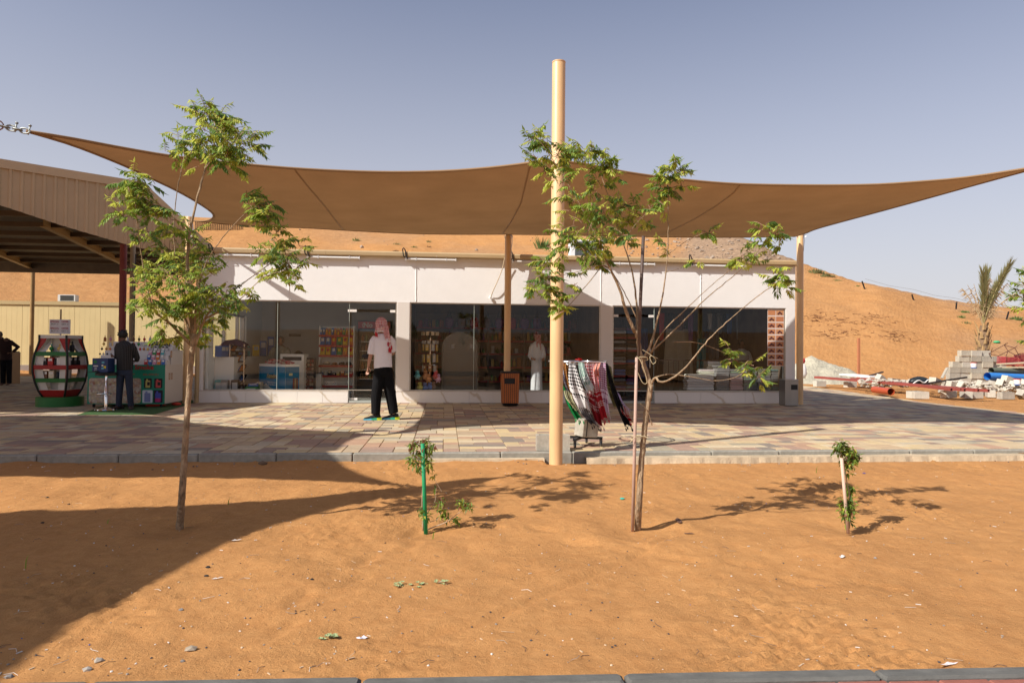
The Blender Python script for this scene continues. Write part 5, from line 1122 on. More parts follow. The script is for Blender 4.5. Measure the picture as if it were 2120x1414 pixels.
# ================================================================== people
SKIN = mat('skin', (.42, .22, .145), .55, nz=(9, .08)); SKIND = mat('dark_skin', (.13, .065, .04), .55, nz=(9, .1)); HAIR = mat('black_hair', (.012, .010, .009), .55, nz=(60, .3), bump=(90, .004))
def remesh(o, vx=.011, sm=4):
    m_ = o.modifiers.new('remesh', 'REMESH'); m_.mode = 'VOXEL'; m_.voxel_size = vx; m_.use_smooth_shade = True
    s_ = o.modifiers.new('smooth', 'SMOOTH'); s_.iterations = sm; s_.factor = .6
def body(par, J, skin=SKIN, vx=.0085):
    """one continuous figure from joints: head, neck, chest, hip and per side shoulder, elbow, wrist, hand, hip, knee, ankle, toe"""
    b = MB(); h = J['head']; hd = J.get('face', V((0, 1, 0))).normalized(); sd = hd.cross(V((0, 0, 1)))
    b.tube([h+V((0, 0, -.115))+hd*.03, h+V((0, 0, -.085))+hd*.018, h+V((0, 0, -.03)), h+V((0, 0, .04)), h+V((0, 0, .09)), h+V((0, 0, .115))], [(.03, .035), (.055, .062), (.070, .088), (.074, .094), (.055, .068), (.02, .03)], 14, hint=hd)
    b.tube([h+hd*.082+V((0, 0, .02)), h+hd*.112+V((0, 0, -.02)), h+hd*.088+V((0, 0, -.032))], [.010, .016, .012], 6)
    for s_ in (-1, 1):
        b.tube([h+sd*s_*.072+V((0, 0, .02)), h+sd*s_*.086+V((0, 0, 0)), h+sd*s_*.074+V((0, 0, -.03))], [(.012, .018)]*3, 6)
        b.box(h+hd*.088+sd*s_*.03+V((0, 0, .022)), (.026, .012, .012))
    b.box(h+hd*.084+V((0, 0, -.055)), (.045, .012, .014))
    b.tube([h+V((0, 0, -.09)), J['neck']], [.052, .060], 10)
    c, p = J['chest'], J['hip']
    b.tube([J['neck']+V((0, 0, .0)), J['neck']+V((0, 0, -.05)), c+V((0, 0, .05)), c, c.lerp(p, .55), p, p+V((0, 0, -.09))], [(.07, .06), (.16, .08), (.175, .105), (.165, .11), (.14, .095), (.165, .11), (.10, .09)], 14, hint=J.get('across', V((0, 1, 0))))
    for S in 'LR':
        a = J['arm'+S]; b.tube([a[0], a[0].lerp(a[1], .5), a[1], a[1].lerp(a[2], .4), a[2]], [.056, .048, .040, .040, .027], 10)
        d = (a[3]-a[2]).normalized(); u = d.cross(V((.3, 1, .1))).normalized(); n = d.cross(u)
        b.tube([a[2], a[2]+d*.04, a[2]+d*.095], [(.026, .020), (.040, .016), (.040, .015)], 8, hint=u)
        for k in range(4):
            q0 = a[2]+d*.09+u*(-.030+k*.020); L = (.062, .075, .070, .055)[k]; q1 = q0+d*L*.5+n*.004; q2 = q0+d*L*.85+n*.022
            b.tube([q0, q1, q2], [.0092, .0088, .0075], 6)
        b.tube([a[2]+d*.03+u*.03, a[2]+d*.06+u*.055+n*.01, a[2]+d*.095+u*.058+n*.02], [.013, .011, .009], 6)
        l = J['leg'+S]; b.tube([l[0], l[0].lerp(l[1], .4), l[1], l[1].lerp(l[2], .35), l[2]], [.085, .078, .055, .056, .038], 10)
        f = l[3]-l[2]; f = f.normalized(); b.tube([l[2]-f*.05+V((0, 0, -.04)), l[2]+f*.02+V((0, 0, -.035)), l[2]+f*.11+V((0, 0, -.06)), l[2]+f*.18+V((0, 0, -.068))], [.03, .04, .032, .02], 8)
    o = b.build('body', skin, par); remesh(o, vx, 3); return o
def shoe(par, a, f, up_m, sole_cols, name='shoe'):
    f = f.normalized(); s_ = V((-f.y, f.x, 0)); b = MB()
    def ringp(t, w_, z0, z1): t *= 1.18; c = a+f*t; return [c+s_*(w_*1.15*cos(q))+V((0, 0, z0+(z1-z0)*(.5+.5*sin(q))-a.z)) for q in [k*2*pi/10 for k in range(10)]]
    b.loft([ringp(-.085, .018, .035, .075), ringp(-.07, .036, .028, .105), ringp(-.02, .040, .028, .115), ringp(.04, .043, .026, .095), ringp(.12, .047, .022, .062), ringp(.17, .040, .020, .048), ringp(.195, .016, .022, .036)])
    o = b.build(name, up_m, par, smooth=True)
    for t0, t1, c, h0, h1 in ((-.10, -.02, sole_cols[0], .040, .032), (-.02, .07, sole_cols[1], .032, .026), (.07, .20, sole_cols[2], .026, .016)):
        b = MB(); b.loft([[a+f*t*1.18+s_*w_*1.12*(.8 if abs(t) > .09 else 1)+V((0, 0, z-a.z)) for w_, z in ((-.046, .001), (.046, .001), (.048, h), (-.048, h))] for t, h in ((t0, h0*1.25), (t1, h1*1.25))]); b.build('sole', c, o)
    if sole_cols[3]:
        b = MB()
        for k in range(3): c = a+f*(.01+k*.022); b.add([c+s_*q*.0445+V((0, 0, z-a.z))+f*dx for q, z, dx in ((1, .04, 0), (1, .075, .012), (1, .075, .02), (1, .04, .008))], [(0, 1, 2, 3)]); b.add([c+s_*-1*.0445+V((0, 0, z-a.z))+f*dx for z, dx in ((.04, 0), (.075, .012), (.075, .02), (.04, .008))], [(0, 1, 2, 3)])
        b.build('side_stripe', sole_cols[3], o)
# man in the white T-shirt
mp_ = at(790, 869, z=0); man = thing('person', 'man in white T-shirt, black trousers and red checked headscarf walking past the glass door', 'person', (mp_.x, mp_.y, 0))
J = dict(head=V((-.035, .02, 1.655)), face=V((-.55, .8, 0)), neck=V((-.01, .0, 1.50)), chest=V((.01, 0, 1.30)), hip=V((.03, 0, .96)), across=V((.15, 1, 0)),
    armL=[V((-.165, -.02, 1.41)), V((-.225, -.035, 1.14)), V((-.27, -.05, .93)), V((-.28, -.06, .80))], armR=[V((.185, .04, 1.41)), V((.20, .16, 1.16)), V((-.02, .24, 1.10)), V((-.12, .24, 1.10))],
    legL=[V((-.05, -.02, .90)), V((-.10, -.03, .50)), V((-.115, -.03, .09)), V((-.3, -.06, .03))], legR=[V((.11, .02, .90)), V((.15, .04, .50)), V((.235, .06, .10)), V((.05, .02, .05))])
body(man, J); man.scale = (.87, .95, 1)
TS = mat('white_cotton', (.74, .72, .76), .85, nz=(5, .03), bump=(8, .030), stretch=(1, 1, .6)); BT = mat('black_cotton', (.007, .007, .008), .95, nz=(8, .3), bump=(7, .045), spec=.15, stretch=(1, 1, .4))
b = MB(); b.ell([(.015, 0, .885, .178, .125), (.015, 0, .96, .183, .130), (.01, 0, 1.10, .178, .128), (.01, 0, 1.25, .186, .130), (.0, 0, 1.38, .195, .122), (-.01, 0, 1.455, .150, .090), (-.01, 0, 1.50, .075, .075)], 20)
b.tube([V((-.13, -.01, 1.43)), V((-.18, -.02, 1.36)), V((-.215, -.03, 1.20)), V((-.222, -.03, 1.14))], [.070, .078, .076, .074], 12); b.tube([V((.12, .01, 1.43)), V((.185, .04, 1.36)), V((.205, .12, 1.20))], [.070, .078, .072], 12)
o = b.build('t_shirt', TS, man); remesh(o, .010, 3)
b = MB(); b.ell([(.02, 0, .76, .15, .12), (.02, 0, .86, .185, .135), (.02, 0, .97, .165, .12)], 20)
b.tube([V((-.05, -.01, .88)), V((-.085, -.03, .60)), V((-.11, -.03, .40)), V((-.115, -.03, .10))], [(.108, .105), (.112, .115), (.104, .11), (.088, .10)], 14); b.tube([V((.10, .01, .88)), V((.13, .03, .60)), V((.175, .05, .40)), V((.235, .06, .11))], [(.108, .11), (.112, .115), (.104, .11), (.092, .10)], 14)
o = b.build('trousers', BT, man); remesh(o, .011, 2)
SOL = [flat((.65, .80, .03), .4), flat((.03, .45, .28), .4), flat((.10, .48, .68), .4), flat((.16, .16, .17))]
UPR = mat('black_knit', (.012, .012, .013), .7, nz=(60, .3))
shoe(man, V((-.115, -.03, .09)), V((-1, -.12, 0)), UPR, SOL); shoe(man, V((.235, .06, .09)), V((-1, -.08, 0)), UPR, SOL)
b = MB(); b.box((-.285, .22, 1.105), (.11, .06, .075)); b.cyl((-.30, .22, 1.10), (-.37, .25, 1.10), .03, 12); b.box((-.28, .22, 1.15), (.04, .03, .02)); cam_t = thing('handheld_camera', 'black camera held by the man in the white T-shirt', 'camera', (mp_.x, mp_.y, 0)); b.build('camera_body', BLACK, cam_t)
def kef(name, a, bcol, scale=34, band=None, uv=True, dens=.5):
    """woven check on cloth: a ground colour, b pattern colour, bands near the ends"""
    m, nt, bs, ln = nodes(name); t = nt.nodes.new('ShaderNodeTexCoord'); mp = nt.nodes.new('ShaderNodeMapping'); ln.new(t.outputs['UV' if uv else 'Object'], mp.inputs[0])
    mp.inputs['Rotation'].default_value = (0, 0, R(45)) if uv else (R(20), R(30), R(45)); ck = nt.nodes.new('ShaderNodeTexChecker'); ck.inputs['Scale'].default_value = scale; ln.new(mp.outputs[0], ck.inputs[0])
    c2 = nt.nodes.new('ShaderNodeTexChecker'); c2.inputs['Scale'].default_value = scale*.5; ln.new(t.outputs['UV' if uv else 'Object'], c2.inputs[0])
    mu = nt.nodes.new('ShaderNodeMath'); mu.operation = 'MAXIMUM' if dens > .6 else 'MULTIPLY'
    if .45 < dens <= .6: fac = ck.outputs[1]
    else: ln.new(ck.outputs[1], mu.inputs[0]); ln.new(c2.outputs[1], mu.inputs[1]); fac = mu.outputs[0]
    if uv is True:
        s = nt.nodes.new('ShaderNodeSeparateXYZ'); ln.new(t.outputs['UV'], s.inputs[0])
        r = ramp(nt, ln, s.outputs[1], [(0, (1, 1, 1)), (.52, (1, 1, 1)), (.525, (0, 0, 0)), (.56, (0, 0, 0)), (.565, (1, 1, 1)), (.60, (0, 0, 0)), (.68, (1, 1, 1)), (.78, (1, 1, 1)), (.785, (0, 0, 0)), (1, (0, 0, 0))]); r.color_ramp.interpolation = 'CONSTANT'
        m2 = nt.nodes.new('ShaderNodeMath'); m2.operation = 'MULTIPLY'; ln.new(fac, m2.inputs[0]); ln.new(r.outputs[0], m2.inputs[1]); fac = m2.outputs[0]
    c = mixc(nt, ln, fac, a, bcol); ln.new(c, bs.inputs['Base Color']); bs.inputs['Roughness'].default_value = .9; bs.inputs['Specular IOR Level'].default_value = .1
    tr = nt.nodes.new('ShaderNodeBsdfTranslucent'); ln.new(c, tr.inputs[0]); mi = nt.nodes.new('ShaderNodeMixShader'); mi.inputs[0].default_value = .2; ln.new(bs.outputs[0], mi.inputs[1]); ln.new(tr.outputs[0], mi.inputs[2]); ln.new(mi.outputs[0], nt.nodes['Material Output'].inputs[0]); return m
KR_ = kef('red_white_check', (.62, .50, .48), (.42, .02, .03), 62, uv=False); KRU = kef('red_white_check_cloth', (.76, .68, .67), (.50, .01, .03), 26)
KRD = kef('red_white_net', (.80, .74, .73), (.50, .008, .025), 15, uv='plain')
b = MB(); hc = V((-.03, .015, 1.66)); HP = [(.088, -.13), (.104, -.09), (.116, -.03), (.119, .02), (.108, .065), (.080, .105), (.04, .127), (.004, .132)]
b.grid(lambda u, v: hc+V((lerp_tab(list(zip([k/7 for k in range(8)], [q[0] for q in HP])), v)*cos(2*pi*u)*(1+.04*sin(u*31+v*5)), lerp_tab(list(zip([k/7 for k in range(8)], [q[0] for q in HP])), v)*1.05*sin(2*pi*u)*(1+.04*sin(u*23)), lerp_tab(list(zip([k/7 for k in range(8)], [q[1] for q in HP])), v))), 26, 12, (2.2, 1)); sc_ = b.build('headscarf', KRD, man, smooth=True)
b = MB()
b.grid(lambda u, v: V((.055+.11*v+(u-.5)*(.13-.05*v), -.10-.02*sin(u*7+v*4), 1.64-.42*v)), 8, 16); b.grid(lambda u, v: V((-.09+(u-.5)*.07-.03*v, -.085-.02*sin(u*6), 1.62-.12*v)), 6, 6); b.grid(lambda u, v: V((-.03+(u-.5)*.14, -.108-.012*sin(u*9), 1.66-.13*v)), 8, 8)
b.tube([V((-.04, -.115, 1.63)), V((-.0, -.13, 1.60)), V((.04, -.11, 1.62))], [.02, .03, .02], 8)
b.build('scarf_tail', KRU, sc_, smooth=True)
b = MB()
for x, z in ((.155, 1.24), (.175, 1.21), (.14, 1.22), (.12, 1.33), (.19, 1.27), (-.125, 1.50), (-.10, 1.49)): b.tube([V((x, -.115, z+.03)), V((x, -.117, z)), V((x+.006, -.116, z-.05))], [.006, .015, .012], 6)
b.build('tassel', flat((.42, .01, .02)), sc_)
# man in the striped shirt
kp = at(256, 848, z=0); km_ = thing('person', 'man with black hair in dark striped shirt and jeans leaning over the counter', 'person', (kp.x, kp.y, 0))
J2 = dict(head=V((-.075, .06, 1.545)), face=V((-.35, 1, -.1)), neck=V((-.03, .02, 1.42)), chest=V((.0, .0, 1.24)), hip=V((.0, 0, .90)), across=V((0, 1, 0)),
    armL=[V((-.165, .0, 1.34)), V((-.21, .08, 1.10)), V((-.32, .22, 1.10)), V((-.42, .26, 1.12))], armR=[V((.19, .0, 1.34)), V((.245, .10, 1.08)), V((.12, .28, 1.02)), V((.02, .32, 1.02))],
    legL=[V((-.08, 0, .85)), V((-.10, .0, .45)), V((-.12, .0, .09)), V((-.20, -.18, .03))], legR=[V((.09, 0, .85)), V((.13, .0, .45)), V((.16, .02, .09)), V((.24, -.14, .05))])
body(km_, J2, SKIND, .010); km_.scale = (.80, .9, .94)
def stripes():
    m, nt, bs, ln = nodes('striped_shirt'); t = nt.nodes.new('ShaderNodeTexCoord'); wv = nt.nodes.new('ShaderNodeTexWave'); wv.bands_direction = 'X'; wv.inputs['Scale'].default_value = 9.5; ln.new(t.outputs['Object'], wv.inputs[0])
    r = ramp(nt, ln, wv.outputs[1], [(.88, (.006, .006, .007)), (.97, (.06, .055, .06))]); ln.new(r.outputs[0], bs.inputs['Base Color']); bs.inputs['Roughness'].default_value = .8; return m
b = MB(); b.ell([(.01, 0, .83, .185, .13), (.01, 0, .95, .19, .13), (.005, 0, 1.10, .185, .13), (.0, .0, 1.25, .205, .13), (.0, .0, 1.34, .205, .12), (-.02, .02, 1.41, .13, .09), (-.03, .02, 1.445, .065, .07)], 20)
b.tube([V((-.13, 0, 1.37)), V((-.18, .01, 1.28)), V((-.215, .08, 1.10)), V((-.27, .16, 1.10))], [.07, .072, .062, .055], 12); b.tube([V((.14, 0, 1.37)), V((.205, .01, 1.28)), V((.25, .10, 1.08)), V((.20, .19, 1.04))], [.07, .075, .065, .055], 12)
o = b.build('shirt', stripes(), km_); remesh(o, .011, 3)
b = MB(); b.ell([(.01, 0, .72, .15, .11), (.01, 0, .80, .18, .12), (.01, 0, .90, .165, .11)], 18)
b.tube([V((-.08, 0, .82)), V((-.10, 0, .45)), V((-.12, 0, .06))], [.098, .078, .066], 12); b.tube([V((.09, 0, .82)), V((.13, 0, .45)), V((.16, .02, .06))], [.098, .078, .066], 12)
o = b.build('jeans', mat('dark_jeans', (.022, .030, .055), .9, nz=(7, .35)), km_); remesh(o, .011, 2)
DS = [BLACK, BLACK, BLACK, None]; shoe(km_, V((-.12, 0, .09)), V((-.6, -1, 0)), mat('brown_shoe', (.05, .03, .025), .5), DS); shoe(km_, V((.16, .02, .09)), V((.5, -1, 0)), mat('brown_shoe', (0, 0, 0)), DS)
b = MB(); b.tube([V((-.075, .05, 1.50)), V((-.075, .045, 1.55)), V((-.07, .045, 1.61)), V((-.075, .05, 1.665))], [(.070, .062), (.108, .096), (.105, .10), (.045, .045)], 14)
rn = random.Random(2)
for i in range(40):
    a = rn.random()*6.28; z = rn.uniform(1.53, 1.67); q = .10*(1 if z < 1.62 else .75); p = V((-.072+q*cos(a), .045+q*sin(a), z)); b.tube([p, p+V((cos(a)*.022, sin(a)*.022, rn.uniform(-.01, .02)))], [.014, .003], 4)
b.build('hair', HAIR, km_, smooth=True)
# person cut by the left edge
pp = at(-4, 799, z=0); t = thing('person', 'person in dark clothes bending over the cabinet at the far left edge', 'person', (pp.x, pp.y+.5, 0))
J3 = dict(head=V((-.25, -.1, 1.62)), face=V((.5, -.8, -.3)), neck=V((-.2, 0, 1.48)), chest=V((-.12, .0, 1.32)), hip=V((-.1, .05, .95)), across=V((0, 1, 0)), armL=[V((.05, 0, 1.40)), V((.27, .0, 1.22)), V((.14, -.05, 1.05)), V((.06, -.1, 1.03))], armR=[V((-.35, 0, 1.38)), V((-.4, -.1, 1.15)), V((-.3, -.2, 1.0)), V((-.25, -.25, 1.0))],
    legL=[V((-.02, .05, .9)), V((-.02, .05, .48)), V((-.02, .08, .09)), V((-.02, -.1, .05))], legR=[V((-.2, .05, .9)), V((-.2, .05, .48)), V((-.2, .08, .09)), V((-.2, -.1, .05))])
body(t, J3, SKIND, .012)
b = MB(); b.ell([(-.1, .03, .80, .17, .12), (-.1, .03, 1.0, .17, .12), (-.12, 0, 1.25, .2, .13), (-.15, 0, 1.40, .2, .11), (-.19, 0, 1.49, .07, .07)], 16); b.tube([V((-.02, 0, 1.40)), V((.07, 0, 1.36)), V((.275, .0, 1.22)), V((.16, -.05, 1.07))], [.07, .072, .065, .05], 10); b.tube([V((-.3, 0, 1.4)), V((-.40, -.1, 1.15)), V((-.3, -.2, 1.02))], [.07, .06, .05], 10)
o = b.build('jacket', mat('dark_jacket', (.022, .008, .008), .9), t); remesh(o, .014, 2)
b = MB(); b.ell([(-.1, .04, .74, .15, .11), (-.1, .04, .95, .16, .11)], 14); b.tube([V((-.02, .05, .85)), V((-.02, .08, .05))], [.09, .07], 10); b.tube([V((-.2, .05, .85)), V((-.2, .08, .05))], [.09, .07], 10); o = b.build('trousers', BT, t); remesh(o, .014, 2)
b = MB(); b.lathe(V((-.25, -.08, 1.60)), [(.085, -.04), (.095, .02), (.07, .10), (.01, .12)], 12); b.build('hair', HAIR, t, smooth=True)

# ================================================================== bins, blocks, scarf rack
bw = thing('litter_bin', 'wooden slatted litter bin with black rim in front of the middle pole', 'bin', (at(1056.5, 800, Y=15.05).x, 15.15, 0))
b = MB(); b.bbox((0, 0, .045), (.36, .34, .06), .03); b.build('base', BLACK, bw); b = MB(); b.bbox((0, 0, .752), (.43, .41, .035), .03); b.build('rim', BLACK, bw); b = MB(); b.bbox((0, 0, .40), (.33, .31, .66), .03); b.build('liner', BLACK, bw)
WD = mat('orange_brown_wood', (.44, .135, .035), .5, nz=(7, .25), stretch=(4, 4, .5))
for k in range(8):
    x = -.163+k*.0466
    for yy, sgn in ((-.178, -1), (.178, 1)):
        q = MB()
        if sgn == -1 and 1 <= k <= 5: q.bx(x-.0175, x+.0175, yy-.009, yy+.009, .075, .50); q.bx(x-.0175, x+.0175, yy-.009, yy+.009, .625, .732)
        else: q.bx(x-.0175, x+.0175, yy-.009, yy+.009, .075, .732)
        q.v = [(vx*(1-.10*(.7-vz)), vy, vz) for vx, vy, vz in q.v]; q.build('slat', WD, bw)
for k in range(7):
    for sx2 in (-1, 1): q = MB(); q.bx(sx2*.186-.009, sx2*.186+.009, -.14+k*.0466-.018, -.14+k*.0466+.018, .075, .732); q.v = [(vx*(1-.10*(.7-vz)), vy, vz) for vx, vy, vz in q.v]; q.build('slat', WD, bw)
bs_ = thing('litter_bin', 'square brushed steel litter bin standing against the right pole', 'bin', (at(1638.5, 800, Y=15.2).x, 15.33, 0))
b = MB(); b.bbox((0, 0, .305), (.325, .30, .59), .006); b.build('body', mat('bin_steel', (.30, .29, .27), .38, .85, nz=(3, .2), stretch=(1, 1, .1)), bs_); b = MB(); b.bbox((0, 0, .612), (.335, .31, .022), .006); b.build('lid', STEEL, bs_); b = MB(); b.bx(-.02, .14, -.1525, -.149, .38, .50); b.build('opening', BLACK, bs_); b = MB(); b.bx(-.15, .15, -.13, .13, -.0, .012); b.build('foot', BLACK, bs_)
def block_mesh(holes=2, solid=False, L=.4, Wd=.2, H=.2):
    b = MB(); t_ = .035
    if solid: b.bbox((0, 0, H/2), (L, Wd, H), .008)
    else:
        b.bx(-L/2, L/2, -Wd/2, -Wd/2+t_, 0, H); b.bx(-L/2, L/2, Wd/2-t_, Wd/2, 0, H)
        for k in range(holes+1): x = -L/2+t_/2+k*(L-t_)/holes; b.bx(x-t_/2, x+t_/2, -Wd/2+t_+.0005, Wd/2-t_-.0005, .0005, H-.0005)
        b.bx(-L/2+.03, L/2-.03, -Wd/2+.03, Wd/2-.03, H*.42, H*.46)
    return b
bp_ = at(1152, 938, z=0); t = thing('concrete_block', 'hollow concrete block lying on the kerb behind the foot of the tall pole', 'block', (bp_.x, 8.36, .0), R(-4), 'concrete blocks holding things down'); block_mesh(2, L=.41, Wd=.18, H=.185).build('block', CONC, t)
RX, RY = at(1194, 900, Y=8.75).x, 8.75
rack = thing('scarf_rack', 'round chrome rack on a castor base, hung with checked scarves', 'rack', (RX, RY, 0))
b = MB(); b.tube([V((.375*cos(a), .375*sin(a), 1.085)) for a in [k*pi/18 for k in range(37)]], .012, 8, caps=False); b.tube([V((.36*cos(a), .36*sin(a), 1.055)) for a in [k*pi/18 for k in range(37)]], .006, 6, caps=False)
for a in (0, pi/2, pi, 3*pi/2): b.tube([V((0, 0, 1.08)), V((.375*cos(a+.5), .375*sin(a+.5), 1.085))], .009, 6)
b.build('ring', CHROME, rack, smooth=True)
b = MB(); b.cyl((0, 0, .12), (0, 0, 1.09), .017, 12); b.build('post', BLACK, rack, autos=40); b = MB(); b.box((.05, -.02, .105), (.56, .045, .03), Matrix.Rotation(R(-20), 3, 'Z')); b.box((.05, -.02, .105), (.56, .045, .03), Matrix.Rotation(R(62), 3, 'Z')); b.build('cross_base', BLACK, rack)
for a in (-20, 160, 62, 242): b = MB(); p = V((.05+.26*cos(R(a)), -.02+.26*sin(R(a)), 0)); b.cyl(p+V((-.012, 0, .035)), p+V((.012, 0, .035)), .034, 12); b.box(p+V((0, 0, .07)), (.035, .03, .045)); b.build('castor', mat('castor_grey', (.10, .10, .10), .35, .3), rack)
t = thing('concrete_block', 'upright concrete block weighing down the base of the scarf rack', 'block', (at(1214, 900, Y=8.62).x, 8.66, .125), R(24), 'concrete blocks holding things down'); bb = block_mesh(2, True, .245, .19, .225); bb.build('block', CONC, t); t.rotation_euler = (R(2), R(5), R(24)); b = MB(); b.bx(-.07, -.055, -.096, -.0952, .01, .215); b.build('core_line', BLACK, t)
SCF = [('blue and white checked scarf behind the pole, leftmost on the rack', 'bluewhite', (.50, .52, .60), (.05, .07, .20), [(1158, 753), (1170, 753), (1184, 826), (1196, 832)], .05, 20),
    ('orange brown checked scarf hanging narrow at the left of the rack', 'brown', (.40, .17, .04), (.03, .02, .02), [(1165, 752), (1176, 752), (1186, 828), (1193, 833)], -.02, 26),
    ('bright green plain scarf blowing low at the left of the rack', 'green', (.01, .22, .06), (.01, .16, .04), [(1163, 795), (1176, 812), (1190, 866), (1204, 868)], -.05, 4),
    ('cream and black checked scarf bunched below the blue one', 'cream', (.50, .48, .28), (.02, .02, .02), [(1166, 805), (1182, 812), (1186, 842), (1200, 850)], -.06, 22),
    ('large white scarf with black fishnet pattern blowing in front', 'whiteblack', (.66, .64, .63), (.02, .02, .02), [(1178, 751), (1190, 751), (1196, 840), (1225, 852)], -.16, 15),
    ('black fringed scarf end below the large white one', 'blackfringe', (.05, .045, .045), (.25, .23, .23), [(1192, 828), (1225, 850), (1222, 876), (1242, 884)], -.14, 14),
    ('green and white checked scarf folded short in front of the rack', 'greenwhite', (.55, .58, .54), (.02, .16, .10), [(1197, 750), (1209, 750), (1217, 815), (1231, 803)], -.20, 24),
    ('dark red scarf with white dashes hanging in the middle', 'darkred', (.22, .012, .02), (.45, .35, .35), [(1207, 752), (1224, 752), (1232, 872), (1247, 884)], -.12, 22),
    ('red and white fishnet scarf right of the dark red one', 'redwhite', (.36, .02, .03), (.55, .42, .42), [(1222, 752), (1235, 752), (1242, 868), (1256, 866)], -.10, 30),
    ('coral pink checked scarf tucked between red and mauve scarves', 'coral', (.62, .16, .10), (.60, .42, .36), [(1233, 752), (1243, 751), (1234, 778), (1241, 782)], -.15, 26),
    ('mauve and white checked scarf with a white point', 'mauve', (.60, .50, .60), (.20, .03, .10), [(1242, 751), (1254, 751), (1250, 852), (1263, 862)], -.10, 26),
    ('plain black scarf blowing far to the right', 'black', (.010, .010, .011), (.02, .02, .02), [(1252, 752), (1258, 752), (1292, 880), (1310, 884)], -.02, 8),
    ('olive green scarf with dark pattern hanging at the right end', 'olive', (.23, .22, .11), (.03, .035, .02), [(1255, 753), (1266, 760), (1270, 842), (1284, 848)], .02, 24),
    ('lilac and white scarf tip showing below the olive one', 'lilac', (.50, .46, .62), (.25, .20, .40), [(1272, 805), (1284, 818), (1296, 850), (1305, 850)], .04, 20),
    ('red scarf end with tassels at the far right', 'redend', (.34, .012, .02), (.50, .42, .40), [(1284, 838), (1298, 842), (1298, 868), (1309, 874)], .03, 14)]
for i, (lab, nm, ca, cb_, Q, dy, scl) in enumerate(SCF):
    Y0 = RY-.30+dy*.3 if dy > -.1 else RY-.36; P = []
    yt = RY-sqrt(max(.01, .375**2-min(.374, abs(at(Q[0][0], 750, Y=RY-.2).x-RX))**2)) if Q[0][1] < 770 else RY-.26+dy
    a, c = at(*Q[0], Y=yt), at(*Q[1], Y=yt); d_, e_ = at(*Q[2], Y=yt+dy-.04), at(*Q[3], Y=yt+dy)
    wide = {4: 1.45, 7: 1.2, 10: 1.25, 12: 1.5, 11: 1.1}.get(i, 1.15)
    def fn(u, v, a=a, c=c, d_=d_, e_=e_, i=i, dy=dy, wide=wide):
        l = a.lerp(d_, v); r_ = c.lerp(e_, v); q = .5+(u-.5)*(1+(wide-1)*sin(pi*v)*1.2); p = l.lerp(r_, q)
        sag = sin(pi*v)*.03
        return p+V((-sag, -.022*sin(u*pi*3.2+i+v*2.4)*(.35+v)-.03*sin(pi*v)+.012*sin(u*9+i), .012*sin(u*7+i)*v))
    t = thing('scarf', lab, 'scarf', tuple((a+c)/2), 0, 'scarves hanging from the round rack'); L_ = ((a+c)/2-(d_+e_)/2).length; w_ = max((a-c).length, (d_-e_).length)*wide
    b = MB(); b.grid(fn, 14, 26, (w_*1.6, 1)); b.build('cloth', kef('scarf_%s' % nm, ca, cb_, scl*1.25), t, smooth=True, world=True)
    b = MB()
    for k in range(7):
        p = fn(k/6, 1.0); q = p+V((.012, 0, -.025)); b.tube([p, q], [.0022, .003], 4)
        if i in (2, 5, 7, 8, 11, 14) and k % 2 == 0: b.tube([q, q+V((.006, 0, -.012)), q+V((.012, 0, -.035))], [.004, .010, .007], 5)
    b.build('fringe', flat(cb_ if i in (7,) else ca), t, world=True)
    if i in (7, 14): b.v = []; b.f = []; b.m = []
t = thing('ribbon', 'small red ribbon tied on top of the rack ring', 'ribbon', tuple(at(1199, 746, Y=RY-.3))); b = MB(); rn = random.Random(4)
for k in range(9): a = rn.random()*6.28; b.add([V((0, 0, 0)), V((.05*cos(a), .02, .02*sin(a)+.008)), V((.05*cos(a+.6), .0, .02*sin(a+.6)+.008))], [(0, 1, 2)])
b.build('bow', flat((.6, .02, .02)), t)
# ================================================================== inside the left shop
def shelf_unit(name, label, loc, w_, d_, zs_, edge, backm, ht, grp=None, rz=0):
    t = thing(name, label, 'shelf', tuple(loc), rz, grp); b = MB(); b.bx(-w_/2, w_/2, d_-.03, d_, 0, ht); b.build('back_panel', backm, t)
    for s_ in (-1, 1): b = MB(); b.bx(s_*w_/2-.015, s_*w_/2+.015, d_*.3, d_-.031, 0, ht); b.build('upright', backm, t)
    for z in zs_:
        b = MB(); b.bx(-w_/2+.016, w_/2-.016, .02, d_-.032, z-.02, z); o = b.build('shelf', backm, t); b = MB(); b.bx(-w_/2, w_/2, .0, .019, z-.04, z+.012); b.build('price_rail', edge, o)
    return t
SY = 18.5; sc_x = at(695, 740, Y=SY).x; WSH = at(730, 740, Y=SY).x-at(659, 740, Y=SY).x
def ZZ(py, Y, px=700): return at(px, py, Y=Y).z
zsn = [ZZ(799, SY), ZZ(778, SY), ZZ(757, SY), ZZ(736, SY), ZZ(715.5, SY), ZZ(694.5, SY)]
shelf_unit('snack_shelf', 'white shop shelf with red rails full of snack bags, seen through the glass', (sc_x, SY, .03), WSH, .45, [z-.03 for z in zsn], REDP, WHITE, 1.86-.03)
bagc = [['blue', 'blue', 'orange', 'yellow', 'blue', 'orange', 'yellow', 'red', 'green', 'orange', 'orange', 'yellow'], ['blue', 'blue', 'red', 'green', 'yellow', 'orange'], ['yellow', 'yellow', 'blue', 'green', 'orange', 'yellow']]
RWN = ['top', 'second', 'third']
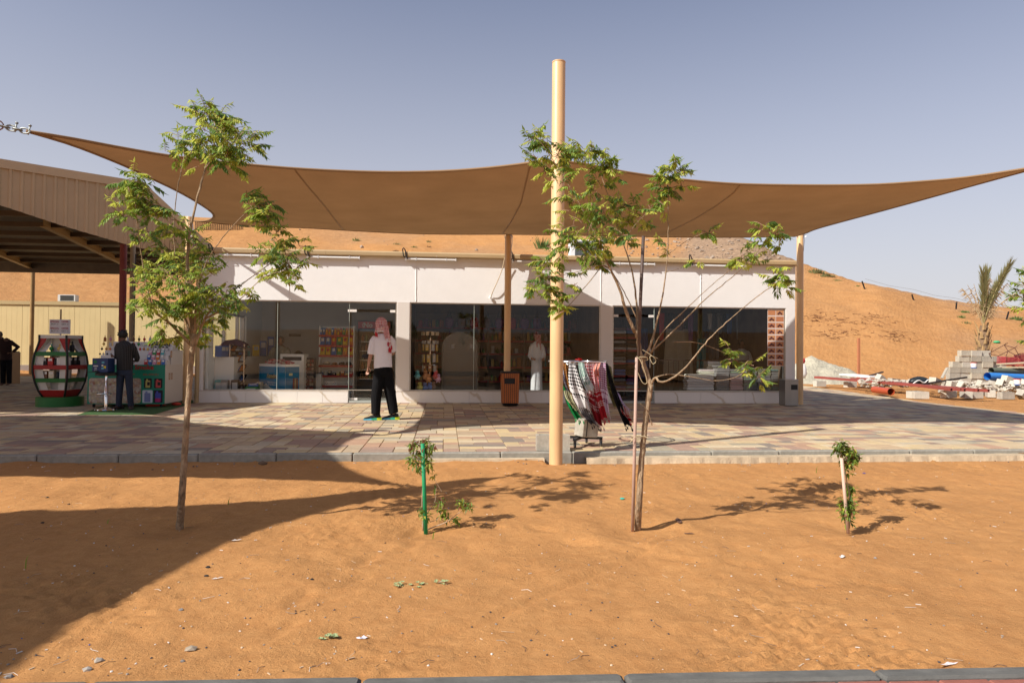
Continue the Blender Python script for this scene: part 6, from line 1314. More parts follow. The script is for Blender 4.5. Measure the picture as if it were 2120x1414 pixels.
for r_, (zi, h) in enumerate(((5, .20), (4, .25), (3, .24))):
    n = len(bagc[r_])
    for i, c in enumerate(bagc[r_]):
        x = sc_x-WSH/2+WSH*(i+.5)/n; t = item('snack_bag', '%s snack bag, %s from the left on the %s shelf behind the glass' % (c, ORD[i], RWN[r_]), 'snack bag', 'snack bags on the white shelf', (x, SY+.12, zsn[zi]+.004), (WSH/n*.92, .06, h), c, 'bag', 0, {'yellow': 'red', 'blue': 'white', 'green': 'yellow', 'orange': 'yellow', 'red': 'yellow'}[c]); t.rotation_euler = (R(-12), 0, rr_.uniform(-.08, .08))
def hat(label, loc, r_, c, flatc=False):
    t = thing('hat', label, 'hat', tuple(loc), 0, 'hats on the white shelf'); b = MB(); b.lathe((0, 0, 0), [(r_*1.7, .0), (r_*1.6, .012), (r_, .03), (r_*.92, r_*.9), (r_*.6, r_*1.15), (.01, r_*1.15)], 16, .8); b.build('brim_and_crown', flat(COLN[c]), t, smooth=True); b = MB(); b.lathe((0, 0, .028), [(r_*1.03, 0), (r_*1.0, .025)], 16, .8); b.build('band', BLACK, t)
for i, (px, c, r_) in enumerate(((674, 'cream', .095), (691, 'amber', .07), (706, 'black', .08), (720, 'black', .08))): hat(['cream straw hat on the shelf below the snack bags', 'small brown hat beside the cream straw hat', 'black cap in the middle of the hat shelf', 'black cap at the right end of the hat shelf'][i], (at(px, 750, Y=SY).x, SY+.16, zsn[2]+.003), r_, c)
for i in range(8):
    c = ['blue', 'silver', 'black', 'black', 'gold', 'orange', 'gold', 'red'][i]; item('boxed_sweets', '%s packet, %s from the left on the low shelf under the hats' % (c, ORD[i]), 'packet', 'packets on the low shelves', (sc_x-WSH/2+WSH*(i+.5)/8, SY+.12, zsn[1]+.003), (WSH/8*.8, .1, .07+.03*(i % 3)), c, 'box', 0, 'cream')
t = thing('price_card', 'white card with a black bow pattern on the lowest shelf rail', 'card', (sc_x-.12, SY-.012, zsn[0]+.02)); b = MB(); b.bx(-.15, .15, -.004, 0, 0, .10); b.build('card', WHITE, t); b = MB(); b.tube([V((-.11+.02*cos(a), -.006, .05+.03*sin(a))) for a in [k*pi/5 for k in range(11)]], .006, 4); b.tube([V((.10+.02*cos(a), -.006, .05+.03*sin(a))) for a in [k*pi/5 for k in range(11)]], .006, 4); b.bx(-.09, .08, -.007, -.004, .044, .056); b.build('print', BLACK, t)
# drinks fridge
FYy = 19.3; fx0, fx1 = at(740, 700, Y=FYy).x, at(809, 700, Y=FYy).x; FW_ = fx1-fx0; fz = ZZ(664, FYy, 775)
fr_ = thing('drinks_fridge', 'tall black drinks fridge with a red sign behind the glass door', 'fridge', ((fx0+fx1)/2, FYy, .03)); HT = fz-.03
b = MB(); b.bx(-FW_/2, -FW_/2+.06, 0, .6, 0, HT); b.bx(FW_/2-.06, FW_/2, 0, .6, 0, HT); b.bx(-FW_/2+.06, FW_/2-.06, 0, .6, 0, .36); b.bx(-FW_/2+.06, FW_/2-.06, .5, .6, .36, HT); b.bx(-FW_/2+.06, FW_/2-.06, .0, .5, HT-.24, HT); b.build('cabinet', BLACK, fr_)
b = MB(); b.bx(-FW_/2+.02, FW_/2-.02, -.012, -.002, HT-.22, HT-.03); b.build('sign', mat('fridge_red', (.42, .035, .02), .4), fr_)
text('No', .19, (-.17, -.014, HT-.13), flat((.62, .56, .50)), fr_, .001, bold=.006); text('L', .19, (.33, -.014, HT-.13), flat((.62, .56, .50)), fr_, .001, bold=.006)
b = MB(); P = [(-.335, HT-.13), (-.30, HT-.06), (-.265, HT-.13), (-.30, HT-.20)]; b.prism(P, -.016, -.012); b.build('emblem', flat((.62, .56, .50)), fr_); b = MB(); P = [(-.32, HT-.14), (-.30, HT-.09), (-.29, HT-.12), (-.275, HT-.125), (-.30, HT-.17), (-.31, HT-.14)]; b.prism(P, -.018, -.016); b.build('emblem_centre', flat((.36, .03, .02)), fr_)
b = MB(); b.bx(-FW_/2+.06, FW_/2-.06, -.001, .008, .37, HT-.245); b.build('glass_door', GLASS, fr_)
for k in range(5):
    z = .38+k*.26; b = MB(); b.bx(-FW_/2+.062, FW_/2-.062, .03, .49, z, z+.012); sh_ = b.build('shelf', STEEL, fr_)
    b = MB(); 
    for i in range(7): b.mi = (i+k) % 3; b.lathe(V((-FW_/2+.13+i*.105, .12, z+.013)), [(.032, 0), (.033, .12), (.014, .16), (.014, .19)], 8)
    b.build('drinks', [flat((.06, .02, .01)), flat((.35, .08, .02)), flat((.10, .22, .08))], sh_, kind='stuff')
t = thing('wall_sign', 'small dark lettered plate on the white wall above the cashier', 'sign', (at(610, 694, Y=20.7).x, 20.72, ZZ(694, 20.7, 610))); b = MB(); b.bx(-.17, .17, 0, .02, -.04, .04); b.build('plate', flat((.20, .18, .15)), t); text('SMOKING', .05, (0, -.001, 0), flat((.45, .42, .36)), t, .001)
# freezer
def orient(p0, p1): return atan2(p1.y-p0.y, p1.x-p0.x)
cA = at(537, 760, Y=17.25); cB = at(591, 760, Y=16.62); cC = at(618, 760, Y=17.05)
az = orient(cA, cB); frz = thing('ice_cream_freezer', 'bright blue ice cream chest freezer behind the left shop window', 'freezer', (cB.x, cB.y, .03), az)
Lf = (cA-cB).xy.length; Ls = .40
HF = ZZ(757, 16.62, 591)-.03
b = MB(); b.bx(-Lf, 0, 0, Ls, .04, HF); b.build('cabinet', WHITE, frz)
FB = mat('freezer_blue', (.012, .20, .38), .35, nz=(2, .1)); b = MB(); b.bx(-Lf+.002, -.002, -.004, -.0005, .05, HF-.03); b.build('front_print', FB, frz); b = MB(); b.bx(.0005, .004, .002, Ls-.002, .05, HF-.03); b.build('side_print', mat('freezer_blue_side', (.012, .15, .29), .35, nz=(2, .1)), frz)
CRM = flat((.64, .52, .26), .4); CHO = flat((.15, .04, .02), .4)
b = MB(); b.prism([(-Lf*.5+.19*cos(a), HF*.66+.05*sin(a)) for a in [k*pi/9 for k in range(18)]], -.006, -.004); b.build('logo_oval', CHO, frz)
text('Sandra', .15, (-Lf*.5, -.008, HF*.675), CRM, frz, .001, shear=.25, bold=.003); text('Enjoy the taste', .055, (-Lf*.5, -.007, HF*.49), flat((.50, .58, .62)), frz, .001, shear=.2); text('of excellence', .055, (-Lf*.5, -.007, HF*.42), flat((.50, .58, .62)), frz, .001, shear=.2)
b = MB(); b.prism([(-Lf+.01, .055), (-.01, .055), (-.01, .22), (-Lf*.3, .20), (-Lf*.55, .26), (-Lf*.72, .36), (-Lf*.85, .30), (-Lf+.01, .34)], -.006, -.0045); b.build('milk_splash', flat((.55, .56, .52)), frz); b = MB(); b.prism([(-Lf*.42, .22), (-Lf*.33, .15), (-Lf*.24, .20), (-Lf*.25, .27), (-Lf*.33, .25)], -.008, -.006); b.build('chocolate', CHO, frz)
b = MB(); b.prism([(-Lf*.95, .06), (-Lf*.6, .07), (-Lf*.65, .15), (-Lf*.8, .20)], -.008, -.006); b.build('lemon', flat((.50, .46, .08)), frz)
b = MB(); b.add([V((.006, .10+.10*q, z)) for q, z in ((0, .62), (1, .62))]+[V((.006, .2, .56)), V((.006, .1, .56))], [(0, 1, 2, 3)]); b.build('side_logo', CRM, frz)
for k, c in enumerate(((.18, .05, .03), (.42, .28, .14), (.16, .05, .03))): b = MB(); b.tube([V((.008, .23+k*.055, .12)), V((.008, .235+k*.05, .50))], [.024, .02], 8); b.build('printed_cone', flat(c), frz)
b = MB(); b.bx(-Lf, 0, .0, Ls, HF+.0005, HF+.03); b.build('lid', WHITE, frz)
rn = random.Random(21); MM = [flat((.40, .05, .06)), flat((.55, .35, .33)), flat((.50, .10, .12)), flat((.45, .38, .30))]
b = MB()
for i in range(150): b.mi = rn.randrange(4); x, y = rn.uniform(-Lf*.85, -.03), rn.uniform(.04, Ls*.8); b.box((x, y, HF+.04+.10*rn.random()*sin(pi*(-x/Lf))), (.075, .02, .028), Matrix.Rotation(rn.random()*3, 3, 'Z') @ Matrix.Rotation(rn.uniform(-.4, .4), 3, 'X'))
b.build('sweet_pile', MM, None, kind='stuff'); bpy.data.objects['sweet_pile'].matrix_world = Matrix.Translation(frz.location) @ Matrix.Rotation(az, 4, 'Z')
cnt = thing('sales_counter', 'white sales counter with a dark slot beside the blue freezer', 'counter', (at(604.5, 760, Y=17.55).x, 17.55, .03)); cw = at(629, 760, Y=17.55).x-at(580, 760, Y=17.55).x; chh = ZZ(733, 17.55, 604)-.03
b = MB(); b.bx(-cw/2, cw/2, 0, .6, 0, chh); b.build('cabinet', WHITE, cnt); b = MB(); b.bx(-cw*.4, cw*.4, -.004, 0, chh-.16, chh-.07); b.build('slot', BLACK, cnt)
t = thing('cloth_bundle', 'black cloth draped on top of the white sales counter', 'cloth', (cnt.location.x+.12, 17.7, chh+.031)); b = MB(); b.grid(lambda u, v: V(((u-.5)*.32, (v-.5)*.3, .09*sin(pi*u)**2*sin(pi*v)+.002)), 12, 8); b.build('cloth', BLACK, t, smooth=True)
t = thing('sweet_rack', 'tall rack of small red and brown packets right of the sales counter', 'rack', (at(638, 760, Y=17.8).x, 17.8, .03)); b = MB(); b.bx(-.12, .12, .1, .4, 0, .98); b.build('frame', DARK, t)
b = MB()
for r_ in range(9):
    for i in range(5): b.mi = rn.randrange(4); b.box((-.1+i*.05, .06, .10+r_*.10), (.04, .05, .07), Matrix.Rotation(rn.uniform(-.1, .1), 3, 'Y'))
b.build('packets', [flat((.16, .05, .05)), flat((.30, .20, .17)), flat((.24, .05, .04)), flat((.30, .25, .2))], t, kind='stuff')
t = thing('low_cabinet', 'low white cabinet between the sales counter and the snack shelf', 'cabinet', (at(656, 780, Y=18.3).x, 18.3, .03)); b = MB(); b.bx(-.10, .10, 0, .5, 0, .55); b.bx(-.104, .104, -.004, 0, .02, .54); b.build('body', WHITE, t)
item('multipack', 'green and white drinks carton on the floor left of the blue freezer', 'carton', None, (at(523, 790, Y=16.7).x, 16.7, .03), (.28, .25, .30), 'green', 'box', 0, 'white')
item('multipack', 'blue wrapped packs lying on the green and white carton', 'carton', None, (at(525, 776, Y=16.7).x, 16.7, .335), (.22, .2, .07), 'blue', 'box', R(10), 'silver')
item('multipack', 'brown carton beside the blue freezer', 'carton', None, (at(540, 790, Y=17.0).x-.02, 16.95, .03), (.12, .25, .40), 'cream', 'box', 0, 'green')
for i, (px, c) in enumerate(((454, 'teal'), (466, 'grey'), (488, 'black'))): item('water_pack', ['shrink wrapped pack of water bottles at the lower left of the shop window', 'second pack of water bottles right of the first', 'dark crate under the magazine rack'][i], 'water pack', None, (at(px, 790, Y=16.6).x, 16.62, .28 if False else .03), (.17, .2, .46), c, 'box', 0, 'silver')
MBL = ['navy packet', 'pale blue packet', 'dark grey packet', 'white packet', 'black packet', 'blue packet', 'purple packet', 'grey packet']
for i in range(9):
    px = 427+i*4.3 if i < 8 else 500; Y = 17.0+i*.18; c = ['blue', 'blue', 'grey', 'silver', 'black', 'blue', 'purple', 'grey', 'teal'][i]
    item('packet', '%s packet, %s from the left on the ledge of the side window' % (c, ORD[i]), 'packet', 'packets on the ledge of the side window', (X0+.32, 16.6+i*.26, 1.03), (.20, .16, .26), c, 'box', R(80), 'silver')
for i, (c, y) in enumerate((('yellow', 19.15), ('blue', 19.35), ('blue', 19.6))): item('packet', ['yellow packet in the far corner of the side window ledge', 'tall blue wrapped packet in the corner of the side window ledge', 'second blue wrapped packet in the corner behind the first'][i], 'packet', 'packets in the corner of the side window', (X0+.45+i*.14, y, 1.03), (.16, .16, .3+.12*i), c, 'box', R(20), 'silver')
b = MB(); b.bx(X0+.185, X0+.62, YF+.6, YB-.3, .03, 1.025); b.build('ledge_cabinet', WHITE, None, label='white low cabinet running along the inside of the left side wall', cat='cabinet')
mg = thing('magazine_rack', 'chrome rack of tilted shelves with a purple cover inside the left window', 'rack', (at(481, 760, Y=16.95).x, 16.95, .03)); mw = .54
for x in (-mw/2, -.06, mw/2): b = MB(); b.cyl((x, -.02, 0), (x, -.02, 1.30), .012, 8); b.build('upright', CHROME, mg)
for k in range(5): b = MB(); b.add([V((-mw/2, -.02, .15+k*.24)), V((mw/2, -.02, .15+k*.24)), V((mw/2, .3, .33+k*.24)), V((-mw/2, .3, .33+k*.24))], [(0, 1, 2, 3)]); o = b.build('tilted_shelf', DARK, mg); b = MB(); [setattr(b, 'mi', (i+k) % 4) or b.box((-mw/2+.07+i*.1, .12, .24+k*.24), (.085, .2, .03), Matrix.Rotation(.5, 3, 'X')) for i in range(5)]; b.build('packets', [flat(COLN['grey']), flat(COLN['blue']), flat(COLN['orange']), flat(COLN['silver'])], o, kind='stuff')
b = MB(); b.grid(lambda u, v: V(((u-.5)*(mw+.10-.1*(1-abs(2*v-1))), -.06+v*.4, 1.33+.09*sin(pi*v)-.10*abs(2*u-1)**3-.05*(v < .15)+.01*sin(u*14))), 14, 10); b.build('cover', mat('purple_cover', (.06, .028, .075), .8, nz=(5, .3)), mg, smooth=True)
# cashier
def simple_person(label, px, py, Y, H, shirt, face, hairm, arm_dx=.25, gown=None, grp=None, skin=SKIN, ghut=None):
    p = at(px, py, Y=Y); t = thing('person', label, 'person', (p.x, Y, .03)); s_ = H/1.75
    Jx = dict(head=V((0, 0, 1.62*s_)), face=face, neck=V((0, 0, 1.48*s_)), chest=V((0, 0, 1.28*s_)), hip=V((0, 0, .95*s_)), across=V((0, 1, 0)), armL=[V((-.17, 0, 1.38*s_)), V((-.24, -.04, 1.12*s_)), V((-.18, -.2, 1.02*s_)), V((-.12, -.26, 1.02*s_))], armR=[V((.17, 0, 1.38*s_)), V((.24, -.04, 1.12*s_)), V((.2, -.2, 1.02*s_)), V((.15, -.26, 1.02*s_))],
        legL=[V((-.08, 0, .9*s_)), V((-.09, 0, .48*s_)), V((-.09, .02, .09)), V((-.1, -.15, .05))], legR=[V((.08, 0, .9*s_)), V((.09, 0, .48*s_)), V((.09, .02, .09)), V((.1, -.15, .05))])
    body(t, Jx, skin, .014); b = MB(); z0 = .80 if not gown else .10
    rows_ = [(0, 0, z0*s_, .17 if not gown else .20, .13 if not gown else .18), (0, 0, .95*s_, .18, .13), (0, 0, 1.28*s_, .20, .13), (0, 0, 1.42*s_, .17, .10), (0, 0, 1.49*s_, .07, .07)]; b.ell(rows_, 18)
    for S in (-1, 1): b.tube([V((S*.14, 0, 1.40*s_)), V((S*.20, -.01, 1.30*s_)), V((S*.245, -.04, 1.12*s_)), V((S*.20, -.15, 1.04*s_))], [.065, .07, .065, .055], 10)
    o = b.build('gown' if gown else 'shirt', shirt, t); remesh(o, .012, 3)
    if not gown: b = MB(); b.ell([(0, 0, .72*s_, .15, .11), (0, 0, .95*s_, .165, .12)], 14); b.tube([V((-.08, 0, .85*s_)), V((-.09, 0, .06))], [.09, .07], 10); b.tube([V((.08, 0, .85*s_)), V((.09, 0, .06))], [.09, .07], 10); o = b.build('trousers', BT, t); remesh(o, .014, 2)
    b = MB()
    if hairm: b.lathe(V((0, 0, 1.62*s_))-face*.02, [(.085, -.03), (.095, .03), (.08, .09), (.03, .125), (.003, .13)], 16, 1.1); b.build('hair', hairm, t, smooth=True)
    return t, s_
chk = mat('checked_shirt', (.20, .19, .15), .85, nz=(30, .4))
simple_person('cashier with grey hair and checked shirt sitting behind the counter', 580, 760, 18.2, 1.52, chk, V((0, -1, 0)), mat('grey_hair', (.10, .09, .08), .8), skin=mat('mid_skin', (.22, .11, .07), .6))
# ------------------------------------------------------------------ middle shop
gm = mat('white_gown', (.66, .68, .70), .85, nz=(4, .04), bump=(3, .03))
t, s_ = simple_person('person in a long white gown and red checked headdress inside the middle shop', 1111, 760, 17.1, 1.70, gm, V((-.8, .5, 0)), None, gown=True); t.scale = (.76, .9, 1)
b = MB(); b.lathe(V((0, 0, 1.575)), [(.09, -.05), (.105, .0), (.10, .06), (.06, .11), (.003, .12)], 16); b.grid(lambda u, v: V((.04+(u-.5)*.16, -.10-.02*sin(u*8), 1.62-.40*v)), 8, 12); hs_ = b.build('headdress', KR_, t, smooth=True)
b = MB(); b.tube([V((.102*cos(a), .102*sin(a), 1.64)) for a in [k*pi/8 for k in range(17)]], .012, 6); b.build('cord_band', BLACK, hs_, smooth=True)
b = MB(); b.tube([V((-.12, -.15, 1.0)), V((.02, -.17, .97)), V((.12, -.15, 1.02))], .012, 6); b.tube([V((.07, -.17, .98)), V((.09, -.19, .80))], [.02, .008], 6); b.build('tied_sash', gm, t, smooth=True)
tw = thing('souvenir_tower', 'revolving stand with tiers of gold packets and soft toys behind the middle window', 'display stand', (at(890, 760, Y=16.75).x, 16.75, .03))
b = MB(); b.cyl((0, 0, 0), (0, 0, 1.50), .018, 10); b.lathe((0, 0, 0), [(.22, 0), (.21, .03)], 16); b.build('pole', CHROME, tw)
tiers = [(687, .20, 10, .09, 'cream'), (705, .19, 10, .08, 'silver'), (712, .18, 8, .17, 'gold'), (733, .18, 8, .20, 'gold'), (755, .17, 8, .17, 'amber')]
tn = ['topmost', 'second', 'third', 'fourth', 'lowest']
for k, (py, r_, n, h, c) in enumerate(tiers):
    z = ZZ(py, 16.75, 890)-.03; b = MB(); b.tube([V((r_*cos(a), r_*sin(a), z)) for a in [q*pi/8 for q in range(17)]], .006, 5); rg_ = b.build('tier_ring', CHROME, tw)
    for i in range(n):
        a = 2*pi*i/n+.2*k
        if sin(a) > .35: continue
        cc = c if (i % 3 or k < 2) else 'silver'; item('souvenir_packet', '%s packet on the %s tier of the souvenir stand, %s side' % (cc, tn[k], ['right', 'front right', 'front', 'front left', 'left', 'far left', 'near left', 'near centre', 'near right', 'far right'][min(9, i)]), 'packet', 'packets on the souvenir stand', (tw.location.x+r_*cos(a), 16.75+r_*sin(a), z+.03-h), (.075, .03, h*.92), cc, 'box', a+pi/2, 'cream')
toy = [(864, 778, 'teal'), (881, 778, 'amber'), (887, 785, 'orange'), (902, 778, 'red'), (907, 785, 'pink'), (869, 802, 'yellow'), (880, 803, 'blue'), (890, 801, 'blue'), (897, 800, 'brown')]
TN_ = ['pale blue plush toy at the left of the souvenir stand', 'tan plush toy under the packets of the souvenir stand', 'orange plush toy in front of the tan one', 'red plush toy at the right of the souvenir stand', 'pink plush toy hanging lowest at the right', 'yellow plush toy at the foot of the souvenir stand', 'blue plush toy beside the yellow one at the foot', 'second blue plush toy at the foot of the stand', 'brown plush toy at the right of the foot']
for i, (px, py, c) in enumerate(toy):
    p = at(px, py, Y=16.62+.02*i); t = thing('plush_toy', TN_[i], 'toy', tuple(p), 0, 'plush toys on the souvenir stand'); b = MB(); cm = flat(tuple(min(.8, q*1.5+.10) for q in COLN[c]))
    b.rock((0, 0, 0), .075, rn, (1, .8, 1.15), .08); b.rock((0, -.01, .09), .058, rn, (1, .9, .95), .06)
    for sx2 in (-1, 1): b.rock((sx2*.03, 0, .11), .016, rn, (1, .6, 1.2), .1); b.tube([V((sx2*.04, 0, .02)), V((sx2*.075, -.01, -.02))], [.018, .014], 6); b.tube([V((sx2*.025, 0, -.04)), V((sx2*.04, -.01, -.085))], [.02, .016], 6)
    b.build('toy', cm, t, smooth=True)
by = 20.3; t0x, t1x = at(852, 720, Y=by).x+.1, at(1240, 720, Y=by).x-.1
bays = 5; bw_ = (t1x-t0x)/bays; gcol = ['brown', 'amber', 'red', 'gold', 'cream', 'olive', 'teal', 'black', 'silver', 'purple', 'orange', 'green']
for k in range(bays):
    cx = t0x+bw_*(k+.5); shelf_unit('souvenir_shelf', 'tall souvenir shelf behind the middle window, %s bay from the left' % ORD[k], (cx, by, .03), bw_-.04, .40, [.30, .72, 1.12, 1.5, 1.88], REDP, mat('brown_shelf_back', (.26, .20, .15), .7), 2.3, 'souvenir shelves of the middle shop')
    for r_, z in enumerate((.30, .72, 1.12, 1.5, 1.88)):
        x = cx-bw_/2+.08; nn_ = 0
        while x < cx+bw_/2-.10:
            w_ = rn.choice((.08, .11, .14)); h = rn.uniform(.12, .30); c = rn.choice(gcol); kd = rn.choice(('box', 'box', 'bulb', 'bottle'))
            b = MB(); q = V((cx, by, .03))
            if kd == 'box': b.bbox((x+w_/2, by+.12, z+.034+h/2), (w_*.85, .1, h), .006)
            else: b.lathe((x+w_/2, by+.12, z+.034), [(w_*.25, 0), (w_*.42, h*.3), (w_*.38, h*.6), (w_*.12, h*.75), (w_*.16, h)], 8)
            b.build('souvenir', CM(c), None, label='%s souvenir, %s from left on the %s shelf of the %s bay' % (c, ORD[nn_], ['lowest', 'second', 'middle', 'fourth', 'top'][r_], ORD[k]), cat='souvenir', group='souvenirs on the back shelves of the middle shop'); x += w_+.015; nn_ += 1
t = thing('arched_mirror', 'grey arched mirror panel behind the middle window, left of the cream pole', 'mirror', (at(952, 760, Y=19.2).x, 19.2, .03)); b = MB(); w2 = .50; hz = ZZ(720, 19.2, 952)
P = [(-w2, 0), (w2, 0)]+[(w2*cos(a), hz+.42*sin(a)) for a in [k*pi/14 for k in range(15)]]; b.prism(P, 0, .03); b.build('panel', mat('grey_mirror', (.16, .155, .14), .25, .5), t); b = MB(); b.tube([V((x, -.01, z)) for x, z in P[1:]]+[V((-w2, -.01, 0))], .016, 6); b.build('frame', flat((.40, .36, .28)), t)
for k, x in enumerate((-.20, .32)): b = MB(); b.bx(x-.05, x+.05, -.02, -.01, hz-.05, hz+.07); b.build('label_card', WHITE, t)
for k in range(12):
    x = at(930+k*26, 660, Y=19.4).x; c = rn.choice(('brown', 'purple', 'black', 'red')); t = thing('hanging_bag', '%s bag hanging under the ceiling of the middle shop, %s from the left' % (c, ORD[k]), 'bag', (x, 19.4, 1.93), 0, 'bags hanging in the middle shop'); b = MB(); b.ell([(0, 0, -.06, .06, .03), (0, 0, .0, .12, .05), (0, 0, .16, .13, .05), (0, 0, .24, .08, .03)], 10); b.build('bag', CM(c), t, smooth=True); b = MB(); b.tube([V((-.07, 0, .22)), V((0, 0, .45)), V((.07, 0, .22))], .008, 5); b.build('strap', BLACK, t)
# ------------------------------------------------------------------ right shop
def folded(px0, px1, py0, py1, Y, c, label, n, sd):
    x0, x1 = at(px0, 780, Y=Y).x, at(px1, 780, Y=Y).x; z1, z0 = ZZ(py0, Y, (px0+px1)/2), max(.031, ZZ(py1, Y, (px0+px1)/2)-.0); rn2 = random.Random(sd)
    t = thing('clothes_stack', label, 'clothes', ((x0+x1)/2, Y, z0), 0, 'stacks of folded clothes behind the right window'); h = (z1-z0)/n
    for i in range(n):
        b = MB(); dx = rn2.uniform(-.015, .015); w_ = (x1-x0)*rn2.uniform(.92, .99)
        b.loft([[V((dx+w_/2*sx2*k, .16+.15*sy2*k, z)) for sx2, sy2 in ((-1, -1), (0, -1.06), (1, -1), (1, 1), (0, 1.03), (-1, 1))] for z, k in ((i*h+.001, .95), (i*h+h*.3, 1.0), (i*h+h*.75, 1.0), (i*h+h*.98, .94))]); k = rn2.uniform(.75, 1.3); cc = tuple(min(.8, q*k) for q in c); b.build('garment', flat(tuple(round(q*12)/12+.02 for q in cc)), t, smooth=False)
gk = (.17, .18, .17)
folded(1423, 1480, 775, 808, 16.55, (.50, .50, .48), 'stack of pale folded packs, leftmost behind the right window', 6, 1)
folded(1450, 1484, 765, 775, 16.7, (.52, .50, .46), 'short pale stack on top of the leftmost folded packs', 3, 2)
folded(1484, 1511, 757, 808, 16.5, gk, 'tall grey stack of clothes right of the pale packs', 14, 3); folded(1512, 1539, 765, 780, 16.5, gk, 'grey clothes lying on the pink stack', 4, 4); folded(1512, 1539, 781, 808, 16.5, (.42, .27, .26), 'pink stack of folded clothes behind the right window', 8, 5)
folded(1540, 1568, 762, 808, 16.5, gk, 'grey stack of clothes right of the pink stack', 13, 6); folded(1569, 1597, 764, 808, 16.5, (.20, .20, .19), 'grey stack second from the right end of the window', 13, 7); folded(1598, 1624, 765, 808, 16.5, (.14, .15, .15), 'dark grey stack at the right end of the window', 13, 8)
folded(1464, 1494, 748, 764, 16.95, (.50, .49, .44), 'loosely wrapped white pile behind the grey stacks', 3, 9)
t = thing('photo_poster', 'tall poster with two columns of orange dune photos inside the right window', 'poster', (at(1607, 700, Y=16.06).x, YF+.036, 0))
pz0, pz1 = ZZ(758, YF+.03, 1607), ZZ(641, YF+.03, 1607); pw_ = at(1624, 700, Y=YF).x-at(1590, 700, Y=YF).x
b = MB(); b.bx(-pw_/2, pw_/2, 0, .003, pz0, pz1); b.build('sheet', mat('poster_paper', (.70, .62, .58), .5), t)
for r_ in range(9):
    for c_ in range(2):
        z0 = pz0+(pz1-pz0)*(8-r_)/9+.012; x0 = -pw_/2+pw_*c_/2+.008; w_ = pw_/2-.016; h = (pz1-pz0)/9-.03
        b = MB(); b.bx(x0, x0+w_, -.0015, -.0005, z0, z0+h); o = b.build('photo', flat([(.52, .22, .10), (.55, .27, .13), (.48, .19, .09)][(r_+c_) % 3]), t)
        if r_*2+c_ not in (0, 3):
            b = MB(); y = -.003; cx, cz = x0+w_*.5, z0+h*.38
            b.prism([(cx-w_*.33, cz-h*.1), (cx+w_*.33, cz-h*.1), (cx+w_*.30, cz+h*.12), (cx+w_*.12, cz+h*.16), (cx+w_*.05, cz+h*.38), (cx-w_*.12, cz+h*.36), (cx-w_*.18, cz+h*.15), (cx-w_*.32, cz+h*.08)], y, y+.001)
            for q in (-.22, .22): b.prism([(cx+w_*q+w_*.10*cos(a), cz-h*.12+h*.15*sin(a)) for a in [k*pi/4 for k in range(8)]], y-.0012, y-.0002)
            b.build('printed_buggy', flat((.10, .03, .03)), o, kind='stuff')
simple_person('shop assistant with black hair bending behind the clothes stacks', 1535, 780, 17.9, 1.55, mat('white_top', (.45, .45, .46), .85), V((-.2, -1, 0)), HAIR, skin=SKIND)
for i, (px, Y, zt_, w_, h, c, l) in enumerate([(1452, 19.0, 1.65, .30, 1.2, 'teal', 'bright teal fabric hanging in the middle of the right shop'), (1500, 19.3, 2.3, .22, 1.2, 'black', 'black garment hanging high in the right shop'), (1478, 19.3, 2.35, .3, 1.3, 'grey', 'grey garment hanging high in the right shop'), (1530, 19.5, 2.3, .25, 1.4, 'cream', 'cream garment hanging behind the shop assistant'), (1552, 18.6, 2.2, .25, 1.6, 'red', 'dark red garment hanging near the poster'), (1572, 19.4, 2.35, .22, 1.5, 'green', 'dark green garment hanging near the poster'), (1404, 19.0, 1.9, .9, 1.3, 'cream', 'large beige printed cloth behind the window of the right shop'), (1330, 18.8, 1.9, .35, 1.4, 'blue', 'pale blue robe hanging behind the dark glass door')]):
    p = at(px, 720, Y=Y); t = thing('hanging_cloth', l, 'clothes', (p.x, Y, zt_), 0, 'clothes hanging in the right shop'); b = MB(); b.grid(lambda u, v: V(((u-.5)*w_*(.8+.2*v), .03*sin(u*16+i), -v*h)), 20, 8); cc = COLN[c]; b.build('cloth', flat(tuple(q*.65 for q in cc)), t, smooth=True); b = MB(); b.tube([V((-w_*.4, 0, .0)), V((0, 0, .06)), V((w_*.4, 0, 0))], .008, 5); b.build('hanger', BLACK, t)
HC = ['black', 'grey', 'purple', 'red', 'brown', 'cream', 'blue', 'olive', 'black', 'orange', 'teal', 'grey', 'silver', 'brown', 'red', 'white']
for k in range(16):
    x = at(1372+k*15.5, 720, Y=20.1).x; t = thing('hanging_garment', '%s garment on the back rail of the right shop, %s from the left' % (HC[k], ORD[k]), 'clothes', (x, 20.1, 1.95), 0, 'garments on the back rail of the right shop'); b = MB(); hh = rn.uniform(.7, 1.1)
    b.ell([(0, 0, -hh, .11, .04), (0, 0, -.3, .10, .05), (0, 0, -.06, .11, .05), (0, 0, 0, .04, .03)], 8); b.build('garment', CM(HC[k]), t, smooth=True); b = MB(); b.tube([V((0, 0, 0)), V((0, 0, .09))], .006, 4); b.build('hook', STEEL, t)
for k in range(12):
    x = at(1370+k*20, 640, Y=18.9).x; c = HC[(k*5+3) % 16]; t = thing('hanging_scarf', '%s scarf hanging from the ceiling of the right shop, %s from the left' % (c, ORD[k]), 'scarf', (x, 18.9, 2.35), 0, 'scarves under the ceiling of the right shop'); b = MB(); hh = rn.uniform(.4, .8); b.grid(lambda u, v: V(((u-.5)*.17*(1-.3*v), .02*sin(u*9+k), -v*hh)), 5, 4); b.build('cloth', CM(c), t, smooth=True)
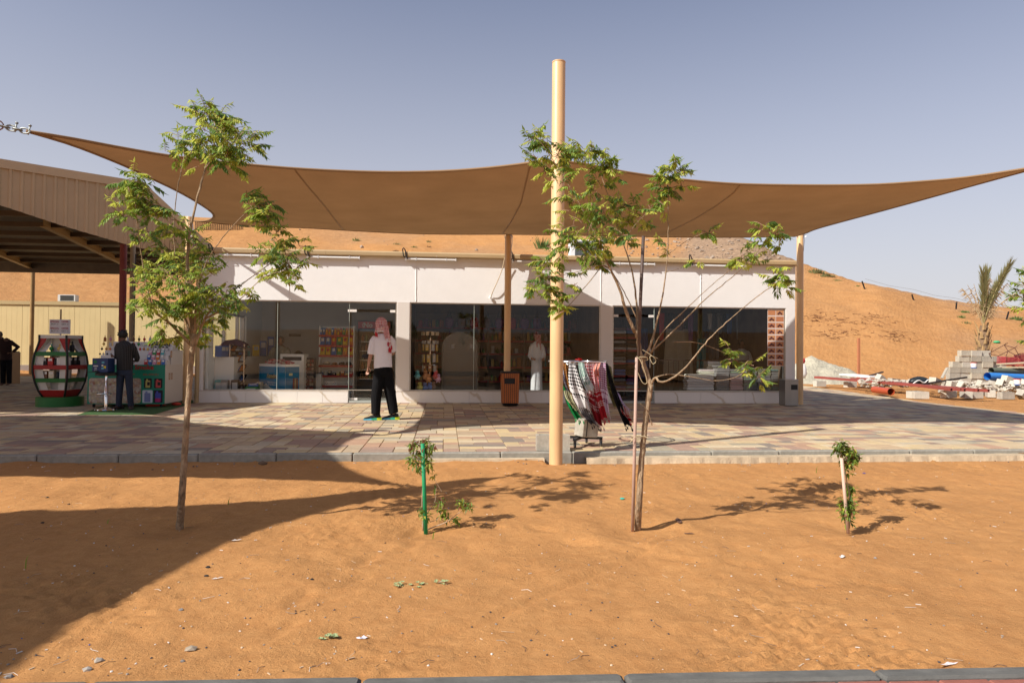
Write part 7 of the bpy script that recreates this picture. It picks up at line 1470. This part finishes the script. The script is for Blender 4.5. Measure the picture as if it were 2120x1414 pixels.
for k, px in enumerate((1285, 1310)):
    p = at(px, 720, Y=18.3+k*.0); shelf_unit('clothes_shelf', ['dark shelf of folded clothes at the left behind the dark door', 'second dark shelf of folded clothes behind the dark door'][k], (p.x+.02*k, 18.3, .03), .42, .45, [.2, .55, .9, 1.25, 1.6], REDP, DARK, 2.1, 'clothes shelves of the right shop')
    for r_, z in enumerate((.2, .55, .9, 1.25, 1.6)):
        for i in range(3): b = MB(); h = .06+.03*rn.random(); b.bbox((p.x+.02*k, 18.3+.2, z+.034+h/2+i*.095), (.34, .28, h), .02); b.build('folded_garment', CM(rn.choice(('purple', 'grey', 'brown', 'black', 'silver', 'blue'))), None, label='%s garment of three folded on the %s shelf of the %s dark clothes shelf' % (['bottom', 'middle', 'top'][i], ['lowest', 'second', 'middle', 'fourth', 'top'][r_], ['left', 'right'][k]), cat='clothes', group='garments on the %s shelf of the %s clothes shelf' % (ORD[r_], ORD[k]))
for k, (x0, x1) in enumerate(((at(1362, 750, Y=17.4).x, at(1580, 750, Y=17.4).x),)):
    t = thing('railing', 'brown metal railing standing inside behind the right window', 'railing', (x0, 17.4, .03)); b = MB(); b.bx(0, x1-x0, 0, .03, .98, 1.01); b.bx(0, x1-x0, 0, .03, .1, .13); b.build('rail', mat('brown_rail', (.10, .06, .04), .5), t); n = int((x1-x0)/.14)
    for i in range(n): b = MB(); b.bx(i*.14, i*.14+.014, .008, .022, .131, .979); b.build('baluster', mat('brown_rail', (0, 0, 0)), t)

# ================================================================== builder's yard on the right
BM_ = block_mesh(2).mesh('block', CONCL); BS_ = block_mesh(3).mesh('block', CONC)
BV = [BM_, BS_]+[block_mesh(2).mesh('block', mat('block_%s' % nm, c, .93, nz=(24, .2), bump=(70, .006))) for nm, c in (('warm', (.47, .42, .33)), ('dusty', (.38, .34, .27)))]
def blk(label, p, rot=(0, 0, 0), me=None, grp='loose concrete blocks beside the paving'):
    t = link('concrete_block', me or BM_, None, label, 'block', grp, loc=p, rot=rot); return t
PILE = [(1952, 2050), (1962, 2046), (1963, 2046), (1964, 2046), (1970, 2046), (1983, 2050), (1986, 2046)]
Yp = 23.2
rn = random.Random(31); lv = ['ground', 'second', 'third', 'fourth', 'fifth', 'sixth', 'top']
for k, (a, c) in enumerate(PILE):
    x0, x1 = at(a, 770, Y=Yp).x, at(c, 770, Y=Yp).x; n = max(1, round((x1-x0)/.405)); off = (k % 2)*.1
    for i in range(n):
        turn = (k*3+i) % 4 == 1; x = x0+.2+i*(x1-x0)/n*1.035; me_ = BV[rn.randrange(4)]
        blk('concrete block, %s from the left in the %s course of the stacked pile' % (ORD[i], lv[k]), (x, Yp+rn.uniform(-.05, .05), -.03+k*.206), (R(90) if rn.random() < .3 else 0, 0, rn.uniform(-.02, .02)) if False else (0, 0, rn.uniform(-.03, .03)), me_, 'stacked pile of concrete blocks')
for k in range(6):
    for i in range(2): blk('concrete block, %s in the %s course at the right wing of the pile' % (['left', 'right'][i], lv[k]), (at(2052+i*15, 770, Y=Yp+.3).x, Yp+.25, -.03+k*.206), (0, 0, R(90) if (k+i) % 2 else 0), BV[(k+i) % 4], 'stacked pile of concrete blocks')
loose = [(1893, 824, 0, 12, 'pale block under the red beams, left support'), (1905, 825, 0, -8, 'block right beside the left support of the red beams'), (1964, 823, 0, 10, 'block supporting the middle of the red beams'), (2000, 824, 0, 70, 'block in the shade below the right end of the red beams'), (2018, 824, 0, 5, 'block at the right end of the red beams'), (2040, 816, 0, 10, 'block with broken face right of the red beams'), (2055, 806, 6, 15, 'tilted block above the broken one'), (2082, 826, 0, 3, 'long low block in front at the right edge'), (2115, 826, 38, 20, 'block leaning steeply at the right edge'), (2068, 792, 25, 25, 'tilted block with two open holes below the blue pipe'), (2092, 796, 30, 30, 'large tilted hollow block near the paint bucket'), (2106, 806, 15, 60, 'block under the large tilted hollow one'), (2033, 793, 20, 0, 'big block leaning left of the blue pipe'), (1990, 798, 35, 10, 'tilted block at the foot of the pile with a dark hole'), (1970, 800, 10, 20, 'block half buried in rubble before the pile'), (2015, 806, 0, 5, 'flat block in front of the pile'), (1697, 797, 0, 8, 'dark block under the far left end of the red beams'), (1760, 799, 0, 8, 'pale block under the red beams near the gravel heap'), (1935, 793, 12, 30, 'small hollow block left of the pile behind the beams'), (1850, 792, 5, 15, 'white speckled block behind the red beams'), (1822, 787, 30, 20, 'small tilted white block behind the red beams'), (1955, 812, 8, 80, 'broken block piece behind the beam support'), (2075, 812, 20, 40, 'rough block between the broken and the long one'), (2050, 822, 0, 60, 'rounded broken block lying before the tilted ones'), (2098, 812, 25, 75, 'hollow block on its side right of the rough one'), (2118, 800, 40, 35, 'block sliding down at the right edge above the leaning one'), (2060, 800, 15, -20, 'block tipped against the end of the blue pipe'), (2028, 812, 5, 40, 'low block piece right of the flat one'), (2086, 790, 18, 10, 'block lying on top below the blue pipe')]
for i, (px, py, tilt, rz, l) in enumerate(loose):
    p = at(px, py, z=-.03) if py > 800 else at(px, py, D=21.5 if px > 1900 else 25); D = (p-CAM).dot(FWD)
    if py <= 800: p.z = max(p.z-.05, -.03)
    blk(l, tuple(p), (R(90 if i in (9, 10, 12, 13) else 0)+R(tilt)*.3, R(tilt), R(rz)), BS_ if i in (7, 8, 19) else BM_)
# red steel beams
L0, L1 = at(1687, 781, D=26.5), at(2041, 810, D=18.9)
for k in range(6):
    a = L0+V((.35*k if k > 2 else .12*k, .10*k, 0)); c = L1+V((-.12*k-.1*(k % 2), .10*k-.1, .02)); d = (c-a).normalized(); s_ = V((-d.y, d.x, 0)).normalized()
    if k > 2: a = a.lerp(c, .16)
    t = thing('steel_beam', 'dark red steel tube, %s from the front in the long bundle on blocks' % ORD[k], 'beam', tuple(a), 0, 'bundle of dark red steel tubes'); b = MB(); u = V((0, 0, 1)); h = .04; w_ = .035
    P = [[q+s_*(x*w_)+u*(z*h) for x, z in ((-1, -1), (1, -1), (1, 1), (-1, 1))] for q in (a, c)]; Q = [[q+s_*(x*w_*.8)+u*(z*h*.8) for x, z in ((-1, -1), (1, -1), (1, 1), (-1, 1))] for q in (a, c)]
    b.loft(P, False); b.loft([P[1], Q[1], [q-d*.5 for q in Q[1]]], False); b.loft([P[0], Q[0]], False); b.build('tube', mat('red_primer', (.27, .062, .048), .55, nz=(4, .15)), t, world=True)
t = thing('plastic_pipe', 'short orange red pipe lying under the steel beams', 'pipe', tuple(at(1810, 813, z=-.03))); p0, p1 = at(1810, 806.5, D=21.6), at(1845, 811, D=20.2)
b = MB(); b.tube([p0, p1], .105, 18, caps=False); b.tube([p1, p0], .095, 18, caps=False); b.build('pipe', mat('orange_pipe', (.45, .07, .025), .4), t, world=True, smooth=True)
def bigpipe(nm, label, a, c, r_, m_):
    t = thing(nm, label, 'pipe', tuple(a)); b = MB(); b.tube([a, c], r_, 20, caps=False); b.tube([c, a], r_*.93, 20, caps=False); d = (c-a).normalized(); b.build('pipe', m_, t, world=True, smooth=True)
bigpipe('plastic_pipe', 'thick bright blue pipe resting on the rubble at the right edge', at(2044, 779, D=22.0), at(2230, 787, D=23.5), .125, mat('blue_pipe', (.035, .22, .62), .45, nz=(3, .08)))
bigpipe('plastic_pipe', 'thick grey green pipe lying above the blue one', at(2052, 767, D=22.4), at(2230, 771, D=24), .095, mat('grey_green_pipe', (.13, .15, .105), .6, nz=(3, .1)))
t = thing('wire_frame', 'rusty open steel frame tilted on the pile behind the blocks', 'frame', tuple(at(2075, 750, D=24.5))); b = MB()
Fp = {k: at(x, y, D=24.5+dz) for k, (x, y, dz) in dict(a=(2047, 732, 0), b=(2079, 714, .3), c=(2101, 720, 0), d=(2067, 737, -.3), e=(2076, 754, -.3), f=(2053, 742, .3), g=(2087, 727, .2), h=(2112, 741, 0), i=(2106, 716, 0), j=(2086, 710, 0)).items()}
for x, y in ('ab', 'bc', 'cd', 'da', 'de', 'af', 'bg', 'gh', 'ch', 'ci', 'bj', 'eg'): b.cyl(Fp[x], Fp[y], .012, 5)
b.build('bars', mat('rust', (.10, .035, .025), .8), t, world=True)
for i, (px, py, rz, tl_) in enumerate(((2084, 748, 10, 5), (2108, 752, -15, 18), (2117, 742, 25, -10))):
    p = at(px, py, D=23.6); t = thing('plastic_crate', ['red slatted crate behind the grey green pipe', 'red crate tipped over at the right edge', 'dark red crate on top at the right edge'][i], 'crate', tuple(p), R(rz), 'red crates on the rubble'); t.rotation_euler = (0, R(tl_), R(rz)); b = MB()
    for k in range(6): z = -.14+k*.05; b.bx(-.25, .25, -.16, -.15, z, z+.03); b.bx(-.25, -.24, -.15, .15, z, z+.03); b.bx(.24, .25, -.15, .15, z, z+.03); b.bx(-.25, .25, .15, .16, z, z+.03)
    for x in (-.25, -.08, .08, .23): b.bx(x, x+.02, -.165, -.1605, -.14, .14)
    b.build('crate', mat('crate_red', (.34, .05, .05), .5) if i < 2 else mat('crate_dark', (.16, .02, .025), .5), t)
for i, (px, py, Dd, l) in enumerate(((2016, 762, 23.0, 'white paint bucket with blue base sitting in the block pile'), (2106, 797, 20.8, 'white paint bucket with red lid among the loose blocks'))):
    p = at(px, py, D=Dd); t = thing('paint_bucket', l, 'bucket', tuple(p), 0, 'paint buckets on the rubble'); b = MB(); b.lathe((0, 0, 0), [(.085, 0), (.10, .17)], 16); b.build('pail', WHITE, t, autos=50); b = MB(); b.lathe((0, 0, .0), [(.088, -.002), (.092, .03)], 16); b.build('label', CM('blue'), t); b = MB(); b.lathe((0, 0, .171), [(.107, 0), (.107, .02)], 16); b.build('lid', CM('red'), t)
pst = at(1777.5, 775, z=0); p0 = at(1776.5, 776, D=28); p1 = at(1779, 700, D=28); t = thing('wooden_post', 'single orange brown post standing before the right dune', 'post', tuple(p0)); b = MB(); b.box((p0+p1)/2+V((0, 0, -.2)), (.085, .085, (p1-p0).z+.4)); b.build('shaft', mat('post_orange', (.42, .16, .075), .7, nz=(4, .1)), t, world=True)
def board(label, a, c, w_, h, m_, nm='board'):
    t = thing(nm, label, 'board', tuple(a), 0, 'boards and bars lying in the yard'); d = (c-a).normalized(); s_ = V((-d.y, d.x, 0)).normalized(); u = d.cross(s_); b = MB(); b.loft([[q+s_*(x*w_/2)+u*(z*h/2) for x, z in ((-1, -1), (1, -1), (1, 1), (-1, 1))] for q in (a, c)]); b.build('plank', m_, t, world=True)
DW = mat('dark_bar', (.05, .035, .03), .7)
board('long dark bar leaning on the rubble before the block pile', at(1910, 795.5, D=21), at(2001, 781, D=22), .06, .05, DW)
board('short dark bar sticking up behind the red beams', at(1800, 778, D=26), at(1828, 770, D=26), .10, .05, DW)
board('white flat panel behind the red beams next to the gravel heap', at(1752, 775, D=27), at(1816, 781, D=25.5), .7, .05, WHITE)
board('second white panel lying lower by the gravel heap', at(1757, 785, D=26), at(1790, 784, D=25.5), .5, .04, WHITE)
board('pale plank across the red crates at the right edge', at(2068, 754, D=23), at(2135, 750, D=23), .25, .04, mat('pale_plank', (.50, .42, .28), .7)); board('second pale plank below the red crates', at(2080, 761, D=22.8), at(2140, 760, D=22.8), .25, .04, mat('pale_plank', (0, 0, 0)))
board('grey sheet leaning on the left side of the block pile', at(1950, 783, D=23.2), at(1961, 762, D=23.2), .12, .04, CONC)
board('thin dark red beam on the sand behind the bundle', at(1860, 790.5, D=24.5), at(1890, 791.5, D=24.2), .10, .08, mat('red_primer', (0, 0, 0)))
t = thing('plastic_sack', 'black and white plastic sack on the rubble left of the block pile', 'sack', tuple(at(1904, 790, D=22))); b = MB(); b.grid(lambda u, v: V((.36*cos(2*pi*u)*sin(pi*v)*(1+.12*sin(u*30+v*9)), .2*sin(2*pi*u)*sin(pi*v), .14*cos(pi*v)*(1+.2*sin(u*22)))), 22, 10); b.build('sack', mat('black_sack', (.02, .025, .028), .35), t, smooth=True)
b = MB(); b.tube(curve_pts([V((-.4, -.2, -.08)), V((-.2, -.22, .05)), V((.0, -.21, -.03)), V((.15, -.22, .08)), V((.3, -.2, -.05)), V((.5, -.2, .03))], 16), .018, 5); b.build('white_strap', WHITE, t)
t = thing('plastic_sack', 'white sack with a red mouth half hidden behind the right cream pole', 'sack', tuple(at(1661, 783, D=24))); b = MB(); b.ell([(0, 0, 0, .10, .1), (0, 0, .15, .16, .14), (0, 0, .38, .13, .12), (0, 0, .52, .05, .05)], 14); b.build('sack', WHITE, t, smooth=True); b = MB(); b.ell([(.02, 0, .52, .05, .05), (.02, 0, .60, .09, .07), (.02, 0, .70, .06, .05)], 12); b.build('mouth', CM('red'), t, smooth=True)
gp_ = at(1680, 792, z=-.05)
def gh(x, y):
    q = sqrt((x/2.5)**2+(y/2.2)**2); z = 1.18*max(0, 1-q)**.9*(1.06-.2*q) + .25*max(0, 1-sqrt(((x-1.5)/1.3)**2+((y+.3)/1.2)**2)); n = noise.noise(V((x*1.6, y*1.6, 2)))*.10+noise.noise(V((x*6, y*6, 3)))*.03; return z+n*min(1, z*3)-.06
b = MB(); n = 90; b.add([V((gp_.x+x, gp_.y+y, gh(x, y)-.03)) for y in [-2.6+5.2*j/n for j in range(n+1)] for x in [-3.2+6.4*i/n for i in range(n+1)]], [(j*(n+1)+i, j*(n+1)+i+1, (j+1)*(n+1)+i+1, (j+1)*(n+1)+i) for j in range(n) for i in range(n)])
b.build('gravel_heap', mat('pale_gravel', (.46, .42, .315), .95, nz=(7, .3), bump=(14, .10)), None, kind='stuff', smooth=True)
rn = random.Random(77); b = MB()
for i in range(520):
    px = rn.uniform(1780, 2140); py = 792+rn.uniform(-7, 9)+max(0, (px-1960))*.08; p = at(px, py, D=23.5-max(0, (px-1900))*.01+rn.uniform(-1, 1)); p.z = max(-.03, min(.35, p.z)); b.mi = rn.choice((0, 0, 1)); 
    if rn.random() < .6: b.rock(p, rn.choice((.02, .03, .05, .08)), rn, (1, 1, .6))
    else: b.box(p, (rn.uniform(.04, .2), rn.uniform(.04, .12), rn.uniform(.02, .06)), Matrix.Rotation(rn.random()*3, 3, 'Z') @ Matrix.Rotation(rn.uniform(-.6, .6), 3, 'X'))
b.build('rubble', [CONCL, mat('light_rubble', (.40, .35, .28), .9)], None, kind='stuff')
t = thing('plastic_bag', 'small green plastic bag on the dune slope above the steel frame', 'bag', tuple(on_terrain(2065, 712))); b = MB(); b.rock((0, 0, .08), .16, rn, (1.6, 1, .5), .3); b.build('bag', flat((.05, .38, .16)), t, smooth=True)

# ================================================================== litter and stones on the sand
rn = random.Random(9); b = MB()
LC = [flat((.62, .58, .52)), flat((.06, .05, .05)), flat((.28, .24, .20)), flat((.55, .42, .28)), flat((.04, .10, .35))]
for i in range(1100):
    px, py = rn.uniform(-20, 2140), 965+440*rn.random()**1.25; p = at(px, py, z=-.1); p.z = bed_z(p.x, p.y)+.002; q = rn.random(); b.mi = rn.choices((0, 1, 2, 3, 4), (4, 5, 6, 4, .25))[0]
    if b.mi in (0, 3) and q < .5: b.box(p, (rn.uniform(.008, .026), rn.uniform(.003, .006), .003), Matrix.Rotation(rn.random()*3, 3, 'Z'))
    elif q < .9: b.rock(p, rn.choice((.002, .003, .004, .006)), rn)
    else: a = rn.random()*6; b.tube([p, p+V((cos(a)*.03, sin(a)*.03, .004)), p+V((cos(a+.4)*.06, sin(a+.4)*.06, 0))], .0012, 3)
for i in range(70): # gravel collecting along the kerb
    x = rn.uniform(-6, 7); y = rn.uniform(7.7, 8.1); b.mi = rn.choice((0, 2, 2, 1)); b.rock((x, y, bed_z(x, y)+.003), rn.choice((.006, .009, .012)), rn)
b.build('litter', LC, None, kind='stuff')
STN = [(395, 1345, .024, (.33, .27, .2), 'flat brown stone near the bottom left'), (204, 1368, .020, (.34, .30, .25), 'pale stone at the bottom left, upper of two'), (182, 1384, .019, (.34, .31, .27), 'pale stone at the bottom left, lower of two'), (18, 1402, .016, (.25, .23, .21), 'grey stone in the bottom left corner'), (543, 962, .050, (.16, .10, .06), 'dark brown clod lying by the kerb in the shade'), (431, 1176, .013, (.03, .03, .03), 'black pebble just outside the shadow edge, upper one'), (427, 1192, .013, (.03, .03, .03), 'black pebble just outside the shadow edge, lower one'), (375, 1265, .013, (.22, .21, .2), 'grey pebble below the shadow edge'), (378, 1375, .011, (.24, .22, .2), 'small grey pebble near the path kerb'), (98, 1036, .014, (.03, .025, .02), 'black pebble in the lit strip at the left'), (88, 1083, .013, (.02, .02, .02), 'black pebble in the shade at the far left'), (1812, 1162, .012, (.30, .27, .24), 'pale grey pebble at the right'), (646, 1205, .011, (.02, .02, .02), 'tiny black pebble left of centre'), (142, 1048, .013, (.10, .06, .03), 'brown pebble in the lit strip at the left')]
for i, (px, py, r_, c, l) in enumerate(STN):
    p = at(px, py, z=-.1); p.z = bed_z(p.x, p.y)+r_*.25; t = thing('stone', l, 'stone', tuple(p), 0, 'loose stones on the sand'); b = MB(); b.rock((0, 0, 0), r_, random.Random(i), (1.15, .8, .6), .22); b.build('stone', mat('stone_%d' % i, c, .9, nz=(40, .2)), t)
for i, (px, py, dx, dy, w_, c, l) in enumerate([(750, 1328, .028, .012, .009, (.62, .60, .66), 'crumpled white wrapper left of centre at the bottom'), (1965, 1378, .05, .009, .007, (.70, .62, .60), 'torn white plastic strip beside the path kerb'), (488, 1123, .04, .01, .008, (.68, .60, .52), 'white scrap just outside the shadow edge'), (450, 1199, .032, .008, .006, (.68, .60, .52), 'thin white scrap below the shadow edge'), (1744, 1162, .035, .012, .006, (.70, .64, .58), 'white stick-like scrap at the right'), (1288, 1034, .03, .02, .004, (.03, .50, .38), 'tiny turquoise scrap left of the right tree'), (1789, 980, .022, .014, .006, (.04, .06, .35), 'blue bottle cap on the sand near the bushy sapling'), (1427, 1110, .012, .035, .004, (.13, .065, .04), 'dead brown leaf right of the right tree'), (1405, 1085, .08, .02, .004, (.13, .065, .04), 'second dead brown leaf right of the right tree')]):
    p = at(px, py, z=-.1); p.z = bed_z(p.x, p.y)+.004; t = thing('scrap', l, 'litter', tuple(p), R(10*i), 0 and None or 'scraps of litter on the sand'); b = MB(); b.grid(lambda u, v: V(((u-.5)*dx*2*(.5+.5*sin(pi*v)), (v-.5)*dy*2, w_*(.4+.6*sin(u*7+i)*sin(v*5)))), 7, 5); b.build('scrap', flat(c), t)
